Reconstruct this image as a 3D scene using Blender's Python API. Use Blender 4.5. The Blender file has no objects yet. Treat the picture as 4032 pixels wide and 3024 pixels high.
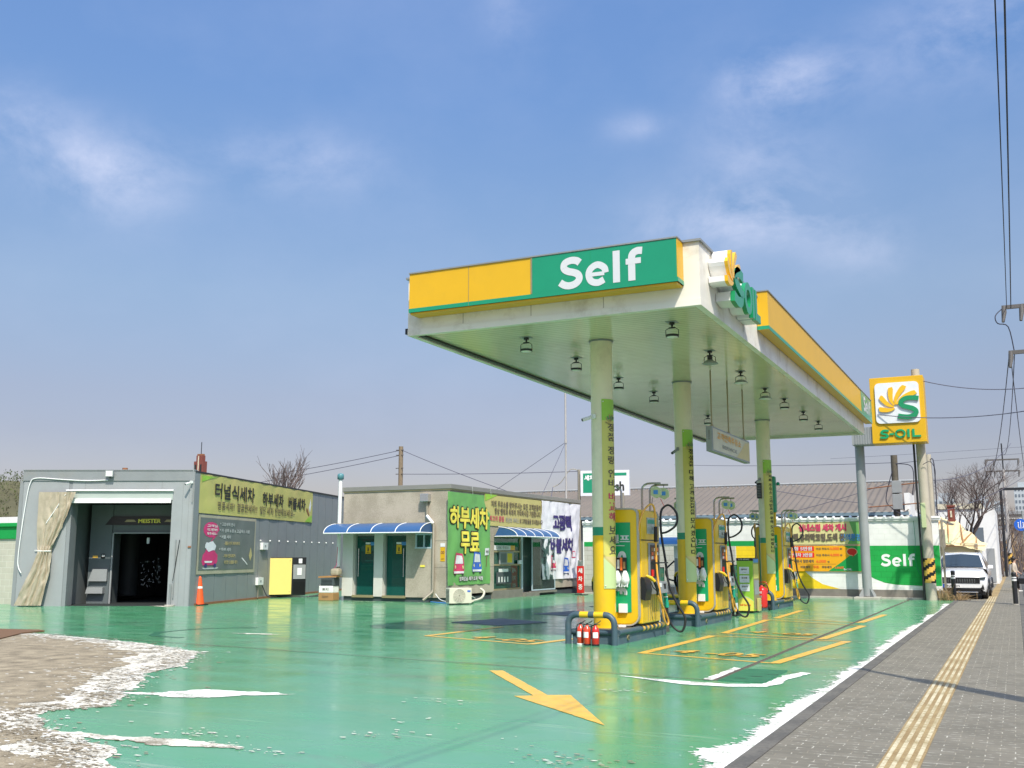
import bpy, bmesh, math, random
from mathutils import Vector, Matrix, noise
from mathutils.geometry import tessellate_polygon
R = math.radians
sc = bpy.context.scene
COL = sc.collection
random.seed(7)

# ------------------------------------------------------------------ camera
cd = bpy.data.cameras.new('camera'); cam = bpy.data.objects.new('camera', cd); COL.objects.link(cam)
cd.sensor_width = 36; cd.lens = 36.065; cd.clip_start = .05; cd.clip_end = 3000
cam.location = (0, 0, 1.6); cam.rotation_euler = (R(90+9.49), 0, R(25.86)); sc.camera = cam
# ------------------------------------------------------------------ sun, sky, exposure
sd = Vector((-.78, .93, -1.58)).normalized()
sl = bpy.data.lights.new('sun', 'SUN'); so = bpy.data.objects.new('sun', sl); COL.objects.link(so)
sl.energy = 3.5; sl.angle = R(.5); sl.color = (1, .94, .82); so.rotation_euler = sd.to_track_quat('-Z', 'Y').to_euler()
so.location = (8, -10, 20)
sc.view_settings.view_transform = 'Standard'; sc.view_settings.look = 'None'
sc.view_settings.gamma = 1; sc.view_settings.exposure = .48
sc.render.film_transparent = False
W = bpy.data.worlds.new('World'); sc.world = W; W.use_nodes = True
def build_world():
    nt = W.node_tree; N = nt.nodes; L = nt.links; N.clear()
    out = N.new('ShaderNodeOutputWorld'); bg = N.new('ShaderNodeBackground'); L.new(bg.outputs[0], out.inputs[0])
    sky = N.new('ShaderNodeTexSky'); sky.sky_type = 'NISHITA'; sky.sun_disc = False
    sky.sun_elevation = R(52.5); sky.sun_rotation = R(140); sky.air_density = 1.0; sky.dust_density = 1.2; sky.ozone_density = 1.5
    tc = N.new('ShaderNodeTexCoord'); sep = N.new('ShaderNodeSeparateXYZ'); L.new(tc.outputs['Generated'], sep.inputs[0])
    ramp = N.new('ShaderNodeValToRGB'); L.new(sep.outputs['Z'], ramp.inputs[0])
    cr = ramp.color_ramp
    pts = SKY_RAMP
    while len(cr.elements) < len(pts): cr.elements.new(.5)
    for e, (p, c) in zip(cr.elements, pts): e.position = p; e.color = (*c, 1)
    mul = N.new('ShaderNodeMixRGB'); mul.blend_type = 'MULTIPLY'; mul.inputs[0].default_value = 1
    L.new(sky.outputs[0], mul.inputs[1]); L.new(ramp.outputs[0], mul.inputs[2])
    # thin clouds: soft blobs of direction, broken by noise
    nz = N.new('ShaderNodeTexNoise'); nz.inputs['Scale'].default_value = 8; nz.inputs['Detail'].default_value = 12; nz.inputs['Roughness'].default_value = .62; nz.inputs['Distortion'].default_value = .25
    mp = N.new('ShaderNodeMapping'); mp.inputs['Scale'].default_value = (1, 1, 1.5); L.new(tc.outputs['Generated'], mp.inputs[0]); L.new(mp.outputs[0], nz.inputs[0])
    nz2 = N.new('ShaderNodeTexNoise'); nz2.inputs['Scale'].default_value = 3; nz2.inputs['Detail'].default_value = 9; nz2.inputs['Roughness'].default_value = .6; L.new(mp.outputs[0], nz2.inputs[0])
    def math_(op, a, b=None, clamp=False):
        m = N.new('ShaderNodeMath'); m.operation = op; m.use_clamp = clamp
        for i, v in enumerate((a, b)):
            if v is None: continue
            if isinstance(v, (int, float)): m.inputs[i].default_value = v
            else: L.new(v, m.inputs[i])
        return m.outputs[0]
    acc = None
    for d, rx, rz, amp in CLOUDS:
        d = Vector(d).normalized(); t = Vector((-d.y, d.x, 0)).normalized(); u = d.cross(t)
        def dot(v):
            vm = N.new('ShaderNodeVectorMath'); vm.operation = 'DOT_PRODUCT'; vm.inputs[1].default_value = v; L.new(tc.outputs['Generated'], vm.inputs[0]); return vm.outputs['Value']
        a = math_('DIVIDE', dot(t), rx*1.35); b = math_('DIVIDE', dot(u), rz*1.4); a = math_('MULTIPLY', a, a); b = math_('MULTIPLY', b, b)
        f = math_('MULTIPLY', math_('POWER', 2.718, math_('MULTIPLY', math_('ADD', a, b), -1.0)), math_('MULTIPLY', math_('GREATER_THAN', dot(d), 0), amp*.95))
        acc = f if acc is None else math_('ADD', acc, f)
    n1 = math_('MULTIPLY', math_('SUBTRACT', nz.outputs['Fac'], .38, ), 2.6, True)
    n2 = math_('MULTIPLY', math_('SUBTRACT', nz2.outputs['Fac'], .47), .8, True)
    fac = math_('ADD', math_('MULTIPLY', acc, n1), math_('MULTIPLY', n2, .42), True)
    cl = N.new('ShaderNodeMixRGB'); L.new(fac, cl.inputs[0]); L.new(mul.outputs[0], cl.inputs[1]); cl.inputs[2].default_value = CLOUD_COL
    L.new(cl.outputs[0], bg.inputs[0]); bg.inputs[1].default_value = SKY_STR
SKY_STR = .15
SKY_RAMP = [(0, (.50, .42, .45)), (.111, (.545, .45, .475)), (.149, (.60, .50, .51)), (.245, (.72, .675, .665)), (.337, (.725, .755, .80)), (.422, (.70, .805, .93)), (.497, (.74, .87, 1.03)), (.62, (1.2, 1.25, 1.3)), (.75, (1.6, 1.6, 1.55))]  # top stops raised: unseen upper sky brightened to fill the shadows
CLOUD_COL = (3.9, 4.1, 5.1, 1)
CLOUDS = [((-0.702, 0.629, 0.334), 0.042, 0.026, .9), ((-0.159, 0.891, 0.426), 0.040, 0.018, 1.1), ((-0.210, 0.927, 0.311), 0.068, 0.020, .9), ((-0.188, 0.912, 0.364), 0.041, 0.034, .45),
 ((-0.745, 0.562, 0.365), 0.035, 0.024, .5), ((-0.578, 0.731, 0.362), 0.065, 0.022, .5), ((-0.292, 0.870, 0.397), 0.022, 0.009, .4), ((-0.008, 0.897, 0.443), 0.054, 0.034, .6), ((-0.104, 0.956, 0.276), 0.032, 0.018, .4), ((-0.383, 0.785, 0.486), 0.018, 0.027, .3)]
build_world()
sc.cycles.max_bounces = 8; sc.cycles.use_denoising = True
#SKYEND

# ------------------------------------------------------------------ materials
MATS = {}
def lin(h):
    h = h.lstrip('#'); v = [int(h[i:i+2], 16)/255 for i in (0, 2, 4)]
    return tuple(c/12.92 if c <= .04045 else ((c+.055)/1.055)**2.4 for c in v)
def M(name, rgb, rough=.5, metal=0., var=.12, scale=1.5, bump=0., bscale=60, spec=.5, coat=0., emit=0., dirt=None, dirt_amt=.0, dirt_scale=2., tr=0.):
    m = bpy.data.materials.new(name); MATS[name] = m; m.use_nodes = True
    nt = m.node_tree; N = nt.nodes; L = nt.links; b = N['Principled BSDF']
    b.inputs['Roughness'].default_value = rough; b.inputs['Metallic'].default_value = metal
    b.inputs['Specular IOR Level'].default_value = spec; b.inputs['Coat Weight'].default_value = coat; b.inputs['Coat Roughness'].default_value = .08
    b.inputs['Transmission Weight'].default_value = tr
    tc = N.new('ShaderNodeTexCoord')
    nz = N.new('ShaderNodeTexNoise'); nz.inputs['Scale'].default_value = scale; nz.inputs['Detail'].default_value = 6; nz.inputs['Roughness'].default_value = .65
    L.new(tc.outputs['Object'], nz.inputs[0])
    mr = N.new('ShaderNodeMapRange'); mr.inputs[1].default_value = .25; mr.inputs[2].default_value = .75; mr.inputs[3].default_value = 1-var; mr.inputs[4].default_value = 1+var
    L.new(nz.outputs['Fac'], mr.inputs[0])
    mx = N.new('ShaderNodeVectorMath'); mx.operation = 'SCALE'; mx.inputs[0].default_value = rgb; L.new(mr.outputs[0], mx.inputs['Scale'])
    col = mx.outputs[0]
    if dirt:
        n2 = N.new('ShaderNodeTexNoise'); n2.inputs['Scale'].default_value = dirt_scale; n2.inputs['Detail'].default_value = 9; n2.inputs['Roughness'].default_value = .7; L.new(tc.outputs['Object'], n2.inputs[0])
        r2 = N.new('ShaderNodeMapRange'); r2.inputs[1].default_value = .5; r2.inputs[2].default_value = .72; r2.inputs[3].default_value = 0; r2.inputs[4].default_value = dirt_amt; L.new(n2.outputs['Fac'], r2.inputs[0])
        mm = N.new('ShaderNodeMixRGB'); L.new(r2.outputs[0], mm.inputs[0]); L.new(col, mm.inputs[1]); mm.inputs[2].default_value = (*dirt, 1); col = mm.outputs[0]
    L.new(col, b.inputs['Base Color'])
    if bump:
        n3 = N.new('ShaderNodeTexNoise'); n3.inputs['Scale'].default_value = bscale; n3.inputs['Detail'].default_value = 4; L.new(tc.outputs['Object'], n3.inputs[0])
        bp = N.new('ShaderNodeBump'); bp.inputs['Strength'].default_value = bump; bp.inputs['Distance'].default_value = .01; L.new(n3.outputs['Fac'], bp.inputs['Height']); L.new(bp.outputs[0], b.inputs['Normal'])
    if emit: b.inputs['Emission Color'].default_value = (*rgb, 1); b.inputs['Emission Strength'].default_value = emit
    return m
def nodes(name): m = MATS[name]; return m, m.node_tree.nodes, m.node_tree.links, m.node_tree.nodes['Principled BSDF']

DIRT = (.12, .10, .07)
M('yellow', (.80, .50, .012), .28, var=.06, coat=.3, dirt=(.4, .27, .05), dirt_amt=.25)
M('yellow_sign', (.70, .40, .008), .4, var=.04, dirt=(.5, .3, .03), dirt_amt=.2)
M('yellow_paint', (.74, .43, .07), .45, var=.18, scale=6, dirt=(.35, .33, .2), dirt_amt=.55, dirt_scale=9)
M('wall_yellow', (.82, .58, .012), .6, var=.05)
M('green', (.004, .33, .13), .3, var=.06, coat=.2)
M('green_sign', (.012, .27, .14), .3, var=.05)
M('green_paint', (.005, .30, .06), .55, var=.1)
M('lime', (.30, .55, .05), .4, var=.08)
M('white', (.80, .80, .78), .45, var=.04, dirt=(.45, .40, .3), dirt_amt=.35, dirt_scale=1.3)
M('white_clean', (.84, .84, .83), .35, var=.02)
M('white_letter', (.62, .63, .64), .5, var=.02)
M('sign_face', (.74, .76, .78), .25, var=.06, scale=8)
M('cream', (.62, .57, .43), .6, var=.12, bump=.1)
M('grey_steel', (.235, .25, .255), .45, .0, var=.08, dirt=(.3, .27, .22), dirt_amt=.25)
M('grey_light', (.30, .315, .32), .5, var=.08, dirt=(.3, .27, .22), dirt_amt=.2)
M('chrome', (.45, .42, .38), .22, .9, var=.1)
M('silver', (.62, .62, .62), .25, .8, var=.06)
M('dark_metal', (.035, .037, .04), .4, .4, var=.15)
M('black', (.012, .012, .013), .35, var=.1)
M('rubber', (.018, .018, .02), .55, var=.2, scale=12)
M('blue_grey', (.055, .095, .12), .45, var=.15, scale=4, dirt=(.2, .19, .16), dirt_amt=.35, dirt_scale=5)
M('kerb_grey', (.075, .12, .15), .6, var=.2, scale=3, dirt=(.22, .2, .17), dirt_amt=.5, dirt_scale=4, bump=.3)
M('asphalt_top', (.10, .09, .075), .8, var=.3, scale=5, bump=.5)
M('concrete', (.42, .40, .35), .85, var=.18, scale=3, bump=.4, dirt=(.25, .22, .17), dirt_amt=.5)
M('concrete_dark', (.20, .185, .16), .85, var=.2, scale=3, bump=.4)
M('red', (.62, .02, .015), .3, var=.08, coat=.4)
M('red_orange', (.75, .06, .02), .3, var=.08, coat=.4)
M('cone_orange', (.85, .10, .015), .45, var=.1, dirt=DIRT, dirt_amt=.3, dirt_scale=8)
M('orange_hose', (.75, .38, .06), .4, var=.08)
M('hose_green', (.01, .30, .20), .4)
M('blue_awning', (.035, .10, .24), .35, var=.15)
M('blue', (.02, .12, .55), .35)
M('blue_light', (.06, .25, .60), .4)
M('poster_edge', (.42, .38, .28), .6)
M('banner_green', (.15, .39, .11), .55, var=.04)
M('banner_yellow', (.52, .46, .17), .6, var=.06)
M('banner_lime', (.53, .49, .15), .6, var=.05, scale=.7, dirt=(.56, .44, .17), dirt_amt=.9, dirt_scale=.35)
M('banner_white', (.74, .73, .76), .6, var=.02)
M('banner_cream', (.66, .60, .28), .55, var=.05)
M('col_banner', (.60, .55, .13), .4, var=.06, scale=.8)
M('col_banner_peach', (.62, .50, .22), .4, var=.04)
M('col_banner_light', (.50, .62, .30), .4, var=.04)
M('ink', (.03, .03, .025), .6)
M('ink_brown', (.13, .10, .07), .6)
M('ink_violet', (.05, .035, .16), .6)
M('ink_pink', (.60, .05, .13), .6)
M('ink_faded', (.33, .33, .3), .6)
M('letter_yellow', (.84, .72, .10), .5)
M('panel_yellow', (.86, .68, .20), .45, var=.02)
M('shutter', (.40, .45, .41), .5, var=.05)
M('trim_grey', (.40, .38, .32), .4, var=.05)
M('canopy_white', (.79, .76, .66), .4, var=.05, dirt=(.40, .34, .22), dirt_amt=.75, dirt_scale=1.1)
M('orange_board', (.85, .40, .012), .4, var=.05)
M('price_red', (.80, .02, .015), .4)
M('price_orange', (.88, .16, .03), .4)
M('chalk', (.15, .165, .155), .6, var=.1)
M('chalk_white', (.55, .57, .55), .6)
M('chalk_yellow', (.55, .45, .2), .6)
M('stucco', (.40, .345, .27), .9, var=.07, scale=2)
M('stucco_light', (.60, .58, .53), .9, var=.07, scale=2)
M('plinth', (.06, .075, .08), .8, var=.2)
M('parapet', (.30, .29, .26), .4, .3, var=.08)
M('tarp', (.40, .345, .25), .6, var=.12, scale=3, dirt=(.22, .16, .09), dirt_amt=.5, bump=.1, bscale=8)
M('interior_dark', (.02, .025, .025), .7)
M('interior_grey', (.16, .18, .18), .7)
M('machine_grey', (.11, .13, .135), .5, var=.1)
M('frame_alu', (.30, .32, .30), .35, .5, var=.05)
M('frame_gold', (.34, .29, .16), .4, .3, var=.08)
M('teal_frame', (.42, .52, .58), .4)
M('ac_cream', (.66, .63, .52), .45, var=.05)
M('pipe_grey', (.30, .27, .21), .4, .2, var=.1)
M('card_brown', (.36, .2, .08), .8, var=.12)
M('wood_pole', (.22, .17, .11), .9, var=.2, scale=8)
M('concrete_pole', (.46, .42, .33), .8, var=.12, scale=4, bump=.2, bscale=30, dirt=(.3, .27, .22), dirt_amt=.3)
M('bark', (.10, .075, .065), .9, var=.3, scale=10)
M('twig', (.14, .105, .095), .9, var=.25, scale=4)
M('dry_grass', (.40, .27, .13), .9, var=.35, scale=5)
M('brick_red', (.19, .055, .04), .85, var=.2, scale=20)
M('roof_brown', (.165, .14, .115), .75, var=.16, scale=.6, dirt=(.16, .12, .1), dirt_amt=.6, dirt_scale=1.2)
M('roof_edge', (.17, .25, .30), .5, var=.25)
M('car_white', (.80, .80, .80), .2, var=.01, coat=.8)
M('skin', (.52, .33, .24), .5)
M('hair', (.025, .018, .015), .5)
M('coat', (.50, .43, .34), .85, var=.08)
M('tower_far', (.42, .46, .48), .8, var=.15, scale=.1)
M('tower_win', (.14, .17, .2), .4)
M('bridge', (.34, .33, .29), .8, var=.1, scale=.2)
M('mat_dark', (.11, .115, .125), .6, var=.2, scale=3, bump=.2)
M('drain', (.13, .10, .075), .8, var=.25, scale=10)
M('manhole', (.03, .16, .08), .45, var=.25, scale=8, bump=.3)
M('brown_mat', (.16, .085, .04), .9, var=.25, scale=30, bump=.5)
M('glove_white', (.72, .74, .74), .5, var=.06, scale=20)
M('lamp_lens', (.75, .78, .70), .3)
M('teal_cap', (.08, .22, .24), .4)
M('screen', (.30, .38, .36), .15, var=.2)
M('pink', (.62, .04, .17), .6)
M('petal', (.85, .48, .012), .3, var=.05, coat=.3)
M('emblem_green', (.008, .26, .10), .3, var=.05, coat=.3)
M('tyre_mark', (.035, .17, .085), .25, var=.3, scale=6)
M('column_cream', (.80, .74, .52), .4, var=.04, dirt=(.45, .4, .28), dirt_amt=.4, dirt_scale=2)
M('pole_dark', (.11, .095, .07), .9, var=.2, scale=8)
M('rust', (.26, .11, .05), .9, var=.3, scale=8)
M('tarp_cream', (.78, .66, .36), .6, var=.08, scale=1)
M('tarp_brown', (.42, .21, .08), .7, var=.1)
M('tarp_green', (.48, .55, .30), .6, var=.08)
M('house_cream', (.62, .58, .38), .7, var=.08)
M('cable', (.03, .03, .05), .6)
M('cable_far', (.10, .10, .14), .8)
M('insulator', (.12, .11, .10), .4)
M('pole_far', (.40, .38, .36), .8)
M('forest', (.075, .10, .028), .95, var=.55, scale=.035, dirt=(.12, .085, .04), dirt_amt=.9, dirt_scale=.02)
M('hillside', (.10, .095, .05), .95, var=.3, scale=.03)

# glass: tinted, see-through and glossy
def glass(name, tint, fac=.45, rough=.02):
    m = bpy.data.materials.new(name); MATS[name] = m; m.use_nodes = True; nt = m.node_tree; N = nt.nodes; L = nt.links; N.clear()
    o = N.new('ShaderNodeOutputMaterial'); g = N.new('ShaderNodeBsdfGlossy'); g.inputs[0].default_value = (.9, .95, .95, 1); g.inputs['Roughness'].default_value = rough
    t = N.new('ShaderNodeBsdfTransparent'); t.inputs[0].default_value = (*tint, 1)
    f = N.new('ShaderNodeFresnel'); f.inputs[0].default_value = 1.6
    mx = N.new('ShaderNodeMixShader'); L.new(f.outputs[0], mx.inputs[0]); L.new(t.outputs[0], mx.inputs[1]); L.new(g.outputs[0], mx.inputs[2])
    d = N.new('ShaderNodeBsdfDiffuse'); d.inputs[0].default_value = (*[c*.35 for c in tint], 1)
    m2 = N.new('ShaderNodeMixShader'); m2.inputs[0].default_value = 1-fac; L.new(d.outputs[0], m2.inputs[2]); L.new(mx.outputs[0], m2.inputs[1])
    L.new(m2.outputs[0], o.inputs[0]); return m
glass('glass_teal', (.20, .75, .58), .72)
glass('glass_dark', (.04, .42, .34), .5)
glass('glass_clear', (.55, .80, .72), .88)
glass('bag_clear', (.75, .78, .78), .5, .2)
M('car_glass', (.03, .045, .06), .06, var=.02, spec=.8)

# forecourt epoxy
def forecourt_mat():
    m = M('epoxy', (.1, .4, .25), .15); N = m.node_tree.nodes; L = m.node_tree.links; b = N['Principled BSDF']
    for l in list(b.inputs['Base Color'].links): L.remove(l)
    g = N.new('ShaderNodeNewGeometry'); P = g.outputs['Position']
    def nz(scale, sc3=(1, 1, 1), det=6, ro=.6, dist=0):
        mp = N.new('ShaderNodeMapping'); mp.inputs['Scale'].default_value = sc3; mp.inputs['Rotation'].default_value = (0, 0, R(8)); L.new(P, mp.inputs[0])
        n = N.new('ShaderNodeTexNoise'); n.inputs['Scale'].default_value = scale; n.inputs['Detail'].default_value = det; n.inputs['Roughness'].default_value = ro; n.inputs['Distortion'].default_value = dist; L.new(mp.outputs[0], n.inputs[0]); return n.outputs['Fac']
    def mr(v, a, bb, c, d):
        r = N.new('ShaderNodeMapRange'); r.inputs[1].default_value = a; r.inputs[2].default_value = bb; r.inputs[3].default_value = c; r.inputs[4].default_value = d; L.new(v, r.inputs[0]); return r.outputs[0]
    def mix(f, a, c, blend='MIX'):
        x = N.new('ShaderNodeMixRGB'); x.blend_type = blend
        if isinstance(f, float): x.inputs[0].default_value = f
        else: L.new(f, x.inputs[0])
        for i, v in ((1, a), (2, c)):
            if isinstance(v, tuple): x.inputs[i].default_value = (*v, 1)
            else: L.new(v, x.inputs[i])
        return x.outputs[0]
    c = mix(mr(nz(.25), .35, .65, 0, 1), (.07, .30, .145), (.10, .33, .155))
    c = mix(mr(nz(1.1, (.35, 1, 1), 7, .65), .45, .75, 0, .45), c, (.15, .35, .215))          # pale wear
    c = mix(mr(nz(2.2, (.12, 1, 1), 8, .7, .6), .61, .70, 0, .55), c, (.42, .50, .38))          # scuffs running across
    c = mix(mr(nz(6, (1, 1, 1), 8, .75), .70, .74, 0, .7), c, (.45, .47, .38))                 # small chips
    c = mix(mr(nz(.55, (.45, 1, 1), 8, .7, .4), .57, .72, 0, .6), c, (.15, .15, .125))         # dark stains
    c = mix(mr(nz(3.2, (.04, 1, 1), 8, .75, .3), .655, .70, 0, .75), c, (.5, .53, .43))      # long thin tyre scratches
    L.new(c, b.inputs['Base Color'])
    L.new(mr(nz(1.5, (.5, 1, 1), 6, .65), .3, .75, .10, .30), b.inputs['Roughness'])
    b.inputs['Specular IOR Level'].default_value = .62
    bp = N.new('ShaderNodeBump'); bp.inputs['Strength'].default_value = .06; bp.inputs['Distance'].default_value = .02
    L.new(nz(2.5, (1, 1, 1), 5), bp.inputs['Height']); L.new(bp.outputs[0], b.inputs['Normal'])
forecourt_mat()

def paver_mat():
    m = M('paver', (.2, .19, .17), .85); N = m.node_tree.nodes; L = m.node_tree.links; b = N['Principled BSDF']
    for l in list(b.inputs['Base Color'].links): L.remove(l)
    g = N.new('ShaderNodeNewGeometry'); mp = N.new('ShaderNodeMapping'); mp.inputs['Rotation'].default_value = (0, 0, R(0)); L.new(g.outputs['Position'], mp.inputs[0])
    dn = N.new('ShaderNodeTexNoise'); dn.inputs['Scale'].default_value = 9; L.new(g.outputs['Position'], dn.inputs[0])
    dv = N.new('ShaderNodeVectorMath'); dv.operation = 'SCALE'; dv.inputs['Scale'].default_value = .022; L.new(dn.outputs['Color'], dv.inputs[0])
    ad = N.new('ShaderNodeVectorMath'); L.new(mp.outputs[0], ad.inputs[0]); L.new(dv.outputs[0], ad.inputs[1])
    br = N.new('ShaderNodeTexBrick'); br.inputs['Scale'].default_value = 1; br.inputs['Brick Width'].default_value = .22; br.inputs['Row Height'].default_value = .115
    br.inputs['Mortar Size'].default_value = .006; br.inputs['Mortar Smooth'].default_value = .4; br.inputs['Bias'].default_value = -.2
    br.inputs['Color1'].default_value = (.160, .146, .112, 1); br.inputs['Color2'].default_value = (.19, .172, .134, 1); br.inputs['Mortar'].default_value = (.215, .19, .14, 1)
    L.new(ad.outputs[0], br.inputs[0])
    n = N.new('ShaderNodeTexNoise'); n.inputs['Scale'].default_value = 1.6; n.inputs['Detail'].default_value = 8; n.inputs['Roughness'].default_value = .7; L.new(g.outputs['Position'], n.inputs[0])
    r = N.new('ShaderNodeMapRange'); r.inputs[1].default_value = .3; r.inputs[2].default_value = .7; r.inputs[3].default_value = .82; r.inputs[4].default_value = 1.18; L.new(n.outputs['Fac'], r.inputs[0])
    s = N.new('ShaderNodeVectorMath'); s.operation = 'SCALE'; L.new(br.outputs['Color'], s.inputs[0]); L.new(r.outputs[0], s.inputs['Scale'])
    # bright sand caught in some joints
    n2 = N.new('ShaderNodeTexNoise'); n2.inputs['Scale'].default_value = 14; n2.inputs['Detail'].default_value = 3; L.new(g.outputs['Position'], n2.inputs[0])
    r2 = N.new('ShaderNodeMapRange'); r2.inputs[1].default_value = .52; r2.inputs[2].default_value = .6; L.new(n2.outputs['Fac'], r2.inputs[0])
    mu = N.new('ShaderNodeMath'); mu.operation = 'MULTIPLY'; L.new(r2.outputs[0], mu.inputs[0]); L.new(br.outputs['Fac'], mu.inputs[1])
    x = N.new('ShaderNodeMixRGB'); L.new(mu.outputs[0], x.inputs[0]); L.new(s.outputs[0], x.inputs[1]); x.inputs[2].default_value = (.52, .5, .42, 1)
    L.new(x.outputs[0], b.inputs['Base Color'])
    bp = N.new('ShaderNodeBump'); bp.inputs['Strength'].default_value = .4; bp.inputs['Distance'].default_value = .01; bp.invert = True; L.new(br.outputs['Fac'], bp.inputs['Height']); L.new(bp.outputs[0], b.inputs['Normal'])
paver_mat()

def speckle(name, c1, c2, scale, rough=.9, lo=.42, hi=.58, bump=.4):
    m = M(name, c1, rough); N = m.node_tree.nodes; L = m.node_tree.links; b = N['Principled BSDF']
    for l in list(b.inputs['Base Color'].links): L.remove(l)
    g = N.new('ShaderNodeNewGeometry')
    n = N.new('ShaderNodeTexNoise'); n.inputs['Scale'].default_value = scale; n.inputs['Detail'].default_value = 8; n.inputs['Roughness'].default_value = .75; L.new(g.outputs['Position'], n.inputs[0])
    n0 = N.new('ShaderNodeTexNoise'); n0.inputs['Scale'].default_value = scale*.06; n0.inputs['Detail'].default_value = 6; L.new(g.outputs['Position'], n0.inputs[0])
    a = N.new('ShaderNodeMath'); a.operation = 'MULTIPLY_ADD'; L.new(n0.outputs['Fac'], a.inputs[0]); a.inputs[1].default_value = .8; L.new(n.outputs['Fac'], a.inputs[2])
    r = N.new('ShaderNodeMapRange'); r.inputs[1].default_value = lo+.4; r.inputs[2].default_value = hi+.4; L.new(a.outputs[0], r.inputs[0])
    x = N.new('ShaderNodeMixRGB'); L.new(r.outputs[0], x.inputs[0]); x.inputs[1].default_value = (*c1, 1); x.inputs[2].default_value = (*c2, 1); L.new(x.outputs[0], b.inputs['Base Color'])
    bp = N.new('ShaderNodeBump'); bp.inputs['Strength'].default_value = bump; bp.inputs['Distance'].default_value = .01; L.new(n.outputs['Fac'], bp.inputs['Height']); L.new(bp.outputs[0], b.inputs['Normal'])
speckle('bare_concrete', (.14, .112, .07), (.38, .315, .21), 55, lo=.30, hi=.68)
speckle('bare_pale', (.24, .21, .15), (.74, .70, .60), 42, lo=.36, hi=.56)
speckle('white_scrape', (.30, .32, .25), (.82, .80, .74), 38, lo=.36, hi=.50)
speckle('tactile_yellow', (.26, .18, .08), (.34, .25, .12), 30)
speckle('tactile_worn', (.36, .29, .16), (.56, .50, .34), 24)
speckle('ground_dirt', (.16, .145, .12), (.24, .22, .18), 4)
speckle('asphalt', (.05, .05, .05), (.075, .073, .07), 30)
speckle('granite_wall', (.33, .285, .22), (.46, .40, .32), 28, .9, .38, .62, .3)
speckle('kerbstone', (.09, .085, .075), (.14, .13, .11), 25)

def brick(name, c1, c2, mortar, bw, rh, ms, plane='XZ', rough=.8, bump=.5):
    m = M(name, c1, rough); N = m.node_tree.nodes; L = m.node_tree.links; b = N['Principled BSDF']
    for l in list(b.inputs['Base Color'].links): L.remove(l)
    g = N.new('ShaderNodeNewGeometry'); s = N.new('ShaderNodeSeparateXYZ'); L.new(g.outputs['Position'], s.inputs[0]); cb = N.new('ShaderNodeCombineXYZ')
    L.new(s.outputs[plane[0]], cb.inputs[0]); L.new(s.outputs[plane[1]], cb.inputs[1])
    br = N.new('ShaderNodeTexBrick'); br.inputs['Scale'].default_value = 1; br.inputs['Brick Width'].default_value = bw; br.inputs['Row Height'].default_value = rh; br.inputs['Mortar Size'].default_value = ms
    br.inputs['Mortar Smooth'].default_value = .3; br.inputs['Color1'].default_value = (*c1, 1); br.inputs['Color2'].default_value = (*c2, 1); br.inputs['Mortar'].default_value = (*mortar, 1); L.new(cb.outputs[0], br.inputs[0])
    n = N.new('ShaderNodeTexNoise'); n.inputs['Scale'].default_value = 2; n.inputs['Detail'].default_value = 8; L.new(g.outputs['Position'], n.inputs[0])
    r = N.new('ShaderNodeMapRange'); r.inputs[1].default_value = .3; r.inputs[2].default_value = .7; r.inputs[3].default_value = .9; r.inputs[4].default_value = 1.08; L.new(n.outputs['Fac'], r.inputs[0])
    sc_ = N.new('ShaderNodeVectorMath'); sc_.operation = 'SCALE'; L.new(br.outputs['Color'], sc_.inputs[0]); L.new(r.outputs[0], sc_.inputs['Scale']); L.new(sc_.outputs[0], b.inputs['Base Color'])
    bp = N.new('ShaderNodeBump'); bp.inputs['Strength'].default_value = bump; bp.inputs['Distance'].default_value = .01; bp.invert = True; L.new(br.outputs['Fac'], bp.inputs['Height']); L.new(bp.outputs[0], b.inputs['Normal'])
brick('block_white', (.80, .80, .77), (.82, .82, .79), (.74, .73, .69), .4, .2, .004)
brick('block_grey', (.44, .43, .38), (.48, .47, .42), (.34, .32, .27), .4, .2, .008)
brick('block_green', (.006, .33, .055), (.008, .36, .065), (.004, .25, .04), .4, .2, .006)
brick('block_yellow', (.82, .57, .012), (.85, .60, .014), (.68, .46, .01), .4, .2, .006)
brick('block_beige', (.50, .47, .38), (.54, .50, .41), (.66, .63, .54), .42, .2, .008)

def ribbed(name, rgb, axis, period, depth=.5, rough=.35, dark=.8):
    m = M(name, rgb, rough, var=.07, scale=.7, dirt=tuple(c*.6 for c in rgb), dirt_amt=.45, dirt_scale=.8); N = m.node_tree.nodes; L = m.node_tree.links; b = N['Principled BSDF']
    src = b.inputs['Base Color'].links[0].from_socket
    g = N.new('ShaderNodeNewGeometry'); w = N.new('ShaderNodeTexWave'); w.wave_type = 'BANDS'; w.bands_direction = axis; w.inputs['Scale'].default_value = .3142/period; L.new(g.outputs['Position'], w.inputs[0])
    r = N.new('ShaderNodeMapRange'); r.inputs[1].default_value = 0; r.inputs[2].default_value = .25; r.inputs[3].default_value = dark; r.inputs[4].default_value = 1; L.new(w.outputs['Fac'], r.inputs[0])
    s = N.new('ShaderNodeVectorMath'); s.operation = 'SCALE'; L.new(src, s.inputs[0]); L.new(r.outputs[0], s.inputs['Scale']); L.new(s.outputs[0], b.inputs['Base Color'])
    r2 = N.new('ShaderNodeMapRange'); r2.inputs[1].default_value = 0; r2.inputs[2].default_value = .25; L.new(w.outputs['Fac'], r2.inputs[0])
    bp = N.new('ShaderNodeBump'); bp.inputs['Strength'].default_value = depth; bp.inputs['Distance'].default_value = .01; L.new(r2.outputs[0], bp.inputs['Height']); L.new(bp.outputs[0], b.inputs['Normal'])
ribbed('soffit', (.66, .62, .42), 'Y', .15, .3, .16, .72)
ribbed('seam_panel', (.25, .265, .26), 'Y', .9, .6, .42, .6)

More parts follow.
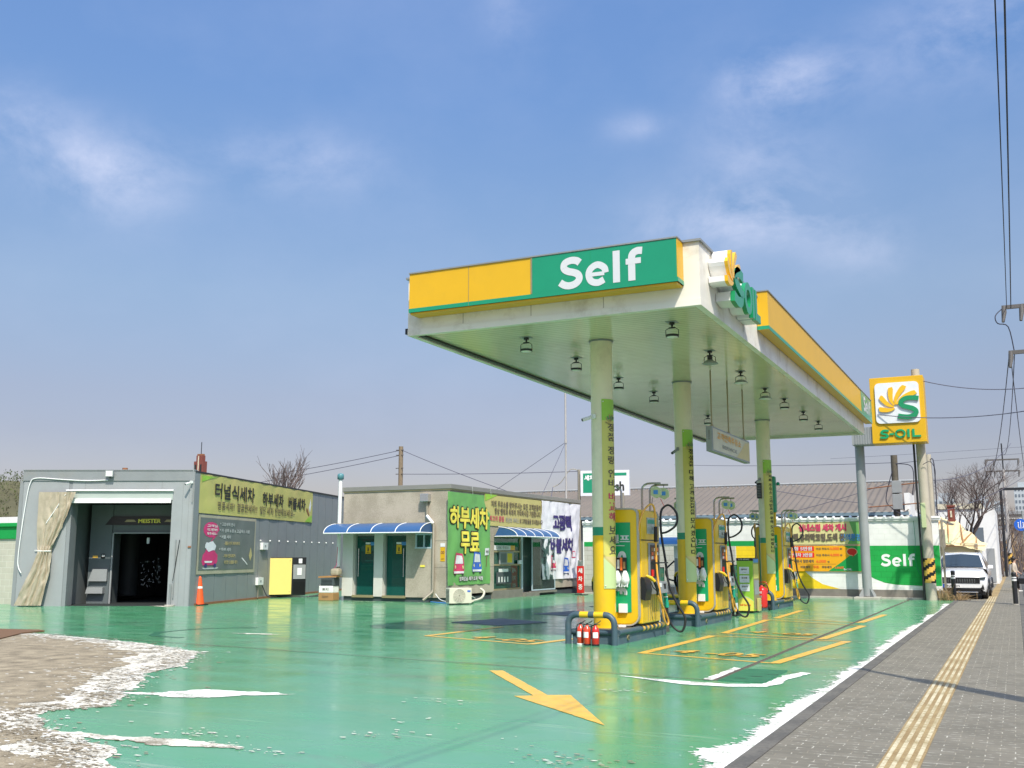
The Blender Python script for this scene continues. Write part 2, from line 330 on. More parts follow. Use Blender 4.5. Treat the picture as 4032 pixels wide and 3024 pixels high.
# ------------------------------------------------------------------ mesh builder
class MB:
    def __init__(s, org=(0, 0, 0)): s.v = []; s.f = []; s.m = []; s.sm = []; s.org = Vector(org); s.mats = []
    def add(s, vs, fs, m, smooth=False):
        o = len(s.v); s.v += [Vector(v) for v in vs]
        if m not in s.mats: s.mats.append(m)
        k = s.mats.index(m)
        for f in fs: s.f.append([i+o for i in f]); s.m.append(k); s.sm.append(smooth)
        return s
    def quad(s, a, b, c, d, m): return s.add([a, b, c, d], [(0, 1, 2, 3)], m)
    def box(s, a, b, m, bev=0.):
        x0, x1 = sorted((a[0], b[0])); y0, y1 = sorted((a[1], b[1])); z0, z1 = sorted((a[2], b[2]))
        if bev <= 0:
            return s.add([(x0, y0, z0), (x1, y0, z0), (x1, y1, z0), (x0, y1, z0), (x0, y0, z1), (x1, y0, z1), (x1, y1, z1), (x0, y1, z1)],
                  [(0, 3, 2, 1), (4, 5, 6, 7), (0, 1, 5, 4), (1, 2, 6, 5), (2, 3, 7, 6), (3, 0, 4, 7)], m)
        bm = bmesh.new(); bmesh.ops.create_cube(bm, size=1)
        for v in bm.verts: v.co = Vector(((x0+x1)/2+v.co.x*(x1-x0), (y0+y1)/2+v.co.y*(y1-y0), (z0+z1)/2+v.co.z*(z1-z0)))
        bev = min(bev, (x1-x0)*.45, (y1-y0)*.45, (z1-z0)*.45)
        bmesh.ops.bevel(bm, geom=list(bm.edges), offset=bev, segments=2, profile=.6, affect='EDGES')
        bm.verts.index_update(); s.add([v.co.copy() for v in bm.verts], [[v.index for v in f.verts] for f in bm.faces], m); bm.free(); return s
    def obox(s, c, ux, hx, hy, hz, m, bev=0.):     # box centred c, x axis along 2-D direction ux
        t = MB(); t.box((-hx, -hy, -hz), (hx, hy, hz), m, bev); ux = Vector((ux[0], ux[1], 0)).normalized(); uy = Vector((-ux.y, ux.x, 0)); c = Vector(c)
        return s.add([c+ux*v.x+uy*v.y+Vector((0, 0, v.z)) for v in t.v], t.f, m)
    def tube(s, pts, r, m, n=8, caps=True, closed=False):
        pts = [Vector(p) for p in pts]; k = len(pts); rs = r if isinstance(r, (list, tuple)) else [r]*k
        tang = []
        for i in range(k):
            a = pts[i-1] if i or closed else pts[i]; b = pts[(i+1) % k] if i < k-1 or closed else pts[i]
            t = (b-a); tang.append(t.normalized() if t.length > 1e-9 else Vector((0, 0, 1)))
        up = Vector((0, 0, 1)) if abs(tang[0].z) < .9 else Vector((1, 0, 0)); nrm = tang[0].cross(up).normalized(); vs = []
        for i in range(k):
            nrm = (nrm-tang[i]*nrm.dot(tang[i])); nrm = nrm.normalized() if nrm.length > 1e-6 else tang[i].orthogonal().normalized(); bi = tang[i].cross(nrm)
            for j in range(n):
                a = 2*math.pi*j/n; vs.append(pts[i]+(nrm*math.cos(a)+bi*math.sin(a))*rs[i])
        fs = []
        for i in range(k if closed else k-1):
            for j in range(n): fs.append((i*n+j, i*n+(j+1) % n, ((i+1) % k)*n+(j+1) % n, ((i+1) % k)*n+j))
        s.add(vs, fs, m, True)
        if caps and not closed: s.add([vs[j] for j in range(n)], [tuple(range(n))], m); s.add([vs[(k-1)*n+j] for j in range(n)], [tuple(range(n-1, -1, -1))], m)
        return s
    def cyl(s, p0, p1, r, m, n=16, r1=None): return s.tube([p0, p1], [r, r if r1 is None else r1], m, n)
    def lathe(s, c, prof, m, n=20, smooth=True):
        vs = []; fs = []
        for (r, z) in prof:
            for j in range(n): a = 2*math.pi*j/n; vs.append((c[0]+r*math.cos(a), c[1]+r*math.sin(a), c[2]+z))
        for i in range(len(prof)-1):
            for j in range(n): fs.append((i*n+j, i*n+(j+1) % n, (i+1)*n+(j+1) % n, (i+1)*n+j))
        s.add(vs, fs, m, smooth)
        for i, o in ((0, -1), (len(prof)-1, 1)):
            if prof[i][0] > 1e-4: s.add([vs[i*n+j] for j in range(n)], [tuple(range(n))[::o]], m)
        return s
    def ball(s, c, r, m, n=12, sz=1.):
        return s.lathe(c, [(max(r*math.sin(math.pi*i/8), 1e-5), -r*sz*math.cos(math.pi*i/8)) for i in range(9)], m, n)
    def grid(s, fn, nu, nv, m, smooth=True, back=False):
        vs = [fn(i/nu, j/nv) for j in range(nv+1) for i in range(nu+1)]; w = nu+1
        return s.add(vs, [(j*w+i, j*w+i+1, (j+1)*w+i+1, (j+1)*w+i) for j in range(nv) for i in range(nu)], m, smooth)
    def dens2(s, v2, fs, fr):
        st = getattr(fr, 'dens', 0)
        if not st: return v2, fs
        bm = bmesh.new(); bv = [bm.verts.new((a, c, 0)) for a, c in v2]
        for f in fs:
            try: bm.faces.new([bv[i] for i in f])
            except ValueError: pass
        for ax in (0, 1):
            lo = min(p[ax] for p in v2); hi = max(p[ax] for p in v2); k = math.floor(lo/st)*st+st
            while k < hi:
                co = (k, 0, 0) if ax == 0 else (0, k, 0); no = (1, 0, 0) if ax == 0 else (0, 1, 0)
                bmesh.ops.bisect_plane(bm, geom=bm.verts[:]+bm.edges[:]+bm.faces[:], plane_co=co, plane_no=no, dist=1e-5); k += st
        bm.verts.index_update(); r = ([(v.co.x, v.co.y) for v in bm.verts], [tuple(v.index for v in f.verts) for f in bm.faces]); bm.free(); return r
    def poly(s, pts, m, fr=None, depth=0., m2=None):       # flat polygon (2-D in frame) with optional thickness behind it
        fr = fr or FR((0, 0, 0), (1, 0, 0), (0, 1, 0)); p3 = [Vector((p[0], p[1], 0)) for p in pts]
        tri = tessellate_polygon([p3]); v2, f2_ = s.dens2([(p[0], p[1]) for p in pts], [tuple(t) for t in tri], fr); s.add([fr(p[0], p[1], 0) for p in v2], f2_, m)
        if depth:
            n = len(pts); s.add([fr(p[0], p[1], 0) for p in pts]+[fr(p[0], p[1], -depth) for p in pts], [(i, (i+1) % n, n+(i+1) % n, n+i) for i in range(n)], m2 or m)
        return s
    def extr(s, pts, fr, d0, d1, m, m2=None, smooth=False):        # closed prism of a 2-D outline between depths d0 and d1
        n = len(pts); tri = tessellate_polygon([[Vector((p[0], p[1], 0)) for p in pts]])
        s.add([fr(p[0], p[1], d0) for p in pts], [tuple(t) for t in tri], m); s.add([fr(p[0], p[1], d1) for p in pts], [tuple(t)[::-1] for t in tri], m)
        s.add([fr(p[0], p[1], d0) for p in pts]+[fr(p[0], p[1], d1) for p in pts], [(i, (i+1) % n, n+(i+1) % n, n+i) for i in range(n)], m2 or m, smooth); return s
    def text(s, body, fr, u, v, size, m, bold=0., w=None, h=None, depth=0., align='C', lift=.004, m2=None, dens=0, rot=0.):
        vs, fs = glyphs(body)
        if not vs: return s
        xs = [a[0] for a in vs]; ys = [a[1] for a in vs]; x0, x1, y0, y1 = min(xs), max(xs), min(ys), max(ys)
        sx = sy = size
        if w: sx = w/(x1-x0)
        if h: sy = h/(y1-y0)
        if w and not h and not size: sy = sx
        ox = (x0+x1)/2 if align == 'C' else (x0 if align == 'L' else x1); oy = (y0+y1)/2
        c, sn = math.cos(rot), math.sin(rot)
        base = [((a[0]-ox)*sx, (a[1]-oy)*sy) for a in vs]; base = [(a*c-b*sn, a*sn+b*c) for a, b in base]
        shifts = [(0, 0)] if not bold else [(bold*math.cos(k*math.pi/4+.3), bold*math.sin(k*math.pi/4+.3)) for k in range(8 if bold > .012 else 4)]+[(0, 0)]
        for k, (dx, dy) in enumerate(shifts):
            z = lift+k*(.0006 if not depth else .0009); v2, f2_ = s.dens2([(u+a+dx, v+b+dy) for a, b in base], fs, fr)
            s.add([fr(a, b, z+depth) for a, b in v2], f2_, m)
        if depth:   # side walls of the raised letters
            for dx, dy in (shifts[::2] if bold else shifts):
                edges = {}
                for f in fs:
                    for i in range(len(f)):
                        e = (f[i], f[(i+1) % len(f)]); edges[e] = edges.get(e, 0)+1
                be = [e for e in edges if (e[1], e[0]) not in edges]
                for a, b in be:
                    A, B = base[a], base[b]
                    s.add([fr(u+A[0]+dx, v+A[1]+dy, 0), fr(u+B[0]+dx, v+B[1]+dy, 0), fr(u+B[0]+dx, v+B[1]+dy, depth+lift), fr(u+A[0]+dx, v+A[1]+dy, depth+lift)], [(0, 1, 2, 3)], m2 or m)
        return s
    def build(s, name, parent=None, label=None, auto=False):
        me = bpy.data.meshes.new(name); me.from_pydata([v-s.org for v in s.v], [], s.f)
        for k in s.mats: me.materials.append(MATS[k])
        me.polygons.foreach_set('material_index', s.m); me.polygons.foreach_set('use_smooth', s.sm); me.update()
        o = bpy.data.objects.new(name, me); COL.objects.link(o)
        if parent is not None: o.parent = parent
        else: o.location = s.org
        if label: o['label'] = label
        return o
_G = {}
def glyphs(body):
    if body in _G: return _G[body]
    c = bpy.data.curves.new('glyph_tmp', 'FONT'); c.body = body; c.size = 1; c.resolution_u = 3
    o = bpy.data.objects.new('glyph_tmp', c); COL.objects.link(o)
    dg = bpy.context.evaluated_depsgraph_get(); dg.update(); me = bpy.data.meshes.new_from_object(o.evaluated_get(dg))
    bm = bmesh.new(); bm.from_mesh(me); bmesh.ops.remove_doubles(bm, verts=bm.verts, dist=1e-5); bm.verts.index_update()
    r = ([(v.co.x, v.co.y) for v in bm.verts], [tuple(v.index for v in f.verts) for f in bm.faces]); bm.free()
    bpy.data.objects.remove(o); bpy.data.curves.remove(c); bpy.data.meshes.remove(me); _G[body] = r; return r
def FR(o, u, v):
    o = Vector(o); u = Vector(u).normalized(); v = Vector(v).normalized(); n = u.cross(v)
    return lambda a, b, c=0: o+u*a+v*b+n*c
def off(fr, k):
    f = lambda a, c, d=0: fr(a, c, k+d)
    f.dens = getattr(fr, 'dens', 0); return f
def ribbon(b, P, t, fr, m, d0=0., d1=0.):       # thick stroke along a path, optionally raised
    l = []; r = []
    for i, p in enumerate(P):
        d = (P[min(i+1, len(P)-1)]-P[max(i-1, 0)]).normalized(); n = Vector((-d.y, d.x, 0))*t*.5; l.append((p.x+n.x, p.y+n.y)); r.append((p.x-n.x, p.y-n.y))
    for i in range(len(P)-1):
        q = [l[i], l[i+1], r[i+1], r[i]]
        if d1 > d0: b.extr(q, fr, d1, d0, m)
        else: b.add([fr(x, y, d1) for x, y in q], [(0, 1, 2, 3)], m)
def self_word(b, fr, cu, cv, w, h, m, lift=.01):       # heavy geometric lettering, drawn as strokes in a 4.05 x 1.4 box
    sx = w/3.62; sy = h/1.36; t = .30
    def pt(L, k=6): return [Vector((p[0], p[1], 0)) for p in L] if k == 0 else smooth_path([Vector((p[0], p[1], 0)) for p in L], k)
    F = lambda a, c, d=0: fr(cu+(a-1.81)*sx, cv+(c-.62)*sy, d)
    S = [(.93, 1.02), (.78, 1.13), (.52, 1.16), (.27, 1.07), (.23, .86), (.40, .72), (.68, .63), (.86, .52), (.90, .33), (.74, .16), (.48, .10), (.24, .15), (.05, .28)]
    e = [(1.34, .45), (2.0, .45)]; e2 = [(2.05, .47), (1.99, .69), (1.70, .84), (1.41, .70), (1.32, .45), (1.43, .18), (1.72, .09), (1.98, .19)]
    f = [(3.62, 1.19), (3.40, 1.20), (3.22, 1.10), (3.17, .90), (3.17, .4), (3.17, .0)]
    ribbon(b, pt(S), t, F, m, lift, lift); ribbon(b, pt(e2), t*.93, F, m, lift, lift); ribbon(b, pt(e, 0), t*.55, F, m, lift+.001, lift+.001)
    ribbon(b, pt([(2.52, 0), (2.52, 1.32)], 0), t, F, m, lift, lift); ribbon(b, pt(f), t, F, m, lift, lift); ribbon(b, pt([(2.92, .80), (3.56, .80)], 0), t*.8, F, m, lift+.001, lift+.001)
def thing(name, label, cat, loc=(0, 0, 0), group=None, rotz=0.):
    o = bpy.data.objects.new(name, None); COL.objects.link(o); o.location = loc; o.rotation_euler = (0, 0, rotz); o.empty_display_size = .2
    o['label'] = label; o['category'] = cat
    if group: o['group'] = group
    return o
def tag(o, label, cat, group=None):
    o['label'] = label; o['category'] = cat
    if group: o['group'] = group
    return o
def struct(o, kind='structure'): o['kind'] = kind; return o
def dup(root, loc, rotz=None, label=None):
    r = root.copy(); COL.objects.link(r); r.location = loc
    if rotz is not None: r.rotation_euler = (0, 0, rotz)
    if label: r['label'] = label
    for ch in list(root.children):
        c = ch.copy(); COL.objects.link(c); c.parent = r
        for g in list(ch.children):
            d = g.copy(); COL.objects.link(d); d.parent = c
    return r
def fnz(x, y, z=0, s=1.): return noise.fractal(Vector((x*s, y*s, z)), 1.0, 2.0, 5)
def smooth_path(pts, k=6):
    P = [Vector(p) for p in pts]; out = []
    for i in range(len(P)-1):
        a = P[max(i-1, 0)]; b = P[i]; c = P[i+1]; d = P[min(i+2, len(P)-1)]
        for j in range(k):
            t = j/k; out.append(.5*((2*b)+(c-a)*t+(2*a-5*b+4*c-d)*t*t+(3*b-a-3*c+d)*t**3))
    return out+[P[-1]]
def ragged(pts, step=.08, amp=.08, sc_=1.2, seed=0., ax=1., ay=1.):
    out = []; n = len(pts)
    for i in range(n):
        a = Vector(pts[i]); b = Vector(pts[(i+1) % n]); d = b-a; k = max(1, int(d.length/step))
        for j in range(k):
            p = a+d*(j/k); out.append((p.x+ax*amp*fnz(p.x*ax*1.0, p.y, seed, sc_), p.y+ay*amp*fnz(p.x+9, p.y+5, seed+3, sc_)))
    return out
# ------------------------------------------------------------------ ground, forecourt, pavement
def sheet(name, pts, z, m, kind='structure'):
    b = MB(); b.poly(pts, m, FR((0, 0, z), (1, 0, 0), (0, 1, 0))); return struct(b.build(name), kind)
sheet('ground', [(-900, -300), (900, -300), (900, 1500), (-900, 1500)], -.03, 'ground_dirt')
b = MB(); b.grid(lambda u, v: (-60+57.9*u, -4+45.3*v, 0), 40, 40, 'epoxy', False); struct(b.build('forecourt'))
sheet('road', [(.16, -60), (9, -60), (9, 400), (.16, 400)], -.014, 'asphalt')
b = MB(); b.box((0, -10, -.2), (.15, 120, .006), 'kerbstone', .01); struct(b.build('road_kerb'))
b = MB(); b.box((-1.96, -4, -.1), (-.002, 120, .004), 'paver'); struct(b.build('sidewalk'))
b = MB(); y = -4
while y < 41:
    b.box((-2.115, y+.004, -.1), (-1.965, y+.996, .012), 'kerbstone', .006); y += 1
struct(b.build('forecourt_kerb'))
# tactile guiding strip: slabs with four raised bars
b = MB(); y = 2.
while y < 90:
    b.box((-1.075, y+.003, -.01), (-.775, y+.297, .010), 'tactile_yellow')
    if y < 45:
        for k in range(4): x = -1.075+.0375+k*.075; b.box((x-.017, y+.01, .010), (x+.017, y+.29, .0155), 'tactile_worn')
    y += .3
struct(b.build('tactile_paving'))
# white scraped fringe along the kerb
b = MB(); L_ = []; y = 3.
def fw(y): return max(.025, (.13 if y < 18 else .13-(y-18)*.003)*(1+1.7*fnz(y*.45, 1.5, 3)) + .13*abs(fnz(y*2.6, 4.2, 8)) + (.28 if 8.2 < y < 9.3 else .0)*(1-abs(y-8.7)/.6) + .10*fnz(y*11, 2, 1)+.05*fnz(y*31, 5, 2))
while y < 38:
    L_.append(((-2.112, y), (-2.112-fw(y), y+.05*fnz(y*7, 2)))); y += .03
for i in range(len(L_)-1):
    a, c = L_[i], L_[i+1]; b.quad((*a[1], .0045), (*a[0], .0045), (*c[0], .0045), (*c[1], .0045), 'white_scrape')
struct(b.build('scraped_edge'))
# bare concrete on the left, where the coating is gone
conc = [(-40, 16.2), (-18.1, 15.3), (-14.6, 14.5), (-12.4, 13.6), (-11.75, 12.7), (-11.1, 11.8), (-10.9, 10.9), (-10.2, 10.2), (-9.65, 9.35), (-9.3, 9.05), (-8.9, 8.4), (-9.15, 8.0), (-9.1, 7.65), (-8.5, 7.3), (-8.15, 7.05), (-7.7, 6.95), (-7.35, 6.75), (-6.9, 6.6), (-6.6, 6.2), (-6.1, 5.9), (-5.7, 4), (-5.7, 0), (-40, 0)]
b = MB(); b.poly(ragged(conc, .05, .13, 2.2, 2, 1.2, .7), 'bare_pale', FR((0, 0, .004), (1, 0, 0), (0, 1, 0))); struct(b.build('bare_concrete'))
conc2 = [(-40, 15.9), (-18.3, 15.0), (-15, 14.1), (-13.2, 13.1), (-12.4, 12.0), (-11.7, 11.1), (-11.3, 10.4), (-10.7, 9.7), (-10.0, 9.0), (-9.75, 8.3), (-9.6, 7.6), (-8.8, 7.0), (-8.1, 6.55), (-7.4, 6.2), (-6.6, 5.6), (-6.2, 4), (-6.2, 0), (-40, 0)]
b = MB(); b.poly(ragged(conc2, .06, .42, 1.6, 5), 'bare_concrete', FR((0, 0, .0075), (1, 0, 0), (0, 1, 0))); struct(b.build('bare_concrete'))
patches = [[(-10.3, 9.35), (-9.6, 9.33), (-9.2, 9.5), (-8.95, 9.95), (-8.3, 10.0), (-7.7, 10.05), (-8.1, 9.75), (-8.5, 9.3), (-8.95, 9.25), (-9.6, 9.24), (-10.3, 9.2)],
 [(-8.0, 7.05), (-7.3, 7.08), (-6.9, 7.2), (-6.6, 7.22), (-6.2, 7.18), (-5.95, 7.14), (-6.35, 6.98), (-6.7, 6.92), (-7.3, 6.95), (-8.0, 6.9)],
 [(-5.0, 13.52), (-4.45, 13.35), (-3.91, 13.28), (-3.4, 13.2), (-3.0, 13.4), (-2.93, 14.4), (-2.8, 14.95), (-2.66, 14.9), (-2.72, 14.5), (-2.8, 13.9), (-2.8, 13.5), (-2.88, 13.15), (-3.3, 12.95), (-3.9, 12.95), (-4.4, 13.2)],
 [(-3.66, 13.5), (-3.66, 15.1), (-3.78, 15.2), (-3.8, 13.5)], [(-14.9, 17.2), (-14.0, 17.4), (-13.6, 17.3), (-14.3, 17.15)], [(-21.5, 30.7), (-18.6, 30.6), (-18.2, 30.95), (-21.5, 31.0)], [(-26.8, 25.6), (-24.3, 25.0), (-24.2, 25.3), (-26.6, 25.9)]]
for i, p in enumerate(patches):
    b = MB(); b.poly(ragged(p, .02, .03 if i in (2, 3) else .085, 5.5, i, 1.2, .8), 'bare_pale' if i in (1, 4, 5, 6) else 'white_scrape', FR((0, 0, .0048+.0003*i), (1, 0, 0), (0, 1, 0))); struct(b.build('worn_patch'))
b = MB()      # dark round tyre mark
for i in range(26):
    a0, a1 = R(100+7*i), R(100+7*(i+1)); f = lambda a, r_: (-15.2+r_*math.cos(a), 17.3+r_*1.15*math.sin(a), .0043)
    b.quad(f(a0, 1.15), f(a0, 1.33+.04*math.sin(i)), f(a1, 1.33+.04*math.sin(i+1)), f(a1, 1.15), 'tyre_mark')
struct(b.build('tyre_mark'))
# small flecks: chips and grains that thin out away from the worn edges
def segd(px, py, P):
    m = 9e9
    for (ax, ay), (bx, by) in zip(P, P[1:]):
        dx, dy = bx-ax, by-ay; t = max(0, min(1, ((px-ax)*dx+(py-ay)*dy)/(dx*dx+dy*dy))); m = min(m, math.hypot(px-ax-t*dx, py-ay-t*dy))
    return m
rnd = random.Random(31); fl = {k: MB() for k in ('bare_pale', 'bare_concrete', 'white_scrape')}
def fleck(x, y, s_, m, z): 
    n = rnd.choice((4, 5, 6)); a0 = rnd.uniform(0, 6); p = [(x+s_*1.7*rnd.uniform(.5, 1)*math.cos(a0+6.283*i/n), y+s_*.8*rnd.uniform(.5, 1)*math.sin(a0+6.283*i/n), z) for i in range(n)]
    if sum(p[i][0]*p[(i+1) % n][1]-p[(i+1) % n][0]*p[i][1] for i in range(n)) < 0: p = p[::-1]
    fl[m].add(p, [tuple(range(n))], m)
edge = conc[:-2]; edge2 = conc2[:-2]; k = 0
while k < 3800:
    i = rnd.randrange(1, len(edge)-2); t = rnd.random(); ax, ay = edge[i]; bx, by = edge[i+1]
    if rnd.random() > math.hypot(bx-ax, by-ay)/3.5: continue
    x = ax+(bx-ax)*t; y = ay+(by-ay)*t; near = max(.35, min(1, (y-4)/10)); d = rnd.expovariate(1/.42)*(1.2 if rnd.random() < .9 else -.45); x -= d*.85; y -= d*.55*rnd.uniform(-.3, 1); s_ = (.006+.026*rnd.random()**2)*(.8+near)
    if x < -30: continue
    fleck(x, y, s_, ('white_scrape' if rnd.random() < .35 else 'bare_pale') if d > 0 or rnd.random() < .6 else 'bare_concrete', .0082+.0001*(k % 12)); k += 1
for k in range(1500):      # darker grains inside the pale band
    i = rnd.randrange(1, len(edge)-2); t = rnd.random(); x = edge[i][0]+(edge[i+1][0]-edge[i][0])*t-abs(rnd.gauss(.15, .3)); y = edge[i][1]+(edge[i+1][1]-edge[i][1])*t-rnd.uniform(0, .4); fleck(x, y, rnd.uniform(.01, .035), 'bare_concrete', .0096+.0001*(k % 8))
for k in range(1300):      # grains along the kerb
    y = 4+30*rnd.random()**1.3; x = -2.12-fw(y)-rnd.expovariate(1/.05)+.02; fleck(x, y, rnd.uniform(.006, .022), 'white_scrape', .0048+.0001*(k % 8))
for cx, cy, sx, sy, n in ((-4.35, 12.0, .3, .12, 26), (-6.8, 7.5, .35, .12, 40), (-6.0, 7.15, .5, .1, 40), (-5.75, 7.05, .3, .07, 16), (-5.4, 8.1, .25, .1, 14), (-5.9, 10.2, .5, .25, 14), (-3.2, 7.8, .35, .3, 60), (-2.9, 20.3, .35, .1, 22), (-4.6, 15.9, .3, .15, 16), (-2.8, 16.8, .15, .4, 22), (-7.3, 6.3, .6, .2, 50), (-9, 15.8, 2, .5, 16), (-4.7, 8.6, 1.2, .8, 22), (-5.6, 13.2, 1.5, .6, 20), (-13, 20, 3, 1.5, 24)):
    for k in range(n): fleck(rnd.gauss(cx, sx*.6), rnd.gauss(cy, sy*.6), rnd.uniform(.006, .028), 'bare_concrete' if cx == -3.2 and rnd.random() < .8 else 'bare_pale', .0105+.0001*(k % 10))
for v in fl.values(): struct(v.build('paint_chips'))
# joints and drain
def strip(b, a, c, w, z, m):
    a = Vector((a[0], a[1], 0)); c = Vector((c[0], c[1], 0)); d = (c-a).normalized(); n = Vector((-d.y, d.x, 0))*w/2; Z = Vector((0, 0, z)); b.quad(a-n+Z, c-n+Z, c+n+Z, a+n+Z, m)
b = MB(); strip(b, (-18, 15.35), (-3.7, 13.52), .03, .0095, 'drain'); strip(b, (-12.3, 26), (-7.6, 25.6), .02, .0045, 'drain')
strip(b, (-6.4, 17.3), (-2.2, 16.95), .02, .0078, 'drain'); strip(b, (-6.4, 21.3), (-2.2, 20.7), .02, .0045, 'drain'); strip(b, (-6.4, 26), (-2.3, 25.4), .02, .0045, 'drain'); struct(b.build('paving_joint'))
b = MB(); b.box((-3.66, 13.55, -.02), (-3.60, 41.1, .0095), 'drain'); b.box((-3.636, 13.6, .0095), (-3.624, 41.0, .0098), 'interior_dark')
tag(b.build('drain_channel'), 'long narrow brown drain channel running along the green forecourt beside the pavement', 'drain')
b = MB(); b.box((-3.59, 13.5, -.02), (-3.0, 15.05, .012), 'manhole', .004)
for k in range(3): b.box((-3.45+.15*k, 13.8+.3*k, .0125), (-3.3+.15*k, 13.84+.3*k, .0135), 'black')
tag(b.build('manhole_cover'), 'rectangular green steel manhole cover at the near end of the drain', 'manhole cover')
# road paint
arrow = [(-6.79, 13.27), (-6.62, 13.36), (-5.01, 11.28), (-4.77, 11.40), (-3.64, 9.54), (-5.33, 11.04), (-5.14, 11.17)]
b = MB(); b.poly(ragged(arrow, .08, .008, 8), 'yellow_paint', FR((0, 0, .0044), (1, 0, 0), (0, 1, 0)))
tag(b.build('painted_arrow'), 'large faded yellow arrow painted on the green forecourt in the foreground', 'road marking')
def bay(lbl, lines, txts):
    b = MB(); i = 0
    for a, c, w in lines: strip(b, a, c, w, .0044+.0005*i, 'yellow_paint'); i += 1
    for t, c, ux, w, h in txts:
        u = Vector((ux[0], ux[1], 0)).normalized(); b.text(t, FR((c[0], c[1], 0), u, (-u.y, u.x, 0)), 0, 0, 0, 'yellow_paint', .02, w=w, h=h, lift=.0075)
    tag(b.build('bay_marking'), lbl, 'road marking', 'painted bay outlines beside the pumps')
bay('yellow painted bay outline with number nearest the pavement and the manhole', [((-5.77, 16.72), (-3.37, 16.02), .1), ((-5.70, 16.7), (-5.62, 20.9), .17), ((-5.65, 20.85), (-2.98, 20.6), .08), ((-3.38, 16.0), (-2.98, 20.65), .17)], [('4 -05', (-4.55, 17.15), (1, -.2), 1.5, .55)])
bay('yellow painted bay outline beside the second pump island', [((-5.62, 21.72), (-3.48, 20.98), .1), ((-5.60, 21.7), (-5.75, 26.6), .17), ((-3.5, 21), (-3.28, 25.3), .17), ((-5.75, 26.6), (-3.3, 25.3), .08)], [('4 -05', (-4.5, 22.1), (1, -.25), 1.4, .5)])
bay('yellow painted bay outline beside the farthest pump island', [((-3.5, 26.5), (-3.35, 30.3), .17), ((-5.7, 27.4), (-3.5, 26.4), .09), ((-5.7, 27.4), (-5.8, 31.5), .17)], [])
bay('yellow painted bay outline on the office side of the first pump', [((-10.83, 18.35), (-8.1, 17.45), .1), ((-10.80, 18.35), (-10.62, 21.4), .17), ((-8.1, 17.45), (-7.85, 19.0), .17)], [('4 -05', (-9.0, 18.25), (1, -.3), 1.6, .55)])
def mat_(lbl, c):
    b = MB(); b.grid(lambda u, v: (lambda p: (p[0], p[1], .012+.035*max(0, 1-((u-.5)**2+(v-.5)**2)*7)))((c[0][0]*(1-u)*(1-v)+c[3][0]*u*(1-v)+c[1][0]*(1-u)*v+c[2][0]*u*v, c[0][1]*(1-u)*(1-v)+c[3][1]*u*(1-v)+c[1][1]*(1-u)*v+c[2][1]*u*v)), 10, 10, 'mat_dark')
    n = [(*p, .012) for p in c]; n2 = [(p[0], p[1], 0) for p in c]
    for i in range(4): b.quad(n2[i], n2[(i+1) % 4], n[(i+1) % 4], n[i], 'mat_dark')
    tag(b.build('rubber_mat'), lbl, 'mat', 'dark mats over the tank covers')
mat_('dark grey square rubber mat lying nearest the camera on the green forecourt', [(-12.4, 22.22), (-12.01, 24.1), (-10.31, 23.23), (-10.84, 21.69)])
mat_('dark grey rubber mat farther back, partly behind the first pump column', [(-12.15, 26.4), (-11.7, 28.3), (-9.7, 27.5), (-10.6, 25.9)])
mat_('thin dark mat farthest back beside the red wash sign', [(-12.3, 31), (-12.0, 32.6), (-10.5, 32), (-11, 30.6)])
b = MB(); b.extr([(p[0], p[1]) for p in [(-22, 13.0), (-22, 15.5), (-19.9, 15.75), (-19.05, 15.95), (-18.7, 15.8), (-18.6, 15.2), (-17.6, 13.8), (-16.6, 13.0)]], FR((0, 0, 0), (1, 0, 0), (0, 1, 0)), .03, .0, 'brown_mat')
tag(b.build('doormat'), 'brown fibre mat on the ground at the left edge', 'mat')

# ------------------------------------------------------------------ canopy
def fan(fr, cu, cv, s, m, d0, d1, bb, mside=None):      # the sunburst of five curved petals
    for a, ln in ((193, .74), (150, .82), (109, .90), (73, 1.0), (42, 1.05)):
        a0 = R(a); pts = []; lft = []; rgt = []
        for i in range(9):
            t = i/8; rr = s*(.10+(ln-.10)*t); aa = a0+R(30)*(1-t)*(1-t)-R(6)*t*t; w = s*(.03+.085*math.sin(math.pi*min(.5, t*.62)))*(1 if i < 8 else .72)
            px, py = cu+rr*math.cos(aa), cv+rr*math.sin(aa); nx, ny = -math.sin(aa), math.cos(aa); lft.append((px+nx*w, py+ny*w)); rgt.append((px-nx*w, py-ny*w))
        bb.extr(lft+rgt[::-1], fr, d1, d0, m, mside)
def sshape(fr, cu, cv, w, h, t, m, d0, d1, bb, mside=None):       # squared italic S as one thick ribbon
    c = [(.50, .42), (.1, .47), (-.22, .45), (-.42, .34), (-.46, .2), (-.30, .08), (0, -.0), (.25, -.08), (.42, -.2), (.40, -.35), (.2, -.45), (-.1, -.47), (-.55, -.40)]
    P = smooth_path([Vector((x*w+.16*w*y, y*h, 0)) for x, y in c], 4); l = []; r = []
    for i, p in enumerate(P):
        d = (P[min(i+1, len(P)-1)]-P[max(i-1, 0)]).normalized(); n = Vector((-d.y, d.x, 0))*t*.5; l.append((cu+p.x+n.x, cv+p.y+n.y)); r.append((cu+p.x-n.x, cv+p.y-n.y))
    for i in range(len(P)-1): bb.extr([l[i], l[i+1], r[i+1], r[i]], fr, d1, d0, m, mside)
CZ = 5.85
CO = Vector((-7.3, 27, 0))
cn = thing('canopy', 'white station canopy with yellow and green sign fascias on round columns', 'canopy', CO)
b = MB(CO)
b.box((-10.2, 16.46, CZ+.02), (-4.46, 37.35, 6.86), 'canopy_white'); b.box((-10.24, 16.42, 6.86), (-4.42, 37.39, 6.90), 'grey_steel')

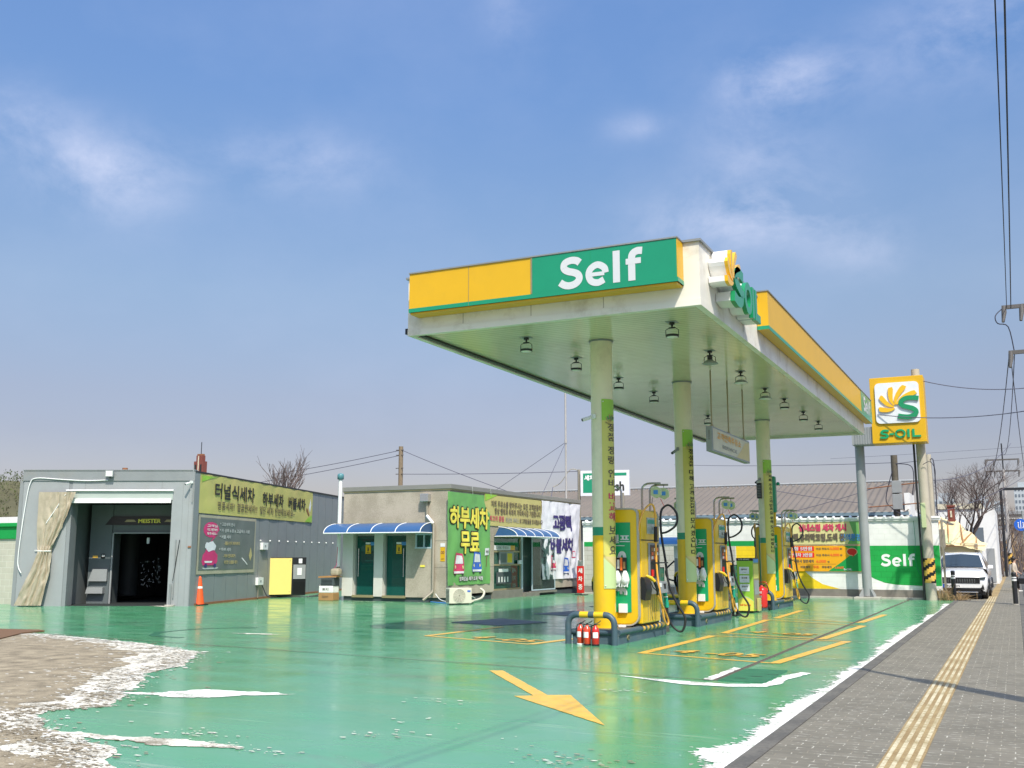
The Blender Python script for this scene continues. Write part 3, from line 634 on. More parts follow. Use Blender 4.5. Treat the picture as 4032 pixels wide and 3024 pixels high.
for y in (19.5, 23, 26.5, 30, 33.5): b.box((-4.4595, y, CZ+.03), (-4.4565, y+.012, 6.855), 'pipe_grey')
for x in (-9.0, -7.6, -6.2): b.box((x, 16.4565, CZ+.03), (x+.01, 16.4595, 6.3), 'pipe_grey')
b.box((-10.2, 16.45, CZ-.10), (-10.09, 37.36, CZ+.018), 'canopy_white'); b.box((-4.57, 16.45, CZ-.10), (-4.45, 37.36, CZ+.018), 'canopy_white')
b.box((-10.09, 16.45, CZ-.10), (-4.57, 16.55, CZ+.018), 'canopy_white'); b.box((-10.09, 37.26, CZ-.10), (-4.57, 37.36, CZ+.018), 'canopy_white')
b.box((-10.26, 16.46, CZ-.06), (-10.205, 37.35, CZ+.05), 'black')
b.box((-9.95, 16.14, 6.075), (-4.76, 16.45, 6.109), 'yellow_sign'); b.build('canopy_body', cn)
b = MB(CO); b.quad((-10.085, 16.555, CZ-.03), (-10.085, 37.25, CZ-.03), (-4.575, 37.25, CZ-.03), (-4.575, 16.555, CZ-.03), 'soffit')
b.box((-10.085, 16.7, CZ-.075), (-10.0, 37.2, CZ-.032), 'dark_metal'); b.build('soffit', cn)
FF = FR((0, 16.12, 0), (1, 0, 0), (0, 0, 1))            # near fascia face
b = MB(CO); b.box((-9.97, 16.12, 6.11), (-4.74, 16.455, 6.86), 'yellow_sign')
b.box((-9.975, 16.112, 6.11), (-4.735, 16.45, 6.185), 'green_sign'); b.box((-7.41, 16.113, 6.186), (-4.752, 16.1195, 6.855), 'green_sign')
for x in (-8.7, -6.3): b.box((x, 16.1115, 6.11), (x+.006, 16.118, 6.86), 'frame_gold' if x < -7 else 'emblem_green')
b.box((-9.98, 16.10, 6.86), (-4.73, 16.455, 6.885), 'grey_steel'); b.box((-7.44, 16.11, 6.19), (-7.413, 16.119, 6.85), 'frame_gold')
self_word(b, FF, -6.12, 6.475, 1.54, .58, 'white_letter', .012); b.build('sign_fascia', cn)
b = MB(CO); b.box((-4.45, 20.75, 6.2), (-4.22, 37.75, 6.97), 'yellow_sign')
b.box((-4.45, 20.74, 6.17), (-4.212, 37.76, 6.245), 'green_sign'); b.box((-4.219, 35.0, 6.25), (-4.213, 37.745, 6.965), 'green_sign'); b.box((-4.46, 20.73, 6.97), (-4.2, 37.77, 6.995), 'grey_steel')
b.quad((-4.45, 20.72, 6.165), (-4.45, 37.7, 6.165), (-4.22, 37.7, 6.169), (-4.22, 20.72, 6.169), 'yellow_sign')
self_word(b, FR((-4.212, 0, 0), (0, 1, 0), (0, 0, 1)), 36.4, 6.60, 1.8, .52, 'white_letter', .006); b.build('sign_fascia', cn)
# raised emblem and letters on the street side
LR = FR((-4.45, 0, 0), (0, 1, 0), (0, 0, 1))
b = MB(CO); fan(LR, 17.42, 6.36, .60, 'white', 0, .28, b); fan(LR, 17.42, 6.36, .60, 'petal', .28, .34, b)
sshape(LR, 17.80, 6.33, .56, .56, .17, 'white', 0, .26, b); sshape(LR, 17.80, 6.33, .58, .58, .19, 'emblem_green', .26, .34, b); b.build('emblem', cn)
def ring(fr, cu, cv, ru, rv, t, m, d0, d1, bb):
    k = 28
    for i in range(k):
        a, c = 2*math.pi*i/k, 2*math.pi*(i+1)/k
        bb.extr([(cu+ru*math.cos(a), cv+rv*math.sin(a)), (cu+ru*math.cos(c), cv+rv*math.sin(c)), (cu+(ru-t)*math.cos(c), cv+(rv-t)*math.sin(c)), (cu+(ru-t)*math.cos(a), cv+(rv-t)*math.sin(a))], fr, d1, d0, m)
def rect(fr, u0, v0, u1, v1, m, d0, d1, bb): bb.extr([(u0, v0), (u1, v0), (u1, v1), (u0, v1)], fr, d1, d0, m)
b = MB(CO)
for m_, d0, d1, g in (('white', 0, .24, 0), ('emblem_green', .24, .32, .012)):
    rect(LR, 18.13-g, 6.25-g, 18.26+g, 6.35+g, m_, d0, d1, b); ring(LR, 18.60, 6.31, .29+g, .29+g, .125+g, m_, d0, d1, b)
    rect(LR, 18.95-g, 6.03-g, 19.08+g, 6.60+g, m_, d0, d1, b); rect(LR, 19.17-g, 6.03-g, 19.30+g, 6.60+g, m_, d0, d1, b); rect(LR, 19.305, 6.03-g, 19.58+g, 6.16+g, m_, d0, d1, b)
b.build('lettering', cn)
COLS = [(-7.15, 18.82), (-7.12, 24.3), (-6.93, 32.45)]
for i, (x, y) in enumerate(COLS):
    b = MB(CO); r = .215
    b.cyl((x, y, .24), (x, y, 1.98), r, 'yellow', 32); b.cyl((x, y, 1.98), (x, y, 2.14), r, 'green_sign', 32); b.cyl((x, y, 2.14), (x, y, CZ-.03), r, 'column_cream', 32)
    b.cyl((x, y, CZ-.06), (x, y, CZ-.031), r+.03, 'grey_steel', 32); b.cyl((x, y, .235), (x, y, .26), r+.03, 'yellow', 32); b.build('column', cn)
b = MB(CO); x, y = -5.03, 40.45; b.cyl((x, y, .12), (x, y, 5.9), .17, 'grey_light', 24)
b.box((x-.45, y-.45, -.02), (x+.45, y+.42, .1), 'concrete', .03)
for a in range(4):
    d = Vector((math.cos(R(45+90*a)), math.sin(R(45+90*a)), 0)); n = Vector((-d.y, d.x, 0))*.008; p = Vector((x, y, .1))
    b.extr([(.16, 0), (.36, 0), (.36, .06), (.16, .34)], FR(p-n, d, (0, 0, 1)), .016, 0, 'grey_light')
b.build('column', cn)

# lamps under the canopy
def ring_lamp(bell):
    t = thing('canopy_lamp', '', 'lamp', (0, 0, 0), 'lamps hanging under the canopy')
    b = MB(); b.box((-.1, -.1, -.005), (.1, .1, .0), 'grey_light'); b.cyl((0, 0, -.01), (0, 0, -.05), .05, 'dark_metal', 12); b.cyl((0, 0, -.05), (0, 0, -.10), .018, 'dark_metal', 8); b.box((-.06, -.015, -.12), (.06, .015, -.095), 'dark_metal')
    h = .28; r = .115
    b.tube([(-.06, 0, -.11), (-r-.005, 0, -.14), (-r-.005, 0, -h+.02)], .007, 'dark_metal', 6); b.tube([(.06, 0, -.11), (r+.005, 0, -.15), (r+.005, 0, -h+.02)], .007, 'dark_metal', 6); b.build('bracket', t)
    b = MB()
    if bell == 2: b.cyl((0, 0, -.13), (0, 0, -.25), .055, 'dark_metal', 14); b.lathe((0, 0, -h), [(.17, -.005), (.165, .01), (.11, .05), (.055, .08)], 'grey_light')
    elif bell: b.lathe((0, 0, -h), [(.165, 0), (.16, .012), (.10, .05), (.09, .07)], 'grey_light')
    else: b.lathe((0, 0, -h), [(.105, 0), (.12, .0), (.123, .04), (.06, .045), (.01, .047)], 'dark_metal', 24)
    b.build('lamp_housing', t); b = MB(); b.lathe((0, 0, -h-.004), [(.001, .0), (.104 if not bell else .14, .0), (.104 if not bell else .14, .008)], 'lamp_lens'); b.build('lens', t); return t
LP = [(-8.34, 17.85, 0, 'black ring lamp hanging nearest the front left corner of the canopy'), (-5.37, 17.8, 0, 'black ring lamp hanging behind the word Self'), (-8.25, 20.2, 0, 'black ring lamp left of the first column near the canopy edge'), (-8.3, 23.0, 0, 'black ring lamp just right of the first column'),
 (-5.45, 20.7, 2, 'bell shaped lamp with tall motor housing right of the second column'), (-5.45, 23.4, 1, 'wide bell shaped lamp above the hanging sign'), (-5.47, 26.1, 1, 'flat bell shaped lamp in front of the third column'), (-8.2, 25.4, 0, 'black ring lamp in the gap between the first and second columns'),
 (-8.3, 28.3, 0, 'black ring lamp half hidden behind the second column'), (-5.38, 28.1, 0, 'black ring lamp right of the third column, nearest to it'), (-8.15, 30.5, 0, 'small black ring lamp between the second column and the hanging sign'), (-5.38, 30.9, 0, 'second black ring lamp right of the third column'), (-5.36, 33.4, 0, 'farthest black ring lamp near the canopy corner by the yellow sign')]
protos = {}
for x, y, k, lb in LP:
    if k not in protos: protos[k] = ring_lamp(k); o = protos[k]; o.location = (x, y, CZ-.031); o['label'] = lb
    else: dup(protos[k], (x, y, CZ-.031), 0, lb)
# hanging lightbox
t = thing('hanging_sign', 'white and orange lightbox sign hanging on three rods under the canopy', 'sign', (-6, 24.3, 3.9)); b = MB((-6, 24.3, 3.9))
b.box((-6.14, 22.75, 3.93), (-5.99, 26.4, 4.5), 'grey_light', .01); HS = FR((-5.99, 0, 0), (0, 1, 0), (0, 0, 1)); b.poly([(22.8, 3.97), (26.36, 3.97), (26.36, 4.46), (22.8, 4.46)], 'cream', lambda a, c, d=0: HS(a, c, .003)); b.build('lightbox', t)
b = MB((-6, 24.3, 3.9)); b.poly([(25.0, 3.98), (26.35, 3.98), (26.35, 4.45), (25.9, 4.4), (25.5, 4.2)], 'col_banner_peach', lambda a, c, d=0: HS(a, c, .006)); b.text('고객만족주유소', HS, 24.3, 4.32, 0, 'orange_board', .008, w=2.3, h=.17, lift=.009); b.text('SERVICE', HS, 24.3, 4.1, 0, 'ink_faded', .005, w=1.4, h=.08, lift=.009)
b.build('sign_face', t); b = MB((-6, 24.3, 3.9)); b.text('SERVICE', FR((-6.065, 22.75, 4.3), (0, 0, -1), (1, 0, 0)), 0, 0, 0, 'ink_brown', 0, w=.22, h=.035, lift=.004); b.build('end_text', t)
for y in (23.0, 24.55, 26.1): b = MB((-6, 24.3, 3.9)); b.cyl((-6.06, y, 4.5), (-6.06, y, CZ-.031), .018, 'frame_gold', 8); b.cyl((-6.06, y, 4.5), (-6.06, y, 4.56), .035, 'frame_gold', 10); b.build('hanging_rod', t)

# ------------------------------------------------------------------ banners wrapped on the columns
def colbanner(i, z0, z1, a0, a1, chars, lb, big=.20, inks=('ink_brown',)):
    x, y = COLS[i]; r = .228; d = Vector((-x, -y)).normalized(); base = math.atan2(d.y, d.x)   # 0 = towards the street corner
    def fr(u, v, n=0):  a = base-0+u/r; return Vector((x+(r+n)*math.cos(a), y+(r+n)*math.sin(a), v))
    t = MB((x, y, z0)); u0, u1 = R(a0)*r, R(a1)*r
    def strip_(za, zb, m, n=0.): t.grid(lambda u, v: fr(u0+(u1-u0)*u, za+(zb-za)*v, n), 14, 2, m)
    zz = z0+.6; strip_(z1-.42, z1, 'lime'); strip_(zz, z1-.42, 'col_banner'); 
    # pale curved foot
    N = 14
    for k in range(N):
        ua, ub = u0+(u1-u0)*k/N, u0+(u1-u0)*(k+1)/N; f = lambda q: z0+.33+.30*(1-((q-u0)/(u1-u0)))**1.6
        g = lambda q: z0+.45+.55*(1-((q-u0)/(u1-u0)))**.8
        t.quad(fr(ua, z0), fr(ub, z0), fr(ub, f(ub)-.05), fr(ua, f(ua)-.05), 'col_banner_light'); t.quad(fr(ua, f(ua)-.05, .0), fr(ub, f(ub)-.05, .0), fr(ub, f(ub)), fr(ua, f(ua)), 'banner_yellow')
        t.quad(fr(ua, f(ua)), fr(ub, f(ub)), fr(ub, max(f(ub)+.01, zz)), fr(ua, max(f(ua)+.01, zz)), 'col_banner_peach')
    fan(lambda a, c, n=0: fr(a, c, .004), u0+.20, z1-.45, .17, 'col_banner_peach', 0, 0, t)
    t.text('S-OIL', fr, R(50)*r, z1-.37, 0, 'green_sign', .002, w=.2, h=.06, lift=.005)
    step = (z1-.46-(z0+.62))/sum(.35 if ch == ' ' else 1 for ch in chars); zc = z1-.46
    for k, ch in enumerate(chars):
        if ch == ' ': zc -= step*.35; continue
        zc -= step
        t.text(ch, fr, R(50)*r, zc+step*.5, 0, inks[(k//4) % len(inks)], .006, w=big*.88, h=min(big, step*.8), lift=.005)
    for za in (z0+.05, z1-.05): t.ball(fr(u0+.03, za, .008), .013, 'white', 8)
    tag(t.build('column_banner'), lb, 'banner', 'vertical banners wrapped round the canopy columns')
colbanner(0, .98, 4.62, -2, 122, '정품 정량 인비 비교해 보세요', 'tall yellow-green banner wrapped round the nearest canopy column', .2, ('ink_brown', 'ink_brown', 'ink_pink'))
colbanner(1, .98, 4.62, -6, 122, '정성을 다해 고객분들을 모시겠습니다', 'tall yellow-green banner wrapped round the middle canopy column', .18, ('ink',))
colbanner(2, 1.05, 4.55, -8, 122, '저희 주유소 고객만족을 위해 모시길 바랍니다', 'tall yellow-green banner wrapped round the farthest canopy column', .16, ('ink',))
def cctv(lb, p, d, col='white'):
    p = Vector(p); d = Vector(d).normalized(); t = thing('security_camera', lb, 'camera', p, 'small security cameras'); b = MB(p); b.tube([p, p+d*.06+Vector((0, 0, .05)), p+d*.12], .012, col, 6); b.box(p-Vector((.03, .03, .04)), p+Vector((.03, .03, .04)), col); b.build('bracket', t)
    b = MB(p); q = p+d*.12; b.tube([q-d*.03, q+d*.16], .034, col, 12); b.tube([q+d*.16, q+d*.165], .027, 'black', 12); b.build('camera_body', t)
cctv('small white security camera on the nearest canopy column beside its banner', (-7.22, 18.58, 4.28), (-.5, -.6, -.25))
cctv('small dark dome camera on the middle canopy column', (-7.2, 24.1, 4.15), (-.2, -.6, -.3), 'grey_light')
cctv('small camera above the dark speaker on the farthest canopy column', (-7.03, 32.24, 3.95), (-.2, -.6, -.3), 'grey_light')
b = MB((-7.02, 32.2, 3.3)); b.box((-7.12, 32.12, 3.35), (-6.98, 32.26, 3.83), 'dark_metal', .01)
for k in range(8): b.box((-7.11, 32.112, 3.39+.05*k), (-6.99, 32.119, 3.405+.05*k), 'grey_steel')
tag(b.build('speaker'), 'narrow black column speaker fixed on the farthest canopy column', 'speaker')
# ------------------------------------------------------------------ pump islands
def hoop(b, x0, x1, y, h, r, m1='blue_grey', m2='yellow', z0=0.):
    k = .17; pts = [(x0, y, z0), (x0, y, h-k)]+[(x0+k-k*math.cos(R(a)), y, h-k+k*math.sin(R(a))) for a in (15, 35, 55, 75)]+[(x0+k, y, h)]
    pts2 = [(x1-k, y, h)]+[(x1-k+k*math.sin(R(a)), y, h-k+k*math.cos(R(a))) for a in (15, 35, 55, 75)]+[(x1, y, h-k), (x1, y, z0)]
    b.tube(pts, r, m1, 12); b.tube(pts2, r, m1, 12); xa = x0+k; w = (x1-x0-2*k)
    segs = [(0, .12, m1), (.12, .42, m2), (.42, .62, m1), (.62, .95, m2), (.95, 1, m1)]
    for a, c, m in segs: b.tube([(xa+w*a, y, h), (xa+w*c, y, h)], r, m, 12, False)
def island(lb, oy):
    # local: y=0 at the near hoop, x=0 at the island centre (world x -7.10)
    t = thing('pump_island', lb, 'pump island', (-7.1, oy, 0), 'pump islands under the canopy')
    b = MB(); b.box((-.40, .12, -.02), (.50, 3.0, .19), 'kerb_grey', .02); b.box((-.38, .14, .19), (.48, 2.98, .245), 'asphalt_top', .01)
    b.box((-.36, 3.0, -.02), (.34, 3.75, .12), 'asphalt_top', .03)
    b.cyl((.50, .62, .10), (.525, .62, .10), .05, 'frame_gold', 14); b.cyl((.525, .62, .10), (.53, .62, .10), .03, 'black', 12); b.build('island_base', t)
    b = MB(); b.tube([(-.40, .13, .21), (.49, .13, .21)], .055, 'blue_grey', 12); b.tube([(.49, .13, .21), (.49, 1.42, .21)], .055, 'blue_grey', 12)
    for k in range(11): b.tube([(.49, 1.42+.12*k, .21), (.49, 1.42+.12*(k+1), .21)], .0565 if k % 2 == 0 else .055, 'yellow_paint' if k % 2 == 0 else 'blue_grey', 12, False)
    b.tube([(.49, 2.74, .21), (.49, 2.98, .21)], .055, 'blue_grey', 12); b.tube([(-.40, .13, .21), (-.40, 2.98, .21)], .055, 'blue_grey', 12); b.build('bumper_rail', t)
    b = MB(); hoop(b, -.43, .47, 0, .53, .058); b.build('guard_hoop', t)
    b = MB(); hoop(b, -.38, .38, 3.15, .50, .05, 'blue_grey', 'blue_grey'); b.build('guard_hoop', t); return t
ISL = [17.92, 23.35, 31.5]
for oy, lb in zip(ISL, ['pump island nearest the camera with three fire extinguishers at its hoop', 'middle pump island with striped bumper and hoop, one extinguisher at its left', 'farthest pump island with the big wheeled extinguisher in front']): island(lb, oy)

# ------------------------------------------------------------------ fuel dispenser (local: origin on island top, x = street side, y away)
def dispenser(lb, loc):
    t = thing('fuel_dispenser', lb, 'fuel pump', loc, 'fuel dispensers under the canopy')
    H = 2.26; t.scale = (1.15, 1, 1)
    # outline in x-z (rounded shoulders and belly), extruded along y
    def prof(hw, z0, z1, rb, rt):
        pts = []
        for a in range(0, 91, 15): pts.append((hw-rb+rb*math.sin(R(a)), z0+rb-rb*math.cos(R(a))))
        for a in range(0, 91, 15): pts.append((hw-rt+rt*math.cos(R(a)), z1-rt+rt*math.sin(R(a))))
        return pts+[(-x, z) for x, z in pts[::-1]]
    XZ = lambda a, c, d=0: Vector((a, d, c))
    b = MB(); b.extr(prof(.345, .03, H, .17, .10), XZ, .0, 1.34, 'yellow', 'yellow', True); b.box((-.30, .03, 0), (.30, 1.3, .04), 'black'); b.build('cabinet', t)
    for y0, y1 in ((-.012, .10), (1.24, 1.352)): # grey trim bands at both ends
        b = MB(); P1 = prof(.362, .02, H+.01, .19, .12); P2 = prof(.348, .05, H-.02, .17, .10); n = len(P1)
        for i in range(n):
            a, c, d, e = P1[i], P1[(i+1) % n], P2[(i+1) % n], P2[i]
            b.add([XZ(*a, y0), XZ(*c, y0), XZ(*d, y0), XZ(*e, y0)], [(0, 1, 2, 3)], 'trim_grey'); b.add([XZ(*a, y1), XZ(*c, y1), XZ(*d, y1), XZ(*e, y1)], [(3, 2, 1, 0)], 'trim_grey')
            b.add([XZ(*a, y0), XZ(*c, y0), XZ(*c, y1), XZ(*a, y1)], [(0, 1, 2, 3)], 'trim_grey', True)
        b.extr([(x*.99, z*.985+.02) for x, z in P2], XZ, y0+.006, y0+.02, 'yellow'); b.build('side_trim', t)
    EF = FR((0, -.012, 0), (1, 0, 0), (0, 0, 1)); b = MB(); b.poly([(-.27, .28), (.235, .28), (.235, 1.99), (-.27, 1.99)], 'green', lambda a, c, d=0: EF(a, c, .006))
    b.text('셀프', EF, .04, 1.67, 0, 'white_letter', .009, w=.36, h=.155, lift=.009); b.quad(EF(-.2, 1.535, .009), EF(.13, 1.535, .009), EF(.13, 1.55, .009), EF(-.2, 1.55, .009), 'white_letter')
    self_word(b, lambda a, c, d=0: EF(.02+c, 1.03-a, d), 0, 0, .85, .27, 'white_letter', .009); b.build('end_panel', t)
    b = MB(); b.box((.02, -.07, .27), (.17, -.02, .44), 'white_clean', .008); b.build('tissue_holder', t); b = MB(); b.box((.02, -.10, -.00), (.14, -.03, .04), 'white_clean', .006); b.build('tissue_box', t)
    for s in (1, -1):
        b = MB(); X = lambda a: s*(a-(.065 if a > .31 else 0)); X0 = lambda a: s*a
        # upper and lower user modules
        b.extr([(.12, 1.66), (1.22, 1.66), (1.22, 2.05), (1.12, 2.2), (.12, 2.24)], lambda a, c, d=0: Vector((X(.34+d), a, c)), .11, 0, 'yellow')
        b.box((X(.34), .12, .06), (X(.45), 1.22, 1.65), 'yellow', .02); b.box((X(.451), .12, 1.645), (X(.452), 1.22, 1.665), 'black'); b.box((X(.451), .12, .835), (X(.4515), 1.22, .845), 'black')
        for k in range(5): b.box((X(.45), .45+.13*k, .10), (X(.456), .458+.13*k, .80), 'frame_gold')
        b.build('user_module', t)
        b = MB(); b.box((X(.452), .46, 1.78), (X(.462), 1.14, 2.1), 'screen', .004); b.box((X(.462), .5, 1.98), (X(.466), 1.1, 2.06), 'hose_green'); b.text('W', FR((X(.463), 0, 0), (0, s, 0), (0, 0, 1)), s*.8, 1.88, 0, 'grey_steel', .003, w=.09, h=.07); b.build('display', t)
        b = MB(); b.box((X(.452), .50, .88), (X(.475), 1.16, 1.60), 'grey_steel', .01); b.box((X(.476), .58, .92), (X(.479), 1.10, 1.56), 'black'); b.box((X(.48), .6, 1.26), (X(.484), 1.08, 1.52), 'rust')
        for k in range(3):
            for j in range(3): b.box((X(.485), .63+.15*j, 1.28+.08*k), (X(.487), .74+.15*j, 1.34+.08*k), ('white', 'price_orange', 'card_brown')[(k+j) % 3])
        b.box((X(.48), .9, .95), (X(.485), 1.04, 1.2), 'hose_green'); b.box((X(.48), .62, .95), (X(.5), .72, 1.08), 'price_red'); b.box((X(.48), .6, 1.2), (X(.62), 1.2, 1.225), 'dark_metal'); b.build('payment_panel', t)
        b = MB(); b.extr([(.0, .60), (.16, .62), (.13, .84), (.0, .85)], lambda a, c, d=0: Vector((X(.45+a), .5+d, c)), 0, .72, 'grey_steel'); b.box((X(.585), .98, .66), (X(.60), 1.1, .8), 'black'); b.box((X(.585), .72, .74), (X(.597), .84, .82), 'white_clean'); b.build('keypad', t)
        b = MB(); b.extr([(0, .52), (.07, .50), (.10, .70), (.06, .92), (0, .95)], lambda a, c, d=0: Vector((X(.44+a), .08+d, c)), 0, .34, 'black'); b.build('nozzle_boot', t)
        b = MB(); b.tube([(X(.5), .20, .97), (X(.575), .24, .93), (X(.62), .30, .86)], [.024, .034, .028], 'yellow', 10); b.tube([(X(.62), .30, .86), (X(.65), .38, .70), (X(.63), .43, .6)], [.028, .026, .02], 'black', 8); b.tube([(X(.56), .26, .86), (X(.58), .34, .74), (X(.63), .38, .68)], .009, 'black', 6); b.build('fuel_nozzle', t)
        b = MB(); b.tube([(X(.5), 1.26, .75), (X(.52), 1.3, .60), (X(.55), 1.3, .44)], [.03, .036, .03], 'hose_green', 10); b.tube([(X(.55), 1.3, .44), (X(.555), 1.3, .32)], .034, 'hose_green', 10); b.tube([(X(.51), 1.28, .68), (X(.512), 1.285, .655)], .04, 'white', 10); b.tube([(X(.53), 1.3, .54), (X(.532), 1.3, .52)], .039, 'white', 10); b.build('fuel_nozzle', t)
        # steel masts with balancers
        for (y0, y1) in ((.62, .95), (1.12, 1.30)):
            b = MB(); xx = .27; P = [(X0(xx), y0, H-.02), (X0(xx), y0, H+.40)]+[(X0(xx+.14-.14*math.cos(R(a))), y0, H+.40+.12*math.sin(R(a))) for a in (25, 50, 75)]+[(X0(xx+.18), y0, H+.52), (X0(xx+.34), y0, H+.515)]
            b.tube(P, .02, 'chrome', 8); b.tube([(X(xx-.02), y0+.08, H+.03), (X(xx-.02), y0+.1, H+.07), (X(xx-.02), y0+.13, H+.03)], .006, 'chrome', 5); b.build('mast', t)
            b = MB(); q = Vector((X0(xx+.26), y0, H+.34)); b.tube([q+Vector((0, 0, .17)), q+Vector((0, 0, .08))], .006, 'dark_metal', 5)
            oc = [(.10*math.cos(R(a)), .12*math.sin(R(a))) for a in range(0, 360, 30)]; oc = [(a*(1 if i % 2 else .9), c*(1 if i % 2 else .9)) for i, (a, c) in enumerate(oc)]
            b.extr(oc, FR(q+Vector((0, -.035, 0)), (1, 0, 0), (0, 0, 1)), 0, -.07, 'tarp_green'); b.box(q+Vector((-.04, -.04, -.04)), q+Vector((.04, -.036, .04)), 'blue_light'); b.build('hose_balancer', t)
        # hoses
        b = MB(); top = Vector((X(.53), .55, 2.36)); b.tube([(X(.53), .62, 2.5), top], .005, 'dark_metal', 5)
        b.tube(smooth_path([(X(.40), .06, 1.72), (X(.44), .10, 2.02), (X(.50), .24, 2.26), top, (X(.55), .66, 2.22), (X(.56), .66, 1.9), (X(.56), .64, 1.5), (X(.58), .62, 1.0), (X(.62), .66, .55), (X(.64), .78, .12), (X(.65), .92, .0), (X(.66), .98, .06), (X(.65), .86, .22), (X(.64), .52, .50), (X(.63), .43, .60)], 5), .018, 'orange_hose', 8)
        b.tube([(X(.56), .655, 1.92), (X(.56), .645, 1.62)], .034, 'black', 10); b.build('fuel_hose', t)
        b = MB(); top = Vector((X(.56), 1.26, 2.34)); b.tube([(X(.53), 1.12, 2.5), top], .005, 'price_red', 5)
        b.tube(smooth_path([(X(.50), 1.22, 1.80), (X(.62), 1.26, 1.84), (X(.76), 1.3, 1.98), (X(.77), 1.3, 2.2), (X(.66), 1.28, 2.36), top, (X(.50), 1.22, 2.2), (X(.50), 1.22, 1.8), (X(.55), 1.26, 1.3), (X(.60), 1.28, .80), (X(.72), 1.32, .42), (X(.86), 1.36, .12), (X(.80), 1.36, -.14), (X(.66), 1.34, -.08), (X(.57), 1.31, .12), (X(.555), 1.3, .32)], 5), .021, 'rubber', 8); b.build('fuel_hose', t)
    return t
DY = [19.12, 24.66, 32.8]
d0 = dispenser('yellow and green self service fuel pump nearest the camera', (-6.98, DY[0], .245))
dup(d0, (-6.98, DY[1], .245), 0, 'yellow and green self service fuel pump on the middle island')
dup(d0, (-6.95, DY[2], .245), 0, 'yellow and green self service fuel pump on the farthest island')
# bags of plastic gloves hanging on the pump ends
for (y, lb) in ((DY[0], 'clear bag of white plastic gloves hanging on the nearest pump'), (DY[1], 'clear bag of white plastic gloves hanging on the middle pump')):
    p = Vector((-6.90, y-.02, 1.50)); b = MB(p); b.box(p+Vector((-.14, -.06, -.22)), p+Vector((.12, -.02, .06)), 'rubber', .01)
    for k in range(4): b.box(p+Vector((-.125+.06*k, -.066, -.18+.03*(k % 2))), p+Vector((-.08+.06*k, -.061, -.02+.04*(k % 3))), ('blue', 'white', 'price_orange', 'card_brown')[k])
    for sx in (-.07, .09):
        b.lathe((p.x+sx, p.y-.05, p.z-.46), [(.02, .0), (.075, .02), (.088, .1), (.065, .2), (.03, .27)], 'glove_white', 10)
        for k in range(5): b.tube([(p.x+sx-.05+.025*k, p.y-.08, p.z-.40), (p.x+sx-.06+.03*k, p.y-.10, p.z-.50+.01*(k % 2))], [.016, .01], 'glove_white', 6)
    tag(b.build('glove_bag'), lb, 'bag', 'bags of gloves on the pumps')
# extinguishers
def extinguisher(m='red_orange'):
    t = thing('fire_extinguisher', '', 'fire extinguisher', (0, 0, 0), 'small fire extinguishers by the pumps'); b = MB()
    b.lathe((0, 0, 0), [(.055, .0), (.066, .01), (.067, .26), (.055, .31), (.028, .335), (.022, .36)], m, 20); b.lathe((0, 0, 0), [(.068, .0), (.0685, .02), (.067, .03)], 'black', 20); b.build('cylinder', t)
    b = MB(); b.cyl((0, 0, .355), (0, 0, .385), .02, 'dark_metal', 10); b.tube([(-.01, 0, .385), (.05, 0, .40), (.10, 0, .44)], .008, 'black', 6); b.tube([(-.01, 0, .375), (.05, 0, .37), (.09, 0, .365)], .007, 'black', 6); b.tube([(-.02, 0, .37), (-.06, 0, .36), (-.085, 0, .28), (-.08, -.01, .12)], .009, 'black', 6); b.build('handle', t)
    b = MB(); g = lambda u, v: Vector((.069*math.sin(-1.0+1.5*u), -.069*math.cos(-1.0+1.5*u), .14+.10*v)); b.grid(g, 8, 1, 'white_clean'); b.build('sticker', t); return t
e0 = extinguisher('red_orange'); e0.location = (-7.24, 17.80, 0); e0['label'] = 'leftmost of the three red extinguishers at the nearest pump hoop, with a white foot ring'
b = MB(); b.lathe((0, 0, 0), [(.069, .0), (.075, .015), (.069, .03)], 'white', 16); b.build('foot_ring', e0)
e1 = extinguisher('red_orange'); e1.location = (-7.08, 17.72, 0); e1.rotation_euler.z = .2; e1['label'] = 'middle one of the three red extinguishers at the nearest pump hoop'
e2 = extinguisher('red'); e2.location = (-6.91, 17.70, 0); e2.rotation_euler.z = .6; e2['label'] = 'bright red extinguisher rightmost of the three at the nearest pump hoop'
dup(e2, (-7.66, 24.2, 0), 1.0, 'single red extinguisher standing beside the middle pump island')
# wheeled extinguisher
t = thing('wheeled_extinguisher', 'large red wheeled extinguisher standing before the farthest pump island', 'fire extinguisher', (-6.86, 31.15, 0)); b = MB()
b.lathe((0, 0, .07), [(.10, 0), (.145, .02), (.15, .06), (.15, .52), (.12, .58), (.05, .62), (.04, .66)], 'red', 24); b.build('cylinder', t)
b = MB(); b.tube([(-.14, .1, .5), (-.13, .1, .78), (-.09, .1, .82), (.09, .1, .82), (.13, .1, .78), (.14, .1, .5)], .013, 'red', 8); b.build('push_bar', t)
b = MB(); b.tube(smooth_path([(-.04, 0, .7), (-.16, -.02, .72), (-.19, -.03, .5), (-.17, 0, .2)], 4), .017, 'rubber', 8); b.tube(smooth_path([(0, -.02, .7), (.14, -.03, .74), (.2, 0, .6), (.17, .05, .55)], 4), .016, 'rubber', 8); b.cyl((0, 0, .68), (0, 0, .75), .03, 'dark_metal', 10); b.build('hose', t)
for s in (-1, 1): b = MB(); b.cyl((s*.17, .08, .09), (s*.21, .08, .09), .09, 'rubber', 16); b.build('wheel', t)
b = MB(); g = FR((0, -.152, .35), (1, 0, 0), (0, 0, 1))
def wrap(a, c, d=0): return Vector(((.152+d)*math.sin(a/.152), -(.152+d)*math.cos(a/.152), .35+c))
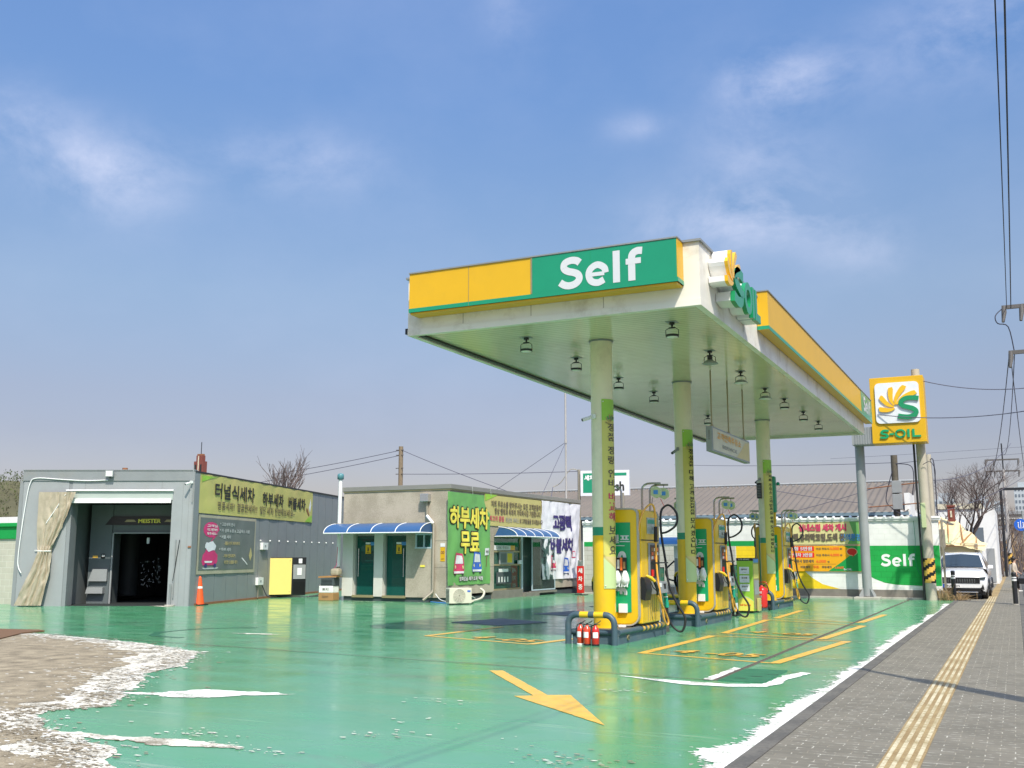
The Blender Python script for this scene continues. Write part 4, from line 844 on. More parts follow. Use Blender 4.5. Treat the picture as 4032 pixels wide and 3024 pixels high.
for k, s_ in enumerate(['소화기', '대형', 'ABC', '20kg']): b.text(s_, wrap, -.03, .17-.12*k, 0, 'ink_faded' if k else 'white', .003, w=.10, h=.07)
b.build('marking', t)
# green self-service kiosk
ko = (-6.98, 29.6, 0); t = thing('vending_kiosk', 'lime green and yellow wash card kiosk between the second and third pumps', 'kiosk', ko); b = MB()
b.box((-.24, 0, .05), (.22, .75, 1.52), 'lime', .01); b.box((-.22, .03, 0), (.2, .7, .05), 'black'); b.box((-.243, -.004, 1.45), (.225, .755, 1.53), 'black', .004); b.box((.221, .04, .1), (.228, .71, 1.38), 'frame_gold'); b.build('cabinet', t)
b = MB(); KF = FR((0, -.003, 0), (1, 0, 0), (0, 0, 1)); hp = [(-.235, .06)]+[(.215, .06)]+[(.215-.45*i/12, .30+.16*math.sin(math.pi*(i/12)*.8+.25)) for i in range(13)]; b.poly(hp, 'col_banner_light', KF); b.build('front_panel', t); b = MB(); b.poly([(x, z*.93) for x, z in hp], 'letter_yellow', lambda a, c, d=0: KF(a, c, .003)); b.build('lower_panel', t); b = MB(); b.box((-.2, -.0045, 1.46), (.18, -.004, 1.52), 'ink')
kb = b; b = MB()
for k, s_ in enumerate(['물티슈', '휴지통', '분리수거']):
    b.poly([(-.16, 1.08-.24*k), (.12, 1.08-.24*k), (.12, 1.28-.24*k), (-.16, 1.28-.24*k)], 'banner_white', lambda a, c, d=0: KF(a, c, .004)); b.text(s_, KF, -.02, 1.21-.24*k, 0, 'ink_brown', .002, w=.16, h=.05, lift=.006); b.text('1,000원', KF, -.02, 1.13-.24*k, 0, 'ink_faded', 0, w=.13, h=.025, lift=.006)
b.build('notice', t); b = kb; b.text('S-OIL SERVICE', lambda a, c, d=0: KF(a, c, d+.003), -.02, 1.49, 0, 'white', .001, w=.32, h=.035); b.text('Self Service', KF, -.02, .22, 0, 'price_orange', .003, w=.3, h=.05, lift=.006); b.build('front_panel', t)
b = MB(); SF = FR((.229, 0, 0), (0, 1, 0), (0, 0, 1)); b.poly([(.06, .95), (.7, .95), (.7, 1.36), (.06, 1.36)], 'col_banner', SF); b.poly([(.1, .5), (.66, .5), (.66, .9), (.1, .9)], 'grey_light', lambda a, c, d=0: SF(a, c, .004)); b.poly([(.06, 1.40), (.7, 1.40), (.7, 1.50), (.06, 1.50)], 'blue_light', lambda a, c, d=0: SF(a, c, .004)); b.box((.24, .30, .04), (.30, .6, .40), 'banner_yellow', .01); b.build('side_panel', t)
# slim dark green price boards
def price_stand():
    t = thing('price_stand', '', 'price board', (0, 0, 0), 'slim price boards behind the pumps'); b = MB(); b.box((-.03, 0, .12), (.03, .46, 1.33), 'green_sign', .004)
    for y in (0, .46): b.box((-.035, y-.012, 0), (.035, y+.012, 1.35), 'black')
    b.box((-.035, 0, 1.33), (.035, .46, 1.352), 'black'); b.box((-.12, -.02, 0), (.12, .48, .03), 'black'); b.build('frame', t)
    b = MB(); F_ = FR((.031, 0, 0), (0, 1, 0), (0, 0, 1))
    F2 = FR((0, -.013, 0), (1, 0, 0), (0, 0, 1))
    for k, s_ in enumerate(['휘발유', '경유', '등유', '가격']): b.text(s_, F_, .12, 1.18-.21*k, 0, 'letter_yellow', .004, w=.12, h=.09); b.text('%d' % (1598-91*k), F_, .32, 1.18-.21*k, 0, 'tarp_green', .004, w=.16, h=.08)
    b.poly([(.04, .16), (.42, .16), (.42, .34), (.04, .34)], 'banner_white', lambda a, c, d=0: F_(a, c, .004)); b.build('price_text', t); return t
ps = price_stand(); ps.location = (-6.92, 21.3, .0); ps['label'] = 'dark green price board just behind the nearest pump'; dup(ps, (-6.9, 27.75, 0), 0, 'dark green price board between the middle pump and the lime kiosk')
# yellow umbrella-like washer pole behind third pump
b = MB((-7.2, 34.6, .25)); b.cyl((-7.1, 34.6, 0), (-7.1, 34.6, 3.35), .045, 'yellow', 12); b.cyl((-7.1, 34.6, 0), (-7.1, 34.6, .05), .15, 'dark_metal', 16)
b.box((-7.25, 34.45, 3.0), (-7.02, 34.7, 4.2), 'green_sign', .05); b.ball((-6.95, 34.6, 3.95), .06, 'hose_green', 10)
tag(b.build('signal_post'), 'yellow post with dark green lamp box rising behind the farthest pump', 'post')
# cone between islands
def cone(name, lb, p, h, m='cone_orange', rope=False):
    t = thing(name, lb, 'traffic cone', p); b = MB(); w = h*.19; b.box((-w*1.2, -w*1.2, 0), (w*1.2, w*1.2, h*.04), 'black', .01); b.lathe((0, 0, 0), [(w, h*.04), (w*.93, h*.1), (w*.30, h*.93), (w*.25, h*.97), (w*.12, h)], m, 24); b.build('cone_body', t)
    b = MB(); f = lambda z: w*.93+(w*.30-w*.93)*(z-.1)/.83+.004; b.lathe((0, 0, 0), [(f(.58), h*.58), (f(.65), h*.65)], 'white', 24); b.build('reflective_band', t); return t
cone('traffic_cone', 'tall orange traffic cone with white band at the corner of the wash building', (-24.1, 26.3, 0), .93)
cone('traffic_cone', 'small orange cone half hidden behind the middle pump', (-8.5, 31.3, 0), .55)
# ------------------------------------------------------------------ car wash building
A_ = Vector((-28.9, 23.2, 0)); B_ = Vector((-23.9, 25.6, 0)); C_ = Vector((-28.4, 40.4, 0))
fu = (B_-A_).normalized(); fn = Vector((fu.y, -fu.x, 0))            # front: u along A->B, outward normal
FL = (B_-A_).length; WH = 4.33
WF = FR(A_, fu, (0, 0, 1)); su = (C_-B_).normalized(); SL = (C_-B_).length; WS = FR(B_, su, (0, 0, 1)); sn = su.cross(Vector((0, 0, 1)))
def wbox(b, fr, u0, v0, u1, v1, d0, d1, m):        # box in a wall frame
    vs = [fr(u, v, d) for d in (d0, d1) for (u, v) in ((u0, v0), (u1, v0), (u1, v1), (u0, v1))]
    b.add(vs, [(3, 2, 1, 0), (4, 5, 6, 7), (0, 1, 5, 4), (1, 2, 6, 5), (2, 3, 7, 6), (3, 0, 4, 7)], m)
wb = thing('wash_building', 'grey metal clad car wash building with open dark bay and tied tarp curtain', 'building', A_)
b = MB(A_); S = FL/5.55
ox0, ox1, oz = 1.60*S, 4.86*S, 3.68
wbox(b, WF, 0, 0, 1.48*S, 4.0, -.16, 0, 'grey_light'); wbox(b, WF, 1.48*S, 0, ox0, 4.0, -.5, -.02, 'grey_steel'); wbox(b, WF, ox1, 0, 5.55*S, 4.0, -.16, 0, 'grey_light'); wbox(b, WF, ox0, oz, ox1, 4.0, -.16, -.004, 'grey_light')
wbox(b, WF, -.03, 4.0, FL+.02, WH, -.18, .03, 'grey_steel'); wbox(b, WF, -.04, WH, FL+.03, WH+.03, -.2, .05, 'grey_steel')
for u in (1.1, 3.6): wbox(b, WF, u*S+.9, 3.7, u*S+.91, 3.99, .0, .004, 'grey_steel')
wbox(b, WF, 5.2*S, 0, 5.21*S, 3.95, 0, .004, 'grey_steel'); wbox(b, WF, 5.40*S, 0, 5.41*S, 3.95, 0, .004, 'grey_steel')
wbox(b, WF, -.14, 0, -.02, 4.0, -.2, -.03, 'grey_steel'); b.build('front_wall', wb)
b = MB(A_); wbox(b, WS, 0, .0, SL, WH-.05, -.12, 0, 'grey_steel')
k = 0
u = .9
while u < SL: wbox(b, WS, u-.006, .05, u+.006, WH-.1, 0, .005, 'machine_grey'); u += .92
wbox(b, WS, -.02, 0, .35, WH, 0, .03, 'grey_steel'); wbox(b, WS, 0, WH-.05, SL, WH+.0, -.15, .04, 'dark_metal'); wbox(b, WS, .35, 0, SL, .07, 0, .03, 'rust')
for i in range(11): q = WS(5.63+i*.927, 2.15, .01); b.ball(q, .035, 'white', 8)
b.build('side_wall', wb)
b = MB(A_); D_ = A_+(C_-B_)*1.0
b.add([WF(0, WH-.02, -.1), WS(0, WH-.02, -.1), WS(SL, WH-.02, -.1), D_+Vector((0, 0, WH-.02))], [(0, 1, 2, 3)], 'grey_steel'); b.build('roof', wb)
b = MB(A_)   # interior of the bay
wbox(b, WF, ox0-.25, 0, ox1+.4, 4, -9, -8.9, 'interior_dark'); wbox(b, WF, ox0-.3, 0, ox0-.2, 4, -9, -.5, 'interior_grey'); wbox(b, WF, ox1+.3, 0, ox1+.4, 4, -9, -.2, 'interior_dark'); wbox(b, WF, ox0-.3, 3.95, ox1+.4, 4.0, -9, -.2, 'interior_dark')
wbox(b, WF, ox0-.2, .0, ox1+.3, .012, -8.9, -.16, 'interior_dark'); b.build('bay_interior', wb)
b = MB(A_)   # gantry washer
wbox(b, WF, ox0+.02, 0, ox0+.75, 3.3, -2.4, -1.6, 'machine_grey'); wbox(b, WF, ox0+.75, 2.35, ox1+.25, 3.3, -2.4, -1.65, 'machine_grey')
P = [(ox0+.5, 2.62), (ox1+.2, 2.62), (ox1+.2, 2.9), (ox0+.72, 2.9)]; b.extr(P, lambda a, c, d=0: WF(a, c, -1.64+d), .05, 0, 'black')
b.text('MEISTER', lambda a, c, d=0: WF(a, c, -1.588+d), ox0+2.0, 2.75, 0, 'letter_yellow', .01, w=.75, h=.13)
for u0, u1 in ((1.15, 1.55), (2.5, 3.1)): b.extr([(ox0+u0, 2.72), (ox0+u1, 2.72), (ox0+u1-.08, 2.80), (ox0+u0+.08, 2.80)], lambda a, c, d=0: WF(a, c, -1.585+d), .004, 0, 'frame_gold')
b.extr([(ox0+.08, .75), (ox0+.7, .75), (ox0+.7, 1.15), (ox0+.22, 1.15)], lambda a, c, d=0: WF(a, c, -1.6+d), .12, 0, 'grey_light'); b.extr([(ox0+.05, .35), (ox0+.62, .35), (ox0+.62, .55), (ox0+.1, .55)], lambda a, c, d=0: WF(a, c, -1.6+d), .2, 0, 'grey_light')
wbox(b, WF, ox0+.44, 1.5, ox0+.56, 1.66, -1.6, -1.57, 'black'); wbox(b, WF, ox0+.47, 1.56, ox0+.50, 1.62, -1.57, -1.565, 'white_clean'); wbox(b, WF, ox0+.52, 1.56, ox0+.55, 1.62, -1.57, -1.565, 'white_clean'); wbox(b, WF, ox0+.15, 1.52, ox0+.32, 1.60, -1.6, -1.59, 'yellow_paint')
wbox(b, WF, ox0+.78, 0, ox0+.83, 2.35, -1.62, -1.56, 'grey_light'); wbox(b, WF, ox0+.83, 2.33, ox1+.2, 2.37, -1.62, -1.56, 'grey_light'); b.tube([WF(ox0+.5, 2.35, -4), WF(ox0+.5, .2, -4)], .35, 'interior_dark', 14); b.tube([WF(ox0+1.85, 2.2, -2), WF(ox0+1.85, 2.0, -2)], .05, 'glove_white', 10)
rnd = random.Random(4)
for k in range(70):
    q = WF(ox0+1.55+rnd.random()*.7, .55+rnd.random()*.9, -2.3+rnd.random()*.1); b.add([q, q+Vector((rnd.uniform(-.09, .09), 0, rnd.uniform(-.05, .05))), q+Vector((rnd.uniform(-.05, .05), .02, rnd.uniform(-.09, .09)))], [(0, 1, 2)], 'interior_grey')
b.build('washing_machine', wb)
b = MB(A_); wbox(b, WF, ox0-.18*S, 3.38, ox1+.02, 3.64, .0, .02, 'shutter'); wbox(b, WF, ox0-.02, 3.28, ox1-.02, 3.42, .02, .06, 'white'); b.tube([WF(1.42*S, 3.68, .06), WF(ox1+.05, 3.68, .06)], .03, 'white', 10); b.build('roller_shutter', wb)
# curtain: gathered tarp
b = MB(A_)
def cur(u, v):      # v 0 bottom .. 1 top
    lo, hi = (.20, 1.05); 
    key = [(0, .05, .92), (.1, .20, 1.0), (.3, .5, 1.12), (.46, .68, 1.10), (.475, .66, 1.08), (.52, .60, 1.14), (.7, .56, 1.40), (.85, .55, 1.62), (1., .54, 1.78)]
    for (a, l0, r0), (c, l1, r1) in zip(key, key[1:]):
        if a <= v <= c: t = (v-a)/(c-a); L0 = l0+(l1-l0)*t; R0 = r0+(r1-r0)*t; break
    fold = (.03+.05*u if v > .5 else .10)*math.sin(u*(6+7*u if v > .5 else 10)+2.5*fnz(u*1.5, v*2.5, 7)+v*3) + .05*fnz(u*4, v*5, 4); dep = .06+abs(fold)*(1.0 if v < .47 else (.5+.9*u))+(.10*(1-v/.47) if v < .47 else 0)
    return WF((L0+(R0-L0)*u)*S, .03+3.60*v, dep)
b.grid(cur, 60, 60, 'tarp'); b.tube([cur(k/10, .475)+fn*.02 for k in range(11)], .018, 'white', 6); b.tube([WF(.53*S, 1.76, .05), WF(.9*S, 1.76, .05)], .012, 'white', 6); b.tube([cur(.72, .98)+fn*.02, cur(.35, .72)+fn*.02], .014, 'white', 6); b.build('tarp_curtain', wb)
b = MB(A_); b.tube(smooth_path([WF(2.75*S, 4.02, .05), WF(2.0*S, 4.0, .05), WF(1.2*S, 4.04, .05), WF(.42*S, 4.08, .05), WF(.22*S, 3.9, .06), WF(.12*S, 3.2, .05), WF(.06*S, 2.4, .06), WF(.02*S, 1.6, .06), WF(.05*S, 1.25, .07), WF(.16*S, 1.05, .08)], 5), .017, 'white', 8); b.build('conduit', wb)
b = MB(A_); wbox(b, WF, 5.04*S, .25, 5.07*S, 2.1, .01, .04, 'grey_steel'); b.cyl(WF(4.98*S, .0, .08), WF(4.98*S, .05, .08), .16, 'concrete', 14); b.cyl(WF(4.98*S, 0, .08), WF(4.98*S, .7, .08), .03, 'grey_steel', 10); b.tube([WF(5.18*S, 2.1, .03), WF(5.03*S, .8, .04)], .012, 'dark_metal', 6)
wbox(b, WF, 5.45*S, 1.85, 5.56*S, 1.9, 0, .03, 'rust'); b.tube([WF(5.52*S, 3.3, .04), WF(5.52*S, 4.5, .04)], .015, 'grey_light', 6); b.build('door_latch', wb)
t = thing('floodlight', 'small white floodlight on the front edge of the wash building roof', 'lamp', WF(2.85*S, 4.2, .1)); b = MB(WF(2.85*S, 4.2, .1))
wbox(b, WF, 2.70*S, 4.12, 2.95*S, 4.33, .1, .18, 'grey_light'); b.build('housing', t); b = MB(WF(2.85*S, 4.2, .1)); wbox(b, WF, 2.72*S, 4.14, 2.93*S, 4.30, .181, .186, 'lamp_lens'); b.build('lens', t); b = MB(WF(2.85*S, 4.2, .1)); b.tube([WF(2.83*S, 4.08, .0), WF(2.83*S, 4.1, .1), WF(2.83*S, 4.14, .14)], .015, 'dark_metal', 6); b.build('bracket', t)
cctv('white security camera at the front corner of the wash building', WF(5.5*S, 3.95, .08), fn*.8-fu*.5+Vector((0, 0, -.3)))
def cloth_frame(fr, amp, seed=0., k=1.):
    f = lambda a, c, d=0: fr(a, c, d*1.6+.03+amp*(fnz(a*.9*k, c*.8*k, seed, 1.2)+.35*math.sin(a*6*k+2*math.sin(c*2))))
    f.dens = .10; return f
def cloth(b, fr, u0, v0, u1, v1, m, nu=24, nv=12, sag=0., neck=0.):
    def f(u, v):
        uu = u0+(u1-u0)*u; vv = v0+(v1-v0)*v; vv -= sag*math.sin(math.pi*((u*3) % 1))*v*.3
        return fr(uu, vv, 0)
    b.grid(f, max(nu, int((u1-u0)/.08)), max(nv, int((v1-v0)/.08)), m)
def banner(name, lb, org, fr, rect_, m, fn_, amp=.02, seed=0., group=None, nu=30, nv=16, k=1., edge='white'):
    b = MB(org); cf = cloth_frame(fr, amp, seed, k); u0, v0, u1, v1 = rect_; cloth(b, cf, u0, v0, u1, v1, m, nu, nv); fn_(b, cf); o = b.build(name); tag(o, lb, 'banner', group); return o
def f1(b, fr):
    b.poly([(.5, 4.22), (.5, 4.0), (1.1, 4.15), (1.7, 4.22)], 'lime', off(fr, .006)); 
    b.text('터널식세차', fr, 3.15, 3.78, 0, 'ink', .015, w=3.3, h=.52, lift=.012); b.text('하부세차', fr, 6.65, 3.72, 0, 'ink', .015, w=2.1, h=.50, lift=.012); b.text('버블세차', fr, 9.2, 3.70, 0, 'ink', .015, w=1.95, h=.48, lift=.012)
    b.text('명품세차!  깔끔한세차!!  일단 세차 한번해보세요~', fr, 5.35, 3.28, 0, 'ink_brown', .005, w=7.2, h=.29, lift=.012)
    b.poly([(10.2, 3.0), (11.0, 3.0), (11.05, 3.3), (10.6, 3.2)], 'lime', off(fr, .007)); b.poly([(10.3, 3.5), (10.6, 3.25), (10.7, 3.3), (10.4, 3.6)], 'rust', off(fr, .007)); b.poly([(10.6, 3.6), (10.75, 3.4), (10.9, 3.7), (10.8, 4.0)], 'white', off(fr, .007))
banner('advertising_banner', 'wide yellow-green banner with large black lettering along the wash building side', WS(5, 3.6), WS, (.36, 2.98, 11.1, 4.27), 'banner_lime', f1, .018, 3, nu=60)
# chalk board poster with a plain toy-like pink car under foam
def f2(b, fr):
    g = off(fr, .005)
    b.poly([(.52, 1.12), (4.98, 1.12), (4.98, 2.84), (.52, 2.84)], 'chalk', g)
    b.poly([(.7+.65+.6*math.cos(a*.5), 2.45+.26*math.sin(a*.5)) for a in range(0, 13)]+[(1.25, 2.0)], 'pink', off(g, .003))
    for k, s_ in enumerate(['고객님', '저도 깨끗하게', '해주세요~']): b.text(s_, fr, 1.4, 2.58-.13*k, 0, 'white', .006, w=.75, h=.09, lift=.012)
    for k, (s_, w, u, m) in enumerate([('* 고압세척 분사', 1.2, 2.0, 'chalk_white'), ('* 카 샴푸 & 폼 & 고급왁스 사용', 2.5, 2.0, 'chalk_white'), ('* 버블 세차', .9, 2.0, 'chalk_white'), ('- 물음 먼지 제거까지', 1.3, 2.35, 'chalk_yellow'), ('* 하부 세차', .95, 2.0, 'chalk_white'), ('- 하부 먼지제거', 1.0, 2.3, 'chalk_yellow'), ('깨끗한 오염물 제거', 1.1, 2.4, 'chalk_yellow')]):
        b.text(s_, fr, u, 2.66-.215*k, 0, m, .006, w=w, h=.12, align='L', lift=.011)
    car = [(.80, 1.28), (1.75, 1.28), (1.9, 1.4), (1.9, 1.62), (1.7, 1.72), (1.6, 1.95), (1.1, 1.98), (.95, 1.72), (.78, 1.62), (.72, 1.4)]; b.poly(car, 'pink', off(g, .004))
    foam = [(1.32+.42*math.cos(a*.4), 1.90+.16*math.sin(a*.4)+.03*math.cos(a*2)) for a in range(16)]; b.poly(foam, 'banner_white', off(g, .007))
    b.poly([(.9, 1.42), (1.5, 1.42), (1.45, 1.36), (.95, 1.36)], 'white', off(g, .007))
    for cx in (1.0, 1.7): b.poly([(cx+.11*math.cos(a*.785), 1.27+.07*math.sin(a*.785)) for a in range(8)], 'ink_violet', off(g, .009))
    b.poly([(.75, 1.2), (2.0, 1.2), (1.9, 1.16), (.9, 1.15)], 'chalk_white', off(g, .003)); b.poly([(3.9, 1.5), (4.4, 1.25), (4.42, 1.29), (3.92, 1.54)], 'white', off(g, .004)); b.poly([(4.5, 1.6), (4.65, 1.4), (4.8, 1.6), (4.65, 1.9)], 'chalk_yellow', off(g, .004))
banner('poster', 'dark grey chalkboard style poster with pink cartoon car below the yellow-green banner', WS(2.7, 2), WS, (.40, .99, 5.1, 2.93), 'poster_edge', f2, .012, 8, nu=40)
# white electrical boxes
for lb, (u, v, w, h) in (('small white switch box on the wash building side beside the poster', (5.62, 1.82, .5, .26)), ('white electric box low on the wash building side, left of the yellow panel', (5.3, .52, .5, .27))):
    b = MB(WS(u+.2, v, 0)); wbox(b, WS, u, v, u+w, v+h, .01, .12, 'white'); wbox(b, WS, u+w*.35, v+h*.35, u+w*.6, v+h*.65, .12, .125, 'grey_light')
    if v < 1: b.tube([WS(u+.15, v, .06), WS(u+.15, .05, .06)], .02, 'pipe_grey', 6); b.tube(smooth_path([WS(u+.4, v+.05, .08), WS(u+.6, .35, .1), WS(u+.7, .1, .2), WS(u+.95, .04, .35), WS(u+1.4, .04, .3)], 4), .018, 'cable', 6)
    tag(b.build('electric_box'), lb, 'electric box')
# pay machine with bright yellow panel
po = WS(7.2, 0, 1.1); t = thing('payment_machine', 'wash payment machine with bright yellow side panel and black frame', 'machine', po); b = MB(po)
PF = FR((-26.35, 32.05, 0), (.76, .65, 0), (0, 0, 1))
b.obox((-25.75, 32.75, .80), (.53, .848), .78, .3, .73, 'dark_metal', .02); PF = FR(Vector((-25.75, 32.75, .80))+Vector((.848, -.53, 0))*.301, (.53, .848, 0), (0, 0, 1))
b.build('housing', t)
b = MB(po); NF = FR(Vector((-25.75, 32.75, .80))+Vector((.848, -.53, 0))*.301, (.53, .848, 0), (0, 0, 1)); wbox(b, NF, -.72, -.68, .18, .70, 0, .03, 'panel_yellow'); 
for (a, c) in ((-.05+.15, .6), (.1, -.58)): b.ball(NF(a, c, .032), .015, 'frame_gold', 6)
b.build('side_panel', t)
b = MB(po); wbox(b, NF, .24, -.1, .74, .45, 0, .04, 'grey_light'); wbox(b, NF, .40, .05, .58, .32, .04, .05, 'white_clean'); wbox(b, NF, .46, .50, .60, .68, 0, .02, 'white_clean'); wbox(b, NF, .25, -.68, .74, -.2, .0, .004, 'black'); b.build('control_panel', t)
b = MB(po); 
for k in range(9): b.tube([WS(6.9+.3*k, .03, 1.3+.1*math.sin(k*2)), WS(7.1+.3*k, .05, 1.45+.15*math.cos(k*3))], .012+.006*(k % 3), ('cable', 'pipe_grey', 'rubber')[k % 3], 6)
b.build('loose_hose', t)
# boundary block wall at the far left
t = thing('boundary_wall', 'beige block wall with bright green coping at the left edge', 'wall', (-33, 24, 0)); b = MB((-33, 24, 0)); b.box((-42, 24.0, -.02), (-29.0, 24.3, 2.15), 'block_beige'); b.box((-30.95, 23.985, 0), (-30.90, 23.998, 2.14), 'white'); b.build('wall_body', t)
b = MB((-33, 24, 0)); b.box((-42, 23.95, 2.15), (-29.0, 24.35, 2.55), 'green_paint', .01); b.box((-42, 23.88, 2.55), (-28.98, 24.42, 2.68), 'green_paint', .02); b.box((-30.95, 23.93, 2.17), (-30.9, 23.949, 2.53), 'green_paint'); b.build('coping', t)

# ------------------------------------------------------------------ office building
ofo = Vector((-20, 35, 0)); of = thing('office_building', 'low beige station office with two glass doors in front and blue awnings', 'building', ofo)
X0, X1, Y0, Y1, ZT = -22.08, -17.62, 31.4, 43.35, 4.03
b = MB(ofo); T = .25; g = 'granite_wall'
def seg(x0, x1, z0, z1, m=g, y=Y0): b.box((x0, y, z0), (x1, y+T, z1), m)
seg(X0, -21.62, .16, 2.36, 'stucco_light'); seg(-20.72, -20.34, .16, 2.36, 'stucco_light'); seg(-19.38, -19.0, .16, 2.36); seg(-19.0, -18.33, .16, 1.84); seg(-18.33, X1, .16, 2.36); seg(X0, X1, 2.36, ZT-.12)
def segx(y0, y1, z0, z1, m=g): b.box((X1-T, y0, z0), (X1, y1, z1), m)
segx(Y0+T, 34.8, .26, 2.36); segx(40.45, Y1, .26, 2.36); segx(Y0+T, Y1, 2.36, ZT-.12)
b.box((X0, Y0+T, .16), (X0+T, Y1, ZT-.12), g); b.box((X0+T, Y1-T, .16), (X1-T, Y1, ZT-.12), g)
for z in (1.18, 2.10):
    b.box((-18.32, Y0-.004, z), (X1-.004, Y0+.0, z+.015), 'concrete_dark'); b.box((X1, Y0+.02, z), (X1+.004, 34.78, z+.015), 'concrete_dark')
b.build('wall', of)
b = MB(ofo); b.box((X0-.04, Y0-.05, ZT-.12), (X1+.06, Y1+.04, ZT+.04), 'parapet', .01); b.box((X0-.02, Y0-.03, ZT-.16), (X1+.04, Y1+.02, ZT-.12), 'frame_gold'); b.build('roof_edge', of)
b = MB(ofo); b.box((X0+.05, Y0+.06, -.02), (X1-.06, Y1-.05, .16), 'plinth'); b.box((X1-.25, 34.7, 0), (X1+.02, 37.3, .30), 'concrete_dark'); b.box((X1-.6, 37.3, 0), (X1+.15, 38.6, .16), 'concrete_dark'); b.build('plinth', of)
b = MB(ofo); b.box((X0+T, Y0+T, .16), (X1-T, Y1-T, .18), 'interior_grey'); b.box((-20.55, Y0+T, .18), (-20.5, 34.5, 2.6), 'interior_grey'); b.box((X0+T, 34.5, .18), (X1-T, 34.55, 2.6), 'interior_grey'); b.box((X0+T, 37.8, .18), (-19.6, 37.85, 2.6), 'interior_grey'); b.box((X0+T, Y0+T, 2.6), (X1-T, Y1-T, 2.64), 'interior_grey')
b.box((-19.9, 33.2, .9), (-19.1, 33.6, .95), 'white'); b.box((-19.7, 33.3, .3), (-19.3, 33.5, .9), 'white'); b.box((-19.7, 34.4, 1.4), (-19.2, 34.45, 2.0), 'white'); b.box((-18.6, 35.0, .18), (-18.1, 36.6, 1.1), 'plinth'); b.box((-20.0, 34.9, .18), (-19.9, 38.0, 2.3), 'wall_yellow'); b.box((-19.1, 35.2, 1.1), (-18.3, 36.0, 1.25), 'white'); b.build('interior', of)
def door(x0, x1, lb=None, hs=1):
    d = MB(ofo); z0, z1 = .2, 2.36; y = Y0+.16; w = .06
    d.box((x0, y, z0), (x0+w, y+.06, z1), 'frame_gold' if 0 else 'frame_alu'); d.box((x1-w, y, z0), (x1, y+.06, z1), 'frame_alu'); d.box((x0+w, y, z1-w), (x1-w, y+.06, z1), 'frame_alu'); d.box((x0, Y0-.03, .12), (x1, y+.1, z0), 'frame_gold')
    o = d.build('door', of, lb); g_ = MB(ofo); g_.box((x0+w, y+.02, z0+.0), (x1-w, y+.035, z1-w), 'glass_dark'); g_.build('pane', o)
    h = MB(ofo); hx = x0+.16 if hs > 0 else x1-.17; h.tube([(hx, y-.04, .85), (hx, y-.04, 1.85)], .016, 'silver', 8)
    for z in (.95, 1.75): h.tube([(hx, y-.04, z), (hx, y+.02, z)], .01, 'silver', 6)
    h.build('handle', o)
    s = MB(ofo); cx = (x0+x1)/2+.1*hs*0; s.box((cx-.02, y-.002, 1.66), (cx+.20, y+.018, 1.98), 'yellow_sign'); s.box((cx-.02, y-.003, 2.0), (cx+.18, y+.018, 2.07), 'banner_white'); s.box((cx+.2, y-.003, 1.96), (cx+.38 if x1-cx > .45 else cx+.3, y+.018, 2.08), 'blue_light')
    SF_ = FR((0, y-.003, 0), (1, 0, 0), (0, 0, 1)); s.ball((cx+.09, y-.003, 1.87), .025, 'ink', 8, .8); s.box((cx+.065, y-.006, 1.75), (cx+.115, y-.003, 1.85), 'ink'); s.text('화장실', SF_, cx+.09, 1.70, 0, 'ink', .001, w=.13, h=.04); s.build('notice', o)
door(-21.62, -20.72, 'left glass toilet door with yellow notice', 1); door(-20.34, -19.38, 'right glass toilet door with yellow notice', -1)
b = MB(ofo); b.box((-19.02, Y0-.01, 1.84), (-18.33, Y0+.1, 1.89), 'teal_frame'); b.box((-19.0, Y0, 2.31), (-18.33, Y0+.1, 2.36), 'teal_frame')
for x in (-19.0, -18.68, -18.38): b.box((x, Y0, 1.89), (x+.05, Y0+.1, 2.31), 'teal_frame')
w = b.build('window', of); b = MB(ofo); b.box((-18.95, Y0+.05, 1.89), (-18.38, Y0+.06, 2.31), 'glass_dark'); b.build('pane', w)
# shop window and sliding door on the forecourt side
b = MB(ofo); y0, y1 = 34.8, 37.25; fx = X1-.05
for y in (y0, y1-.06): b.box((fx-.08, y, .30), (fx, y+.06, 2.36), 'frame_gold')
for z in (.30, 1.22, 1.72, 2.28): b.box((fx-.08, y0+.06, z), (fx, y1-.06, z+.06), 'frame_gold')
b.box((fx-.02, 35.35, 1.27), (fx+.03, 36.55, 1.74), 'grey_light'); 
w = b.build('shop_window', of); b = MB(ofo); b.box((fx-.05, y0+.06, .36), (fx-.04, y1-.06, 2.28), 'glass_teal'); b.build('pane', w)
b = MB(ofo); b.box((fx+.031, 35.42, 1.33), (fx+.035, 35.9, 1.68), 'interior_grey'); b.box((fx+.031, 35.98, 1.33), (fx+.035, 36.4, 1.68), 'wall_yellow'); b.box((fx+.0, 35.1, .55), (fx+.01, 36.4, .98), 'plinth'); b.box((fx, 35.3, .98), (fx+.01, 36.1, 1.1), 'white')
for k in range(4): b.box((fx+.011, 35.25+.25*k, .6), (fx+.014, 35.35+.25*k, .8), 'white')
b.box((fx, 34.9, 1.80), (fx+.01, 36.3, 1.98), 'banner_white'); b.text('S-OIL 주유소', FR((fx+.011, 0, 0), (0, 1, 0), (0, 0, 1)), 35.6, 1.89, 0, 'ink_faded', .003, w=1.1, h=.1); b.box((fx, 36.3, 1.8), (fx+.01, 36.7, 1.98), 'orange_board'); b.box((fx+.02, 36.9, 1.27), (fx+.1, 37.15, 1.42), 'banner_white'); b.build('window_display', w)
b = MB(ofo); b.box((X1-.45, 37.25, .16), (X1-.35, 38.1, 2.36), 'teal_frame'); b.box((X1-.06, 37.25, .16), (X1, 37.35, 2.36), 'teal_frame'); b.box((X1-.4, 38.1, .16), (X1-.35, 40.4, 2.36), 'interior_grey'); b.build('porch', of)
b = MB(ofo); 
